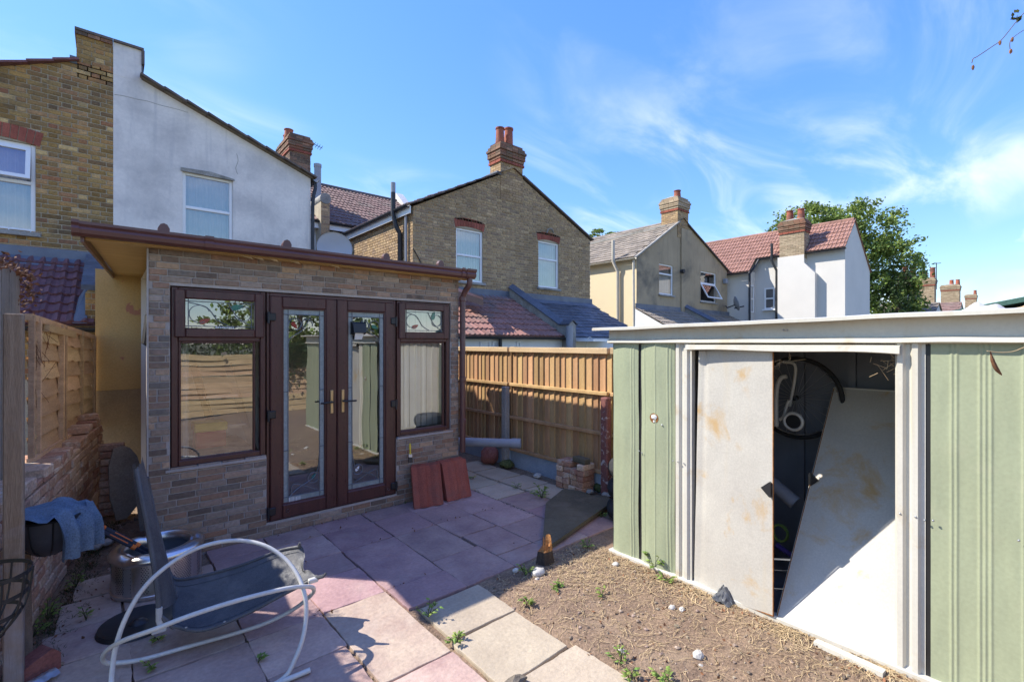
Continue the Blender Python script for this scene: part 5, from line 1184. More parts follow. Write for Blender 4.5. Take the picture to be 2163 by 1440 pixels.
for k in range(20): MB().tube([(fp, Y0 + k * .45, 7.18), (fp, Y0 + .44 + k * .45, 7.18)], .10, 7).build('ridge_tile', 'tile_red', reo)
chimney(ne, EX - .3, EX + .35, 7.42, 8.42, 5.5, 7.28, [(EX + .02, 7.65, .50, .15, 0), (EX + .02, 8.1, .50, .15, 0)], m='brick_buff', capm='brick_chimney', core='mortar_tan', seed=67)
gutter(ne, (EX - .24, Y0 - .1, 5.74), (EX - .24, 10.7, 5.74), .06, 'pipe_black'); gutter(ne, (EX - 1.0, 9.5, 5.06), (EX - 1.0, 15, 5.06), .06, 'pipe_black')
qd = onX(1640, 600, EX - .15); MB().tube([(EX - .28, qd.y + .15, 6.35), (EX - .28, qd.y + .15, 5.55), (EX - .12, qd.y, 5.1), (EX - .12, qd.y, 1)], .06, 8).build('soil_pipe', 'pipe_black', ne, smooth=True)
MB().tube([(EX - .24, 9.35, 5.7), (EX - .4, 9.45, 5.4), (EX - .74, 9.56, 5.0), (EX - .74, 9.56, 1)], .05, 8).build('downpipe', 'pipe_black', ne, smooth=True)
Tm = axes((EX, 0, 0), (0, -1, 0), (1, 0, 0), (0, 0, 1))
qw0, qw1 = onX(1615, 620, EX), onX(1637, 620, EX)
window(ne, -qw0.y, -qw1.y, 3.35, 4.35, -.07, split=.5, T=Tm, fw=.07, room=False, sill='upvc'); MB(Tm).box(-qw0.y, -qw1.y, -.008, .0, 3.35, 4.35).build('window_lining', 'room_dark', ne)
window(ne, EX - .55, EX - .2, 3.2, 4.5, 9.62 - .07, split=.5, fw=.06, room=False)
# dish on its wall
sd2 = thing('satellite_dish', 'pale satellite dish at the corner of the tan house', 'dish', onY(1538, 648, 9.9))
c0 = onY(1551, 642, 9.9); d = MB(Matrix.Translation(c0) @ Matrix.Rotation(rad(38), 4, 'Z') @ Matrix.Rotation(rad(75), 4, 'X')); d.lathe([(0, 0), (.12, .01), (.25, .05), (.34, .10), (.345, .115)], (0, 0, 0), 24); d.build('reflector', 'dish', sd2, smooth=True)
MB().tube([c0 + V3((0, -.02, -.05)), onY(1536, 650, 10.2), onY(1533, 646, 10.45)], .03, 6).build('bracket', 'pipe_black', sd2); MB().tube([c0 + V3((0, 0, -.2)), c0 + V3((.1, -.4, -.12))], .03, 6).build('feed_arm', 'pipe_black', sd2)

# ---- far row
def far_house(px0, px1, pxr, yr, ye, d, name, label, roofm, wallm, chim, gab=None):
    """side slope towards us, white gable end, chimney; px measures give its place along the row"""
    a = at(px0, ye, d); b = at(px1, ye, d); r0 = at(pxr, yr, d * 1.03)
    h = thing(name, label, 'house', (a.x, a.y, 0), group='far row of houses')
    X = a.x; Ya = a.y + 2.4; Yb = b.y; ze = a.z; zr = r0.z; xr = X + 2.2
    MB().box(X, X + 4.4, Yb, Ya, 0, ze).build('wall', wallm, h)
    MB().add([(X, Yb - .01, ze), (X + 4.4, Yb - .01, ze), (xr, Yb - .01, zr)], [[0, 1, 2]]).build('gable', wallm, h)
    ro_ = MB().add([(X - .15, Yb - .1, ze - .05), (X - .15, Ya, ze - .05), (xr, Ya, zr), (xr, Yb - .1, zr)], [[0, 1, 2, 3]]).add([(X + 4.5, Yb - .1, ze - .05), (xr, Yb - .1, zr), (xr, Ya, zr), (X + 4.5, Ya, ze - .05)], [[0, 1, 2, 3]]).build('roof', roofm, h)
    s__ = V3((xr - X + .15, 0, zr - ze + .05)); tiles(ro_, (X - .15, Ya, ze - .03), (0, -1, 0), s__, Ya - Yb + .1, s__.length, .3, .3, roofm, limit=70, kind='plain')
    for (c0_, c1_, yt, yb, potl, cm) in chim:
        p0, p1 = at(c0_, yt, d * 1.06), at(c1_, yt, d * 1.06); pb = at(c0_, yb, d * 1.06); x_ = p0.x - .2
        chimney(h, x_, x_ + .8, min(p0.y, p1.y), max(p0.y, p1.y) + .5, pb.z - 1.5, p0.z, [(x_ + .4, min(p0.y, p1.y) + .15 + .45 * i, ph, .17, 0) for i, ph in enumerate(potl)], m=cm, capm='brick_buff', seed=int(c0_))
    return h
far_house(1932, 1976, 1972, 640, 668, 34, 'far_house', 'far house with cream chimney and two red pots beyond the shed', 'tile_grey', 'render_clean', [(1953, 1978, 588, 625, [.8, .6], 'brick_buff')])
far_house(1990, 2026, 2012, 640, 668, 44, 'far_house', 'far house whose brick chimney has a whitewashed lower half', 'tile_brown', 'render_clean', [(2002, 2030, 602, 635, [.5, .5], 'brick_buff')])
far_house(2032, 2060, 2050, 652, 668, 58, 'far_house', 'farthest house with a slim single potted chimney', 'tile_russet', 'render_clean', [(2050, 2064, 622, 650, [.55], 'brick_buff')])
fhw = thing('far_house', 'far white gable partly hidden by the ivy clad tree', 'house', at(1925, 660, 33)); p0 = at(1908, 660, 33); MB().add([at(1900, 780, 33), at(1936, 780, 33), at(1934, 655, 33), at(1918, 615, 33), at(1900, 640, 33)], [[0, 1, 2, 3, 4]]).prism([at(1900, 780, 33.2), at(1936, 780, 33.2), at(1934, 655, 33.2), at(1918, 615, 33.2), at(1900, 640, 33.2)], (4, 1, 0)).build('wall', 'render_clean', fhw)
chimney(fhw, p0.x + 1.0, p0.x + 1.8, p0.y - .5, p0.y + .3, 4.2, at(1905, 580, 33).z, [(p0.x + 1.4, p0.y - .3, .8, .18, 0), (p0.x + 1.4, p0.y + .12, .8, .18, 0)], m='brick_chimney', seed=91)
mq = at(1978, 555, 34); tag(MB().tube([(mq.x, mq.y, mq.z), (mq.x, mq.y, mq.z - 1.9)], .025, 4).tube([(mq.x, mq.y - .25, mq.z - .05), (mq.x, mq.y + .25, mq.z - .05)], .02, 4).build('roof_aerial', 'pipe_black'), 'thin aerial mast on the far cream chimney', 'aerial')

# ================================================================== TREES
def tree(name, label, lobes, trunk, n, size, m, seed, group=None):
    rr = random.Random(seed); t = thing(name, label, 'tree', trunk[0], group); cr = MB(); tot = sum(l[3] * l[4] * l[5] for l in lobes)
    for (cx_, cy_, cz, rx, ry, rz) in lobes:
        k = int(n * rx * ry * rz / tot); cl = [V3((rr.gauss(0, 1), rr.gauss(0, 1), rr.gauss(0, 1))).normalized() * rr.uniform(.62, 1.04) for _ in range(max(10, k // 34))]
        sp = []
        for c in cl:
            for _ in range(34):
                q = c + V3((rr.gauss(0, .085), rr.gauss(0, .085), rr.gauss(0, .07))); sp.append(V3((cx_ + q.x * rx, cy_ + q.y * ry, cz + q.z * rz)))
        leaves(cr, sp, size, rr)
    tag(cr.build('crown', m, t), kind='stuff')
    tk = MB(); tk.tube(trunk, [.28 * (1 - .6 * i / (len(trunk) - 1)) for i in range(len(trunk))], 8)
    for (cx_, cy_, cz, rx, ry, rz) in lobes:
        b = trunk[-1]; tk.tube([trunk[-2], V3(trunk[-1]).lerp(V3((cx_, cy_, cz)), .5), (cx_, cy_, cz + rz * .3)], [.12, .08, .03], 6)
    tk.build('trunk', 'bark', t, smooth=True)
    return t
def L_(px_, py_, d, r, rz=None, ry=None): p = at(px_, py_, d); return (p.x, p.y, p.z, r, ry or r, rz or r)
tree('broadleaf_tree', 'large leafy green tree rising behind the red roofed house', [L_(1765, 530, 33, 2.6), L_(1700, 500, 33, 2.3), L_(1660, 505, 34, 1.9, 1.5), L_(1820, 500, 33, 2.4), L_(1860, 560, 32, 2.3), L_(1885, 620, 31, 1.9, 2.6), L_(1755, 478, 33, 2.2, 1.6), L_(1840, 640, 32, 2.3)],
     [at(1800, 782, 33), at(1800, 680, 33), at(1798, 600, 33)], 26000, .22, 'leaf', 7)
tree('ivy_clad_tree', 'dark ivy covered trunk beside the far white gable', [L_(1898, 610, 30, .75, 2.6), L_(1880, 640, 30, 1.0, 1.5), L_(1905, 640, 30, .7, 1.6)], [at(1898, 786, 30), at(1898, 660, 30), at(1897, 600, 30)], 3000, .15, 'leaf_dark', 8)
tree('small_tree', 'sunlit treetop peeping over the ridge of the tan house', [L_(1272, 500, 40, 1.1, .7), L_(1296, 502, 40, 1.0, .5)], [at(1280, 772, 40), at(1280, 600, 40), at(1280, 520, 40)], 1300, .2, 'leaf', 9)
# behind the viewer: seen in the door glass
tree('garden_tree', 'leafy garden tree mirrored in the door glass', [(4.6, -6.2, 2.6, 1.5, 1.1, 1.1), (6.4, -6.0, 2.4, 1.5, 1.0, .9), (3.2, -6.5, 2.2, 1.2, .9, .8)], [V3((4.6, -6.3, 0)), V3((4.6, -6.3, 1.0)), V3((4.7, -6.3, 2.0))], 6000, .14, 'leaf', 10)
hd = MB(); rr = random.Random(13); leaves(hd, [V3((rr.uniform(-1.5, 3.2), -4.3 + rr.gauss(0, .22), 1.35 + .75 * rr.random() ** .8)) for _ in range(4200)] + [V3((2.9 + abs(rr.gauss(0, .9)), -3.6 + rr.gauss(0, .12), 1.75 - abs(rr.gauss(0, .35)))) for _ in range(2600)], .08, rr)
tag(hd.build('hedge', 'leaf_dark'), 'dark hedge mirrored in the large window glass', 'hedge', kind='stuff')
rf = thing('rear_fence', 'sagging horizontal board fence mirrored in the window and door glass', 'fence', (3, -3.8, 0))
for r_ in range(11):
    def fb(u, v): x = -1.5 + 9 * u; return (x, -3.75 + .03 * math.sin(x * 2 + r_) - .012 * v, .02 + r_ * .135 + .03 * noise.noise(V3((x * .7, r_ * 3, 2))) + v * .128)
    MB().grid(fb, 40, 2).build('board', 'fence_old', rf, smooth=True)
for k in range(6): MB().box(-1.5 + k * 1.8, -1.4 + k * 1.8, -3.9, -3.8, 0, 1.55).build('post', 'wood_grey', rf)
# ================================================================== METAL SHED
SX = 3.22
def sy(px_): return onX(px_, HY, SX).y
YL, YR, XBk = 2.47, -1.0, 4.36
sh = thing('metal_shed', 'green and white metal garden shed with one sliding door hanging askew', 'shed', (SX, 1.0, 0))
def ribs(y0, y1, z0, z1, rib_at, bow=0.0, x=SX, n=60, d=.0038):
    """sheet facing the garden with pressed ribs at the given fractions"""
    def fx(u, v):
        r_ = 0
        for c in rib_at: r_ += math.exp(-((u - c) * (abs(y1 - y0)) / .006) ** 2)
        return (x - d * r_ - bow * math.sin(u * math.pi) + .007 * noise.noise(V3((u * abs(y1 - y0) * 5 + y0, v * 5, 2))) + .003 * noise.noise(V3((u * abs(y1 - y0) * 17 + y0, v * 14, 6))), y0 + (y1 - y0) * u, z0 + (z1 - z0) * v)
    return MB().grid(fx, n, 24)
def side_panel(y0, y1, rib, bow, top=1.752): 
    o = ribs(y0, y1, .03, top, rib, bow, n=max(60, int(abs(y1 - y0) / .0025))).build('wall_panel', 'shed_green', sh, smooth=True, sharp=60); return o
p1a, p1b = sy(1296), sy(1349); p2a, p2b = sy(1355), sy(1426)
side_panel(p1a, p1b, [.75, .84], .012); side_panel(p2a, p2b, [.12, .47, .82, .90], .022, 1.757)
pra, prb = sy(1966), YR
side_panel(pra, prb, [.055, .068, .125, .138, .152, .225, .238, .25, .33, .345, .45, .465, .6, .615, .75, .765], .0)
def corr(y0, y1, z0, z1, n=3, d=.018, x=SX, m='shed_white', name='door_post'):
    pts = []; k = n * 4
    for i in range(k + 1):
        ph = i % 4; xx = x - (d if ph in (1, 2) else 0); pts.append((xx, y0 + (y1 - y0) * (i + (.25 if ph == 2 else (-.25 if ph == 1 else 0))) / k))
    m_ = MB()
    for i in range(k): m_.face([(pts[i][0], pts[i][1], z0), (pts[i + 1][0], pts[i + 1][1], z0), (pts[i + 1][0], pts[i + 1][1], z1), (pts[i][0], pts[i][1], z1)])
    m_.face([(pts[-1][0], pts[-1][1], z0), (pts[-1][0] + .05, pts[-1][1], z0), (pts[-1][0] + .05, pts[-1][1], z1), (pts[-1][0], pts[-1][1], z1)])
    m_.face([(pts[0][0], pts[0][1], z0), (pts[0][0] + .05, pts[0][1], z0), (pts[0][0] + .05, pts[0][1], z1), (pts[0][0], pts[0][1], z1)])
    return m_.build(name, m, sh)
corr(sy(1427), sy(1461), .01, 1.755, 2, .016); corr(sy(1891), sy(1955), -.03, 1.757, 2, .022)
MB().box(SX + .006, SX + .045, p2a - .002, p1b + .002, .02, 1.74).build('panel_gap', 'black', sh)
MB().box(SX + .004, SX + .03, pra - .002, pra + .025, 0, 1.74).build('panel_gap', 'black', sh)
# rear, ends, floor rail
rw = MB(); rw.box(XBk, XBk + .01, YR, YL, 0, 1.86); rw.box(SX + .02, XBk, YR, YR + .01, 0, 1.86); rw.build('rear_wall', 'shed_green', sh)
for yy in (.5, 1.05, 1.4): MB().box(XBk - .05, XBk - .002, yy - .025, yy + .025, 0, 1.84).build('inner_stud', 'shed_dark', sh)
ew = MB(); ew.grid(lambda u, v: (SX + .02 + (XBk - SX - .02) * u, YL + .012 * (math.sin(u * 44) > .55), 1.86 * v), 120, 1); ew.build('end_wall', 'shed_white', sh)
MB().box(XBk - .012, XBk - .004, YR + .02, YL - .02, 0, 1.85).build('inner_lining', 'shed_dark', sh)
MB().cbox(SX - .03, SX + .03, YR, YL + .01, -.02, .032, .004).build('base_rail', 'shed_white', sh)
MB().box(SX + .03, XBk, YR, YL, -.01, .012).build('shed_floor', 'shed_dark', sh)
# fascia, header, roof sheet with bent front edge
def zr(y): return 1.873 + (2.58 - y) * .0135
fa = MB(); fa.add([(SX - .012, YR, 1.765), (SX - .012, YL + .02, 1.765), (SX - .006, YL + .02, zr(YL) - .008), (SX - .006, YR, zr(YR) - .008)], [[0, 3, 2, 1]]); fa.add([(SX - .012, YL + .02, 1.765), (SX + .1, YL + .02, 1.765), (SX + .1, YL + .02, 1.86), (SX - .006, YL + .02, 1.866)], [[0, 1, 2, 3]])
fa.build('fascia', 'shed_white', sh)
def lip(u, v):
    y = YL + .015 + (YR - YL) * u; w_ = .004 * noise.noise(V3((y * 4, 0, 9))); 
    return [(SX - .012, y, 1.785 + w_), (SX - .040, y, 1.776 + w_), (SX - .043, y, 1.756 + w_ * .6), (SX - .012, y, 1.748)][round(v * 3)]
MB().grid(lip, 60, 3).build('fascia_lip', 'shed_white', sh)
def rfx(u, v):
    y = 2.60 + (YR - .05 - 2.60) * u; z = zr(y) + .004 * noise.noise(V3((y * 2.5, 0, 4)))
    P = [(SX - .10, y, z - .018), (SX - .10, y, z + .002), (SX - .085, y, z + .006), (SX + .55, y, z + .004), (XBk + .06, y, z - .03)]
    return P[round(v * 4)]
rfo = MB().grid(rfx, 40, 4).build('roof', 'shed_white', sh)
MB().add([(SX - .09, 2.6, 1.855), (SX - .0, 2.6, 1.86), (SX, YR, zr(YR) - .012), (SX - .09, YR, zr(YR) - .012)], [[0, 1, 2, 3]]).build('roof_underside', 'shed_white', rfo)
tk = MB(); ya, yb = sy(1456), sy(1905)
def trk(u, v):
    y = ya + (yb - ya) * u; s_ = -.012 * (u ** 6) + .004 * math.sin(u * 9)
    return [(SX - .02, y, 1.742), (SX - .055, y, 1.738 + s_ * .3), (SX - .058, y, 1.705 + s_), (SX - .03, y, 1.700 + s_)][round(v * 3)]
tk.grid(trk, 40, 3).build('door_track', 'shed_white', sh)
# sliding door, slightly bowed, rust along its edge
A = [onX(1476, 741, SX + .015), onX(1633, 738, SX - .012), onX(1633, 1300, SX - .035), onX(1466, 1238, SX + .01)]
def dfx(u, v):
    p = A[0].lerp(A[1], u).lerp(A[3].lerp(A[2], u), 1 - v); return p + V3((-.012 * math.sin(u * math.pi) * (1 - v) + .010 * math.exp(-((u - .09) / .03) ** 2) * (.4 + .6 * v) + .003 * noise.noise(p * 5), 0, 0))
dro = MB().grid(dfx, 30, 20).build('sliding_door', 'door_white', sh, smooth=True, sharp=70)
MB().tube([A[1] + V3((-.004, -.002, 0)), A[2] + V3((-.004, -.002, 0))], .004, 5).build('rusty_edge', 'rust', dro); MB().tube([A[2] + V3((-.003, 0, 0)), A[3] + V3((-.003, 0, 0))], .004, 5).build('rusty_edge', 'rust', dro)
def handle(parent, p, s=1):
    y_, z_ = p.y, p.z; m_ = MB(); m_.prism([(p.x, y_ + .03 * s, z_ + .0), (p.x, y_ - .02 * s, z_ + .045), (p.x, y_ - .03 * s, z_ + .04), (p.x, y_ - .03 * s, z_ - .05), (p.x, y_ - .02 * s, z_ - .05)], (-.022, 0, 0)); return m_.build('handle', 'black', parent)
handle(dro, onX(1620, 1030, SX - .03))
# screws
for (px_, py_) in ((1350, 952), (1356, 956), (1422, 973), (1432, 975), (1444, 978), (1901, 1084), (1934, 1091), (1953, 1098), (1971, 1099), (2152, 1141), (1655, 697), (1663, 697), (1655, 719), (1663, 719), (1398, 897)):
    p = onX(px_, py_, SX - .022); MB().lathe([(0, -.006), (.0045, -.004), (.006, 0)], p, 8, M=Matrix.Rotation(rad(-90), 3, 'Y') @ Matrix.Rotation(rad(180), 3, 'X')).build('screw', 'galv' if px_ != 1398 else 'paint_white', sh)
sc = onX(1381, 880, SX - .026); MB().blob(sc, .004, .024, .018, 3, .5, 3).build('sealant_patch', 'paint_white', sh); MB().blob(sc + V3((.001, 0, -.035)), .003, .008, .010, 5, .4, 3).build('sealant_patch', 'paint_white', sh)
MB().lathe([(0, 0), (.035, 0), (.038, .001)], sc + V3((.004, 0, -.01)), 14, M=Matrix.Rotation(rad(-90), 3, 'Y')).build('rust_ring', 'rust', sh)

# the other door, off its track and leaning inside
BL, BR, TL = onX(1641, 1302, SX - .01), V3((SX - .02, .50, .0)), onX(1762, 820, 4.22)
BL.z = .02; BR.z = .02; TR = TL + (BR - BL)
ld2 = thing('shed_door', 'white shed door panel fallen from its track, leaning inside the opening', 'door', (SX, .9, 0))
nn = (BR - BL).cross(TL - BL).normalized()
pm = MB().grid(lambda u, v: BL.lerp(BR, u).lerp(TL.lerp(TR, u), v) + nn * (.006 * math.sin(u * 3.1) * math.sin(v * 3.1)), 16, 24); pm.build('panel', 'door_white', ld2, smooth=True)
bk = MB()
for a, b in ((BL, TL), (TL, TR), (TR, BR), (BR, BL)): bk.beam(a + V3((.012, 0, 0)), b + V3((.012, 0, 0)), .012, .02)
bk.build('rim', 'shed_white', ld2)
hp_ = BL.lerp(TL, .56) + V3((-.012, -.02, 0)); handle(ld2, hp_, -1)
MB().tube([BL + V3((-.004, 0, 0)), TL + V3((-.004, 0, 0))], .003, 5).build('rusty_edge', 'rust', ld2)
MB().blob(BL.lerp(TL, .985) + V3((-.01, -.05, -.012)), .006, .03, .01, 2, .2).build('runner', 'paint_white', ld2)
# long white strip on the ground before it
wp = MB(); wp.beam(onZ(1722, 1355, .015), onZ(1868, 1422, .015), .05, .025); tag(wp.build('timber_strip', 'shed_white'), 'pale strip lying on the soil in front of the leaning door', 'strip')

# bicycle hung inside
bi = thing('bicycle', 'bicycle hung on the dark back wall inside the shed', 'bicycle', (4.2, 1.3, 1.0))
wc_ = onX(1682, 840, 4.16); MY = Matrix.Rotation(rad(90), 3, 'Y')
wh = MB().lathe([(.312 + .016 * math.cos(t), .016 * math.sin(t)) for t in [i * math.pi / 4 for i in range(9)]], wc_, 40, M=MY).build('wheel', 'rubber', bi, smooth=True)
MB().lathe([(.295, -.008), (.287, 0), (.295, .008)], wc_, 40, M=MY).build('rim', 'galv', wh, smooth=True)
spk = MB()
for k in range(24): a = k * math.pi / 12; spk.tube([wc_, wc_ + V3((0, math.cos(a) * .29, math.sin(a) * .29))], .0016, 4)
spk.build('spokes', 'galv', wh); MB().lathe([(.02, -.04), (.02, .04)], wc_, 12, M=MY).build('hub', 'black', wh)
MB().tube(crom([onX(1655, 765, 4.05), onX(1676, 768, 4.05), onX(1680, 790, 4.06), onX(1668, 858, 4.07)], 5), .011, 8).build('fork', 'tube_white', bi, smooth=True)
MB().tube(crom([onX(1667, 845, 4.0), onX(1661, 860, 4.0), onX(1655, 880, 4.0), onX(1646, 886, 4.0)], 5), .012, 8).build('brake_lever', 'tube_white', bi, smooth=True)
MB().tube(crom([onX(1640, 900, 4.0), onX(1640, 830, 4.0), onX(1648, 800, 4.0), onX(1662, 795, 4.0)], 5), .016, 8).build('mudguard', 'tube_white', bi, smooth=True)
sw = onX(1676, 890, 3.95); st_ = MB().lathe([(.062 + .012 * math.cos(t), .016 * math.sin(t)) for t in [i * math.pi / 4 for i in range(9)]], sw, 24, M=MY).build('small_wheel', 'tube_white', bi, smooth=True)
MB().lathe([(0, -.006), (.055, -.006)], sw, 20, M=MY).build('wheel_disc', 'black', st_)
tag(MB().tube([onX(1628, 1018, 3.75), onX(1680, 1062, 3.75)], .05, 12).build('rolled_mat', 'shed_dark', smooth=True), 'pale rolled mat leaning in the dark of the shed', 'mat')
ho = MB(); hc = onX(1648, 1125, 3.75); ho.tube([hc + V3((.01 * math.sin(k), math.cos(k * .45) * .05, math.sin(k * .45) * .06)) for k in range(40)], .008, 6); tag(ho.build('garden_hose', 'weed', smooth=True), 'coil of green hose on the shed floor', 'hose')
tag(MB().tube([onX(1640, 1150, 3.7), onX(1690, 1185, 3.7)], .018, 8).build('purple_tube', 'purple', smooth=True), 'purple tube lying inside the shed', 'tube')
cw = MB(); rr = random.Random(3)
for k in range(26):
    p = onX(rr.choice([1650, 1655, 1868, 1880]) + rr.gauss(0, 14), 755 + abs(rr.gauss(0, 14)), SX + .02); cw.tube([p, p + V3((0, rr.gauss(0, .05), rr.gauss(0, .04)))], .0012, 3)
tag(cw.build('dry_stems', 'straw'), 'dry stems and cobweb caught under the shed door track', 'stems', kind='stuff')

# tarp on the shed roof, neighbour's green shed beyond
tp = MB(); 
def tfx(u, v):
    x = 3.45 + .75 * v; y = -.75 + 1.02 * u; h = math.sin(v * math.pi) ** .7 * (.16 * min(1, (1 - u) * 2.2) ** .8) * (.75 + .5 * noise.noise(V3((u * 4, v * 3, 5)))) + .012 * noise.noise(V3((u * 14, v * 9, 1)))
    return (x, y, zr(y) + .006 + max(0, h))
tp.grid(tfx, 40, 20); tag(tp.build('folded_tarpaulin', 'tarp', smooth=True, sharp=180), 'tan tarpaulin lying crumpled on the shed roof', 'tarpaulin')
tp = MB()
def tf2(u, v):
    x = 3.55 + .5 * v; y = .17 + .24 * u; h = math.sin(v * math.pi) * math.sin(min(1, u * 1.0) * math.pi) ** .6 * .07 * (.8 + .5 * noise.noise(V3((u * 4, v * 3, 8)))); return (x, y, zr(y) + .008 + max(0, h))
tp.grid(tf2, 24, 12); tag(tp.build('plastic_sheet', 'curtain', smooth=True, sharp=180), 'pale plastic sheet beside the tan tarpaulin on the shed roof', 'sheet')
gs = thing('neighbour_shed', 'green felted shed roof showing beyond the tan tarpaulin', 'shed', (7, .8, 0))
MB().box(6.4, 8.4, -.7, .6, 0, 2.0).build('wall', 'wood_grey', gs)
MB().prism([(6.3, .72, 2.03), (6.3, .0, 2.17), (6.3, -.85, 2.02), (6.3, -.85, 2.06), (6.3, .0, 2.22), (6.3, .72, 2.07)], (2.2, 0, 0)).build('roof', 'green_felt', gs)
# tyres behind the shed corner
for k in range(3):
    t = MB().lathe([(.20 + .075 * math.cos(a), .10 + .095 * math.sin(a)) for a in [i * math.pi / 5 for i in range(11)]], (3.99 + .01 * k, 2.78, .2 * k), 32)
    tag(t.build('tyre', 'rubber', smooth=True), ['bottom tyre of the stack behind the shed corner', 'middle tyre of the stack behind the shed corner', 'top tyre of the stack behind the shed corner'][k], 'tyre', 'tyres behind the shed')

# ================================================================== ROCKING LOUNGER
rc_ = thing('rocking_chair', 'broken rocking chair of white tube with a torn grey sling', 'chair', onZ(430, 1420, 0))
A_ = [(245, 1399, .03), (300, 1392, .03), (400, 1364, .03), (500, 1336, .03), (567, 1313, .05), (620, 1286, .11), (650, 1263, .22), (663, 1247, .31), (652, 1238, .37), (600, 1243, .41), (500, 1268, .42), (400, 1300, .40), (330, 1327, .36), (260, 1352, .28), (227, 1372, .17), (217, 1389, .09), (226, 1399, .045)]
MB().tube(crom([onZ(*p) for p in A_], 5, True), .0115, 10, closed=True).build('side_loop', 'tube_white', rc_, smooth=True)
B_ = [(238, 1495, .014), (235, 1450, .06), (238, 1405, .14), (246, 1360, .23), (264, 1308, .34), (296, 1251, .45), (340, 1205, .53), (400, 1165, .585), (455, 1146, .605), (510, 1141, .60), (560, 1152, .57), (600, 1178, .505), (628, 1213, .43), (643, 1253, .35), (647, 1295, .26), (640, 1345, .165), (625, 1387, .09), (598, 1432, .02), (520, 1470, .014), (400, 1500, .014), (290, 1520, .014)]
MB().tube(crom([onZ(*p) for p in B_], 5, True), .0115, 10, closed=True).build('side_loop', 'tube_white', rc_, smooth=True)
MB().tube([onZ(590, 1441, .016), onZ(655, 1414, .022)], .0135, 10).build('foot_tube', 'tube_white', rc_, smooth=True)
near = crom([onZ(*p) for p in ((368, 1322, .17), (430, 1330, .155), (520, 1296, .20), (600, 1254, .28), (668, 1220, .36))], 6)
far = crom([onZ(*p) for p in ((357, 1208, .31), (386, 1223, .275), (500, 1196, .33), (585, 1164, .40), (632, 1154, .44))], 6)
n_ = len(near) - 1
def seat(u, v):
    i = u * n_; k = min(n_ - 1, int(i)); t = i - k; a = near[k].lerp(near[k + 1], t); b = far[k].lerp(far[k + 1], t); p = a.lerp(b, v)
    sag = -.055 * math.sin(v * math.pi) * (1 - .3 * u); p = p + V3((0, 0, sag)); 
    if u > .97: p = p + V3((.02 * math.sin(v * 9), 0, .012 * math.sin(v * 21)))
    return p
MB().grid(seat, 40, 14).build('seat_sling', 'sling', rc_, smooth=True, sharp=180)
MB().tube([p + V3((0, 0, .0)) for p in near], .010, 8).build('sling_hem', 'sling', rc_, smooth=True); MB().tube(far, .010, 8).build('sling_hem', 'sling', rc_, smooth=True)
for e_ in (.10, .90): MB().tube([seat(i_ / 24, e_) + V3((0, 0, .002)) for i_ in range(24)], .0016, 4).build('seam', 'bin_liner', rc_)
for i_ in (3, 9): MB().lathe([(0, .004), (.006, .003), (.007, 0)], near[min(len(near) - 1, i_)] + V3((0, 0, .010)), 8).build('rivet', 'galv', rc_)
MB().tube([near[-1], near[-1] + V3((.03, -.03, .012)), near[-1] + V3((.045, -.04, .03))], [.012, .011, .006], 6).build('torn_end', 'sling', rc_); MB().tube([far[-1], far[-1] + V3((.0, -.01, .03))], [.013, .006], 6).build('torn_end', 'sling', rc_)
bl = [at(336, 1290, 2.62), at(331, 1235, 2.64), at(318, 1150, 2.68), at(304, 1075, 2.70), at(292, 1015, 2.72), at(288, 990, 2.73)]
br = [at(372, 1262, 2.86), at(357, 1205, 2.88), at(340, 1140, 2.90), at(326, 1080, 2.92), at(314, 1020, 2.93), at(300, 962, 2.80)]
bl = crom(bl, 5); br = crom(br, 5); nb_ = len(bl) - 1
def backf(u, v):
    i = u * nb_; k = min(nb_ - 1, int(i)); t = i - k; a = bl[k].lerp(bl[k + 1], t); b = br[k].lerp(br[k + 1], t); p = a.lerp(b, v); return p + RT * (.03 * math.sin(v * math.pi) * (1 - u * .6)) + (V3((0, 0, .012 * math.sin(v * 25))) if u > .98 else V3((0, 0, 0)))
MB().grid(backf, 30, 10).build('back_sling', 'sling', rc_, smooth=True, sharp=180); MB().tube(bl, .013, 8).build('back_tube', 'sling', rc_, smooth=True); MB().tube(br[:-4], .009, 8).build('sling_hem', 'sling', rc_, smooth=True)
q = bl[0]; MB().tube([q + V3((0, 0, .02)), q + V3((0, 0, -.05)), q + V3((.01, -.01, -.09))], .0155, 8).build('joint_sleeve', 'tube_white', rc_); MB().cbox(q.x - .035, q.x + .035, q.y - .02, q.y + .02, q.z - .115, q.z - .085, .006).build('bracket', 'tube_white', rc_)
q = near[-1]; MB().cbox(q.x - .045, q.x + .01, q.y - .015, q.y + .015, q.z - .02, q.z + .006, .005).build('bracket', 'tube_white', rc_)
MB().tube([far[0] + V3((0, 0, -.02)), bl[0] + V3((0, 0, -.02)), near[0] + V3((0, 0, -.01))], .012, 8).build('cross_tube', 'sling', rc_, smooth=True)

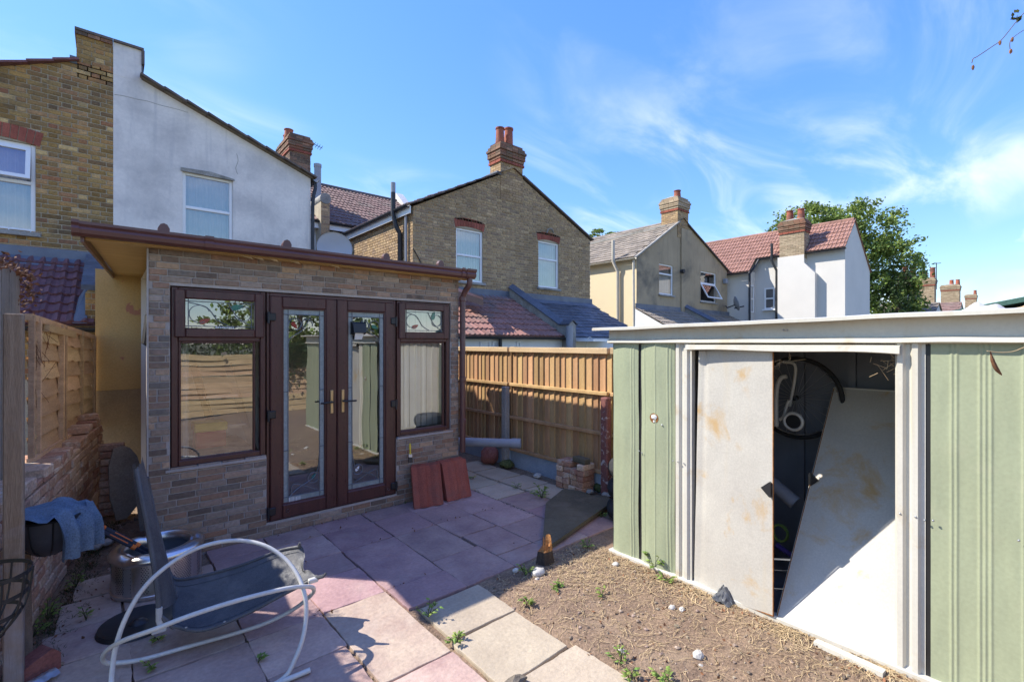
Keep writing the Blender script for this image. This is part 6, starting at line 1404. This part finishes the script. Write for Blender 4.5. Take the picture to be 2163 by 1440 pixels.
# ================================================================== WASHING MACHINE DRUM AND TOOLS
DC = V3((.285, 4.30, 0)); dr = thing('washing_machine_drum', 'stainless washing machine drum standing by the tiled wall', 'drum', DC)
RD, HD = .272, .30
def lobes(q, a):
    k = 1 - .035 * max(0, math.cos(3 * a + .8)) ** 6; return V3((q.x * k, q.y * k, q.z))
def lobes2(q, a):
    k = 1 - .03 * max(0, math.cos(3 * a + .8)) ** 8; return V3((q.x * k, q.y * k, q.z - .018 * max(0, math.cos(3 * a + .8)) ** 8 * min(1, q.z / HD)))
MB().lathe([(RD - .01, 0), (RD, .012), (RD, .03), (RD - .006, .034), (RD - .006, HD - .06), (RD, HD - .056)], DC, 72, wav=lobes).build('shell', 'steel', dr, smooth=True, sharp=50)
MB().lathe([(RD, HD - .056), (RD + .012, HD - .045), (RD + .014, HD - .03), (RD, HD - .01), (RD - .03, HD + .006), (RD - .055, HD + .002), (RD - .06, HD - .008), (RD - .075, HD - .004), (RD - .085, HD - .02), (RD - .085, HD - .05)], DC, 72, wav=lobes2).build('rim', 'steel', dr, smooth=True, sharp=60)
MB().lathe([(RD - .012, HD - .05), (RD - .012, .02), (0, .02)], DC, 48).build('inner_shell', 'galv', dr, smooth=True)
holes_ = MB(); rr = random.Random(2)
for sec in range(9):                                   # fields of punched holes
    a0 = rad(40 * sec + 6); wd = rad(26 if sec % 3 else 10)
    na_ = int(wd * RD / .0125)
    for i in range(na_):
        for j in range(15):
            a = a0 + wd * (i + (.5 if j % 2 else 0)) / na_; z = .055 + j * .0125; k = 1 - .035 * max(0, math.cos(3 * a + .8)) ** 6
            c = DC + V3((math.cos(a) * (RD - .006) * k, math.sin(a) * (RD - .006) * k, z)); t_ = V3((-math.sin(a), math.cos(a), 0)); o = V3((math.cos(a), math.sin(a), 0)) * .0012
            holes_.face([c + o + t_ * .0037 * math.cos(b) + V3((0, 0, .0037 * math.sin(b))) for b in [m_ * math.pi / 3 for m_ in range(6)]])
tag(holes_.build('punched_holes', 'black', dr), kind='stuff')
li = thing('pan_lid', 'round black lid lying on the paving beside the chair', 'lid', onZ(292, 1318, 0)); lc = onZ(292, 1318, 0)
MB().lathe([(.0, .012), (.15, .012), (.17, .022), (.195, .026), (.20, .012), (.205, .004)], lc, 40).build('dish', 'black', li, smooth=True); MB().lathe([(.05, .012), (.03, .03), (0, .034)], lc, 20).build('boss', 'black', li, smooth=True)
lo = thing('loppers', 'garden loppers with dark grips and orange ends resting in the drum', 'loppers', at(280, 1150, 3.4))
for dx in (0, 1):
    a = at(203 + dx * 12, 1116 - dx * 4, 3.28 + dx * .03); b = at(298 + dx * 8, 1163 - dx * 5, 3.42 + dx * .03); e = at(345 + dx * 6, 1188 - dx * 6, 3.48 + dx * .03)
    MB().tube([a.lerp(b, .08), a.lerp(b, .5), a.lerp(b, .78)], [.016, .017, .015], 8).build('grip', 'navy', lo, smooth=True); MB().blob(a.lerp(b, .04), .017, .017, .017, 1, 0).build('grip_end', 'orange', lo, smooth=True)
    MB().tube([a.lerp(b, .78), a.lerp(b, .87)], .0165, 8).build('collar', 'orange', lo, smooth=True); MB().beam(a.lerp(b, .85), e, .012, .020).build('shaft', 'navy', lo)
    c = a.lerp(b, .2); MB().tube([a.lerp(b, .3) + V3((0, -.012, .012)), a.lerp(b, .7) + V3((0, -.012, .012))], .004, 5).build('grip_stripe', 'orange', lo)

# ================================================================== LEFT CORNER THINGS
hb = thing('hanging_basket', 'black hanging basket on the brick wall holding a blue towel', 'basket', (-.23, 3.82, .5)); bc = V3((-.255, 3.84, .53))
MB().lathe([(0, 0), (.06, .005), (.10, .05), (.13, .12), (.145, .21)], bc, 28).build('liner', 'bin_liner', hb, smooth=True); MB().lathe([(.145 + .007 * math.cos(t), .215 + .007 * math.sin(t)) for t in [i * math.pi / 3 for i in range(7)]], bc, 28).build('rim', 'black', hb, smooth=True)
for k in range(9):
    a = k * 2 * math.pi / 9; MB().tube(crom([bc + V3((math.cos(a) * r_, math.sin(a) * r_, z)) for r_, z in ((.03, -.006), (.105, .045), (.138, .12), (.15, .21))], 4), .004, 5).build('rib', 'black', hb)
tw_ = MB()
def towel(u, v):
    # lies over the rim and hangs down on the open side
    s_ = u * .66 - .26; w_ = (v - .5) * .40; d_ = V3((.80, -.60, 0)); e_ = V3((.60, .80, 0)); base = bc + V3((0, 0, .225))
    if s_ < .13: h = .055 * math.cos(s_ / .16) + .03 * noise.noise(V3((u * 5, v * 5, 1))); p = base + d_ * s_ + e_ * w_ * (.9 - .1 * u) + V3((0, 0, h))
    else: t = s_ - .13; p = base + d_ * (.13 + .055 * math.sin(min(1.57, t * 10))) + e_ * w_ * (.72 - .3 * t) + V3((0, 0, .03 - t * .95 + .0))
    return p + d_ * (.022 * math.sin(v * 17 + u * 3)) * (.3 + u) + V3((0, 0, .02 * noise.noise(V3((u * 7, v * 6, 4))) - .05 * abs(v - .5) * (1 if s_ < .13 else 0)))
tw_.grid(towel, 44, 30); tag(tw_.build('towel', 'towel', smooth=True, sharp=180), 'blue grey towel thrown over the hanging basket', 'towel')
wbk = thing('wire_basket', 'empty black strip basket hanging low at the near fence post', 'basket', (-.42, 3.12, .4)); wc2 = V3((-.43, 3.14, .40))
for z, r_ in ((.30, .165), (.21, .155), (.12, .13), (.03, .075)): MB().lathe([(r_, z), (r_ + .003, z), (r_ + .003, z + .018), (r_, z + .018), (r_, z)], wc2, 32).build('hoop', 'black', wbk)
for k in range(12):
    a = k * math.pi / 6; MB().tube(crom([wc2 + V3((math.cos(a) * r_, math.sin(a) * r_, z)) for r_, z in ((.02, 0), (.075, .04), (.135, .13), (.158, .22), (.168, .31))], 4), .0045, 5).build('stave', 'black', wbk)
stk = MB(); stk.beam(lx(4.05, .10, .62), lx(3.78, .17, -.02), .03, .035); tag(stk.build('timber_stake', 'wood_post'), 'thin timber stake leaning on the foot of the brick wall', 'stake')
rb_ = MB(); q = onZ(72, 1425, 0); M = Matrix.Translation(q) @ Matrix.Rotation(.5, 4, 'Z'); rb_.T = M
rb_.prism([(-.085, -.06, 0), (.085, -.06, 0), (.085, -.06, .085), (.05, -.06, .125), (-.01, -.06, .105), (-.06, -.06, .085), (-.085, -.06, .06)], (0, .10, 0)); tag(rb_.build('broken_brick', 'red_stone'), 'broken red brick lying at the foot of the fence post', 'brick')
cn = MB(); q = onZ(85, 1440, .012); cn.T = Matrix.Translation(q) @ Matrix.Rotation(.6, 4, 'Z'); cn.grid(lambda u, v: ((u - .5) * .13, (v - .5) * .08, .012 + .022 * math.sin(v * 3.1) + .008 * noise.noise(V3((u * 8, v * 8, 1)))), 12, 8); tag(cn.build('crushed_wrapper', 'galv', smooth=True), 'crumpled silver wrapper below the broken brick', 'wrapper')
# round-edged board and spade by the yellow wall
rbd = MB(); c0 = V3((.09, 6.02, .02)); P = [(-.02, 0), (.06, .0), (.14, .10), (.18, .26), (.185, .44), (.15, .60), (.09, .69), (.03, .72), (-.04, .70), (-.08, .52), (-.07, .22)]
Mx = Matrix.Translation(c0) @ Matrix.Rotation(rad(-14), 4, 'X') @ Matrix.Rotation(rad(12), 4, 'Z'); rbd.T = Mx; rbd.prism([(a, 0, b) for a, b in P], (0, .025, 0)); tag(rbd.build('round_board', 'board_mid'), 'dark board with a rounded edge leaning in the side passage', 'board')
sp_ = MB(); a = at(283, 980, 3.9); b = at(300, 1120, 3.85); sp_.beam(a, b, .028, .09, V3((0, 1, 0))); tag(sp_.build('plank_offcut', 'board_grey'), 'dark plank offcut leaning at the corner of the tiled wall', 'plank')

# ================================================================== BY THE DOORS AND THE PASSAGE
def roof_tile(q, ang, lean, nm, label, grp, seed):
    m_ = MB(Matrix.Translation(q) @ Matrix.Rotation(ang, 4, 'Z') @ Matrix.Rotation(lean, 4, 'X')); W_, H_ = .325, .415; n = 16; F_ = []
    def pf(t): return .022 * min(1, max(0, 1.8 - abs((t - .36) / .09))) + .022 * min(1, max(0, 1.8 - abs((t - .80) / .09))) + 0 * (1 if (t < .06 or t > .94) else 0)
    P = [(W_ * (i / n - .5), -pf(i / n), z) for z in (0, H_) for i in range(n + 1)] + [(W_ * (i / n - .5), .016, z) for z in (0, H_) for i in range(n + 1)]
    k = n + 1
    for i in range(n): F_ += [[i, i + 1, k + i + 1, k + i], [2 * k + i + 1, 2 * k + i, 3 * k + i, 3 * k + i + 1], [i + 1, i, 2 * k + i, 2 * k + i + 1], [k + i, k + i + 1, 3 * k + i + 1, 3 * k + i]]
    F_ += [[0, k, 3 * k, 2 * k], [n, 2 * k + n, 3 * k + n, k + n]]
    m_.add(P, F_); return tag(m_.build('roof_tile', 'terracotta'), label, 'roof tile', grp)
for sidx, (bx0, by0, bx1, by1, nt) in enumerate(((2.46, 4.45, 2.775, 4.385, 7), (2.855, 4.415, 3.17, 4.42, 7))):
    c = V3(((bx0 + bx1) / 2, (by0 + by1) / 2, .003)); ang = math.atan2(by1 - by0, bx1 - bx0)
    for k in range(nt):
        off = V3((-math.sin(ang), math.cos(ang), 0)) * (.026 * k) + V3((0, 0, .006 * (k % 2))); rr = random.Random(sidx * 10 + k)
        if k == 0: lab = ['front tile of the stack below the paint brush', 'front tile of the stack beside the downpipe'][sidx]
        else: lab = '%s tile from the front in the red stack %s' % (['second', 'third', 'fourth', 'fifth', 'sixth', 'rearmost'][k - 1], ['below the paint brush', 'beside the downpipe'][sidx])
        roof_tile(c + off + V3((rr.uniform(-.006, .006) + (.008 * k if sidx == 0 else 0), 0, 0)), ang + rr.uniform(-.01, .01), rad(-16 + .9 * k), 'roof_tile', lab, ['roof tiles stacked below the paint brush', 'roof tiles stacked beside the downpipe'][sidx], k)
pb_ = thing('paint_brush', 'yellow handled paint brush standing on the stack of red tiles', 'brush', onY(866, 975, 4.60)); p0 = onY(867, 976, 4.60); p1 = onY(866, 936, 4.66)
dv = (p1 - p0); MB().beam(p0, p0 + dv * .26, .045, .014, (0, 1, 0)).build('bristles', 'black', pb_); MB().beam(p0 + dv * .26, p0 + dv * .42, .04, .014, (0, 1, 0)).build('ferrule', 'galv', pb_)
MB().tube([p0 + dv * .42, p0 + dv * .55, p0 + dv * .8, p1], [.014, .007, .012, .007], 8).build('handle', 'yellow', pb_, smooth=True)
# grey soil pipe
a = V3((2.6, 6.2, .36)); b = onX(1100, 936, 4.20); a = V3((3.25, b.y + 1.05, b.z + .0)); dn = (b - a).normalized()
pg = thing('plastic_pipe', 'grey plastic pipe lying across the passage by the fence', 'pipe', (3.9, b.y, 0))
m_ = MB(); m_.tube([a, b - dn * .10], .058, 18, caps=False); m_.tube([a, b], .050, 18, caps=False); m_.build('barrel', 'pipe_grey', pg, smooth=True); m_ = MB(); m_.tube([b - dn * .12, b], .066, 18, caps=False); m_.tube([b, b - dn * .12], .058, 18, caps=False); m_.build('socket', 'pipe_grey', pg, smooth=True)
xx_ = MB(); u_ = dn.cross(V3((0, 0, 1))).normalized(); v_ = u_.cross(dn)
ring = [(b + (u_ * math.cos(t) + v_ * math.sin(t)) * r_) for r_ in (.066, .050) for t in [i * math.pi / 9 for i in range(18)]]; xx_.add(ring, [[i, (i + 1) % 18, 18 + (i + 1) % 18, 18 + i] for i in range(18)]); xx_.build('socket_rim', 'pipe_grey', pg)
q = onZ(1047, 979, 0); tag(MB().blob((q.x - .05, q.y + .08, .12), .14, .12, .135, 4, .18, 1.4, 3).build('red_block', 'red_stone', smooth=True, sharp=30), 'rounded red stone block under the grey pipe', 'block')
q = onZ(1060, 985, 0); tag(MB().blob((q.x + .05, q.y - .05, .04), .10, .12, .06, 9, .4, 2, 2).build('mossy_stone', 'moss'), 'mossy stone beside the red block at the fence post', 'stone')
# stack of reclaimed bricks
rr = random.Random(17); BW, BD, BH = .102, .215, .066
cols = [(3.99, 5), (3.88, 5), (3.77, 4), (3.66, 5)]
for ci, (yc, n) in enumerate(cols):
    for k in range(n):
        top = k == n - 1; M = Matrix.Translation((4.27 + rr.uniform(-.012, .012), yc + rr.uniform(-.006, .006) - .004 * k, .004 + k * .0675)) @ Matrix.Rotation(rr.uniform(-.06, .06), 4, 'Z')
        m_ = MB(M); m_.cbox(-BD / 2, BD / 2, -BW / 2, BW / 2, 0, BH, .009)
        lab = (['brick topping the stack column farthest from the shed', 'brick topping the second column of the brick stack', 'brick topping the lowest column of the brick stack', 'brick under the dark one on the brick stack'][ci]) if top else 'brick end in the %s course, %s column from the shed, of the small brick stack' % (['bottom', 'second', 'third', 'fourth'][min(k, 3)], ['fourth', 'third', 'second', 'first'][ci])
        tag(m_.build('loose_brick', 'old_brick'), lab, 'brick', 'reclaimed bricks stacked by the fence')
M = Matrix.Translation((4.25, 3.70, .004 + 5 * .0675)) @ Matrix.Rotation(1.45, 4, 'Z'); m_ = MB(M); m_.cbox(-BD / 2, BD / 2, -BW / 2, BW / 2, 0, BH, .009); tag(m_.build('loose_brick', 'board_dark'), 'dark brick lying lengthwise on top of the brick stack', 'brick', 'reclaimed bricks stacked by the fence')
for i, (px_, py_, s_, lab) in enumerate(((1268, 1035, .09, 'mossy boulder at the end of the brick stack'), (1246, 1042, .05, 'small grey stone before the brick stack'), (1280, 1050, .06, 'grey stone between the brick stack and shed'), (1135, 1008, .055, 'pale rag like stone against the blue gravel board'),
                                        (1136, 1215, .055, 'white cobble at the edge of the paving'), (1135, 1225, .02, 'little white pebble under the white cobble'), (1089, 1207, .025, 'bluish pebble beside the paving edge'), (1475, 1389, .035, 'white flint stone on the bare soil'), (1419, 1286, .025, 'smooth tan oval pebble on the soil'),
                                        (1440, 1289, .022, 'brown and white flint beside the oval pebble'), (1301, 1195, .03, 'pale stone near the shed base'), (1313, 1380, .025, 'greyish stone near the paving'), (1480, 1409, .016, 'small orange pebble below the white flint'), (225, 1150, .05, 'rough stone on the dirt beside the drum'), (200, 1160, .045, 'grey rubble lump below the orange handles'), (245, 1170, .035, 'small rubble stone near the drum'))):
    q = onZ(px_, py_, 0); tag(MB().blob((q.x, q.y, s_ * .45), s_ * 1.05, s_ * .85, s_ * .6, i + 2, .35, 1.7, 2).build('stone', 'moss' if i == 0 else ('stone_pale' if i > 2 else 'concrete'), smooth=i in (4, 5, 8), sharp=60), lab, 'stone', 'loose stones')
# dark board on the paving
bd_ = MB(); P = [onZ(1190, 1032, .04), onZ(1222, 1035, .04), onZ(1250, 1046, .045), onZ(1280, 1046, .05), onZ(1291, 1054, .055), onZ(1284, 1066, .06), onZ(1177, 1141, .05), onZ(1160, 1152, .045), onZ(1146, 1146, .045), onZ(1153, 1062, .04)]
bd_.prism([p - V3((0, 0, .032)) for p in P], (0, 0, .034)); tag(bd_.build('dark_board', 'board_dark'), 'dark olive board cut to a blunt point lying on the paving', 'board')
# broken stump
stp = thing('tree_stump', 'splintered little stump with raw orange wood at the paving edge', 'stump', onZ(1150, 1188, 0)); q = onZ(1152, 1190, 0)
rr = random.Random(23); n = 14; P = []; rings = [(.085, -.03), (.07, .05), (.06, .11)]
m_ = MB()
for r_, z in rings: P += [q + V3((math.cos(k * 2 * math.pi / n) * r_ * (1 + .2 * math.sin(k * 2.3)), math.sin(k * 2 * math.pi / n) * r_ * .8, z)) for k in range(n)]
P += [q + V3((math.cos(k * 2 * math.pi / n) * .045 + .012, math.sin(k * 2 * math.pi / n) * .04, .12 + .07 * rr.random() + (.03 if math.cos(k * 2 * math.pi / n) > 0 else -.03))) for k in range(n)]
m_.add(P, [[r_ * n + k, r_ * n + (k + 1) % n, (r_ + 1) * n + (k + 1) % n, (r_ + 1) * n + k] for r_ in range(2) for k in range(n)]); m_.build('bark', 'bark', stp)
m_ = MB(); m_.add(P[2 * n:], [[k, (k + 1) % n, n + (k + 1) % n, n + k] for k in range(n)] + [list(range(n, 2 * n))])
for k in range(9):
    a = rr.random() * 6.28; b = q + V3((math.cos(a) * .03 + .01, math.sin(a) * .025, .08)); m_.tube([b, b + V3((rr.gauss(0, .01), rr.gauss(0, .01), .07 + .07 * rr.random()))], [.011, .003], 4)
m_.build('splintered_wood', 'wood_raw', stp)
# plastic scrap at the shed base
ps = MB(); q = onZ(1528, 1272, .0); ps.grid(lambda u, v: (q.x + (u - .5) * .10 + .02 * noise.noise(V3((u * 5, v * 4, 2))), q.y + (v - .5) * .13, .012 + .09 * u * math.sin(v * 3.1) + .03 * abs(noise.noise(V3((u * 6, v * 5, 1))))), 14, 14); tag(ps.build('plastic_scrap', 'bin_liner', smooth=True, sharp=35), 'crumpled dark plastic scrap against the shed door', 'plastic')
wch = MB(); q = onZ(1088, 1442, .02); wch.blob((q.x, q.y, .02), .07, .04, .03, 5, .4, 2, 2); tag(wch.build('wood_chunk', 'board_grey'), 'grey wood chunk on the buff slab at the bottom edge', 'wood')

# ================================================================== PLANTS AND LITTER
def weed(px_, py_, h, n, label, seed, spread=1.0, m='weed', leaf_=.03, z=0.0, P0=None):
    rr = random.Random(seed); q = P0 or onZ(px_, py_, z); t = thing('weed', label, 'weed', q, 'weeds'); lv = MB(); st = MB()
    for i in range(n):
        a = rr.random() * 6.28; r_ = h * spread * rr.uniform(.25, .8); tip = q + V3((math.cos(a) * r_, math.sin(a) * r_, h * rr.uniform(.35, 1)))
        st.tube([q, q.lerp(tip, .5) + V3((0, 0, h * .12)), tip], .0018, 4)
        for k in range(3):
            L = leaf_ * rr.uniform(.7, 1.4); b = q.lerp(tip, .55 + .22 * k); d = V3((math.cos(a + rr.gauss(0, .8)), math.sin(a + rr.gauss(0, .8)), rr.uniform(-.1, .6))).normalized(); s_ = d.cross(V3((0, 0, 1))).normalized(); nn_ = s_.cross(d)
            lv.add([b, b + d * L * .4 + s_ * L * .32 - nn_ * L * .06, b + d * L * 1.05 - nn_ * L * .15, b + d * L * .4 - s_ * L * .32 - nn_ * L * .06, b + d * L * .55 + nn_ * L * .06], [[0, 1, 4], [1, 2, 4], [2, 3, 4], [3, 0, 4]])
    lv.build('leaves', m, t); st.build('stem', 'moss', t)
for i, a in enumerate(((905, 1303, .10, 9, 'weed in the corner of the paving joint by the shadow edge', 1.0), (966, 1356, .05, 9, 'low yellowish weed between plum and buff slabs', 1.6), (1110, 1216, .09, 8, 'bright weed beside the white cobble', .7), (1180, 1246, .05, 10, 'rosette weed on the bare soil', 1.4),
                       (1270, 1262, .07, 5, 'wilted pale weed standing on the soil', .6), (1112, 1277, .045, 6, 'tiny yellow green weed on the soil', 1.0), (1405, 1228, .06, 9, 'weed at the foot of the shed post', 1.3), (1380, 1205, .13, 5, 'tall thin weed against the green shed panel', .6), (1312, 1405, .09, 7, 'weed near the lower paving edge', .8),
                       (1400, 1441, .06, 12, 'leafy weed at the bottom edge of the soil', 1.3), (1330, 1436, .06, 6, 'small weed beside the last buff slab', .9), (1145, 1052, .14, 13, 'broad leaved weed clump before the dark board', 1.0), (1092, 1030, .06, 7, 'low grassy weed in the buff paving joint', 1.6), (1240, 1157, .07, 9, 'weed between the dark board and shed', 1.0),
                       (1270, 1092, .06, 8, 'yellow green weed at the edge of the dark board', 1.2), (335, 1352, .05, 5, 'small weed beside the black lid', .9), (320, 1412, .05, 6, 'small weed in the joint under the rocking chair', 1.0), (100, 1310, .10, 10, 'green weed at the foot of the brick wall', 1.0), (160, 1240, .10, 9, 'leafy weed between the wall and paving', .8),
                       (70, 1345, .09, 7, 'round leaved weed near the broken brick', 1.0), (182, 1310, .09, 4, 'thin weed rising from the paving joint by the wall', .6), (545, 1400, .04, 4, 'tiny weed in the joint near the chair foot', 1.0), (1000, 1010, .05, 6, 'small weed by the grey pipe', 1.2), (855, 1062, .035, 5, 'tiny weed beside the stacked red tiles', 1.2),
                       (1002, 930, .16, 8, 'weed growing behind the grey pipe', 1.0))):
    weed(a[0], a[1], a[2], a[3], a[4], 100 + i, a[5], leaf_=.028 if a[2] < .12 else .045)
gr = MB(); rr = random.Random(31)                      # grass and moss in the joints and along the wall
def blades(c, n, sp, h):
    for _ in range(n):
        b = V3((c.x + rr.gauss(0, sp), c.y + rr.gauss(0, sp), -.012)); d = V3((rr.gauss(0, .6), rr.gauss(0, .6), 1)).normalized() * h * rr.uniform(.4, 1.2); s_ = d.cross(V3((rr.gauss(0, 1), rr.gauss(0, 1), 0))).normalized() * .0022
        gr.add([b - s_, b + s_, b + d * .6 + s_ * .6, b + d + V3((d.x, d.y, 0)) * .5, b + d * .6 - s_ * .6], [[0, 1, 2, 4], [4, 2, 3]])
for k in range(150): blades(lx(3.5 + 2.6 * rr.random(), .15 + abs(rr.gauss(0, .08))), 14, .02, .035)
for k in range(40): blades(V3((3.31, 3.55 + rr.random() * 1.1, 0)), 9, .008, .03)
for k in range(18): blades(V3((1.5 + rr.random() * .25, 4.42, 0)), 8, .012, .018)
for x_, y0, y1 in ((1.5, 2.3, 4.7), (1.98, 3.2, 4.6), (2.43, 2.9, 4.4), (1.06, 2.0, 3.6), (.63, 2.3, 4.4)):
    for k in range(16): blades(V3((x_, rr.uniform(y0, y1), 0)), 4, .006, .014)
tag(gr.build('grass', 'moss'), 'grass and moss growing in the paving joints and along the wall', 'grass', kind='stuff')
stw = MB(); rr = random.Random(37)
def strand(x, y, L, r_=.0022):
    a = rr.random() * 6.28; p = V3((x, y, soil_z(x, y) + .004)); pts = [p]
    for k in range(4):
        a += rr.gauss(0, .55); p = p + V3((math.cos(a), math.sin(a), 0)) * L / 4; p.z = soil_z(p.x, p.y) + .003 + .012 * rr.random(); pts.append(p)
    for k in range(4):
        d = (pts[k + 1] - pts[k]).normalized(); s_ = V3((-d.y, d.x, .4 * rr.random())) * r_; stw.add([pts[k] - s_, pts[k] + s_, pts[k + 1] + s_, pts[k + 1] - s_], [[0, 1, 2, 3]])
for _ in range(2600):
    x, y = rr.uniform(2.02, 3.25), rr.uniform(.35, 2.78)
    if rr.random() < .35: x = SX - abs(rr.gauss(0, .16)); 
    strand(x, y, rr.uniform(.03, .12), rr.uniform(.0006, .0016))
for _ in range(160): strand(SX - .05 + rr.gauss(0, .03), rr.choice([1.72, .6, 1.1]) + rr.gauss(0, .07), rr.uniform(.1, .25), .002)
for _ in range(420): strand(rr.uniform(2.5, 3.2), 2.35 + rr.gauss(0, .22), rr.uniform(.04, .13), .0014)
tag(stw.build('dry_straw', 'straw'), 'dry roots and straw scattered over the bare soil', 'straw', kind='stuff')
pbl = MB(); rr = random.Random(41)
for k in range(900):
    if k < 750: x, y = rr.uniform(1.98, 3.2), rr.uniform(.3, 2.8)
    else: p = lx(3.6 + 2.9 * rr.random(), .25 + rr.random() * .22); x, y = p.x, p.y
    s_ = min(.018, .003 + rr.expovariate(210)) * (1.5 if k >= 750 else 1); pbl.blob((x, y, soil_z(x, y) + s_ * .2), s_, s_ * rr.uniform(.6, 1), s_ * .6, k, .4, 1.8, 1)
tag(pbl.build('gravel', 'pebble'), 'small stones and clods strewn over the soil', 'gravel', kind='stuff')
dl = MB(); rr = random.Random(43)
sp = [V3((SX - .06 - abs(rr.gauss(0, .07)), rr.uniform(.3, 2.4), 0)) for _ in range(150)] + [V3((rr.uniform(2.05, 3.15), rr.uniform(.4, 2.75), 0)) for _ in range(150)] + [lx(3.6 + 2.8 * rr.random(), .16 + abs(rr.gauss(0, .12))) for _ in range(110)] + [V3((rr.uniform(1.0, 3.2), rr.choice([3.12, 3.95, 4.42, 4.68]) + rr.gauss(0, .03), .008)) for _ in range(60)]
leaves(dl, [V3((p.x, p.y, max(p.z, soil_z(p.x, p.y)) + .006)) for p in sp], .022, rr, .0)
tag(dl.build('leaf_litter', 'dead_leaf'), 'dead leaves scattered along the shed foot, wall foot and soil', 'leaf litter', kind='stuff')
# overhanging twigs at the top corner
ob = thing('overhanging_branch', 'thin bare twig with dangling buds hanging into the sky corner', 'branch', at(2163, 28, 2.4))
T1 = [(2053, 133), (2056, 124), (2064, 120), (2097, 98), (2114, 86), (2131, 66), (2146, 47), (2163, 28), (2200, -5), (2260, -40), (2340, -90)]
MB().tube(crom([at(a, b, 2.4 + .001 * (a - 2050)) for a, b in T1], 4), .0022, 5).build('twig', 'twig', ob); T2 = [(2135, 112), (2133, 92), (2140, 80), (2163, 64), (2200, 45), (2260, 0), (2340, -90)]
MB().tube(crom([at(a, b, 2.4 + .001 * (a - 2050)) for a, b in T2], 4), .0018, 5).build('twig', 'twig', ob)
for (a, b) in ((2055, 143), (2135, 109), (2112, 91), (2138, 84)): MB().blob(at(a, b, 2.42), .006, .006, .013, a, .3).build('bud', 'dead_leaf', ob)
lv = MB(); rr = random.Random(5); leaves(lv, [at(2146 + rr.gauss(0, 6), 40 + rr.gauss(0, 7), 2.45) for _ in range(9)], .03, rr); lv.build('withered_leaf', 'moss', ob)
tb_ = thing('dry_tendril', 'dry tendril with a curled brown leaf before the green shed panel', 'tendril', at(2163, 735, 2.1))
MB().tube(crom([at(a, b, 2.15) for a, b in ((2085, 741), (2110, 744), (2140, 742), (2175, 730), (2230, 725))], 4), .0022, 5).build('stem', 'straw', tb_); m_ = MB(); m_.tube(crom([at(a, b, 2.15) for a, b in ((2092, 742), (2096, 760), (2104, 778), (2116, 792))], 4), [.002, .003, .004, .006, .008, .008, .009, .009, .009, .008, .006, .004, .002], 5); m_.build('leaf', 'dead_leaf', tb_)
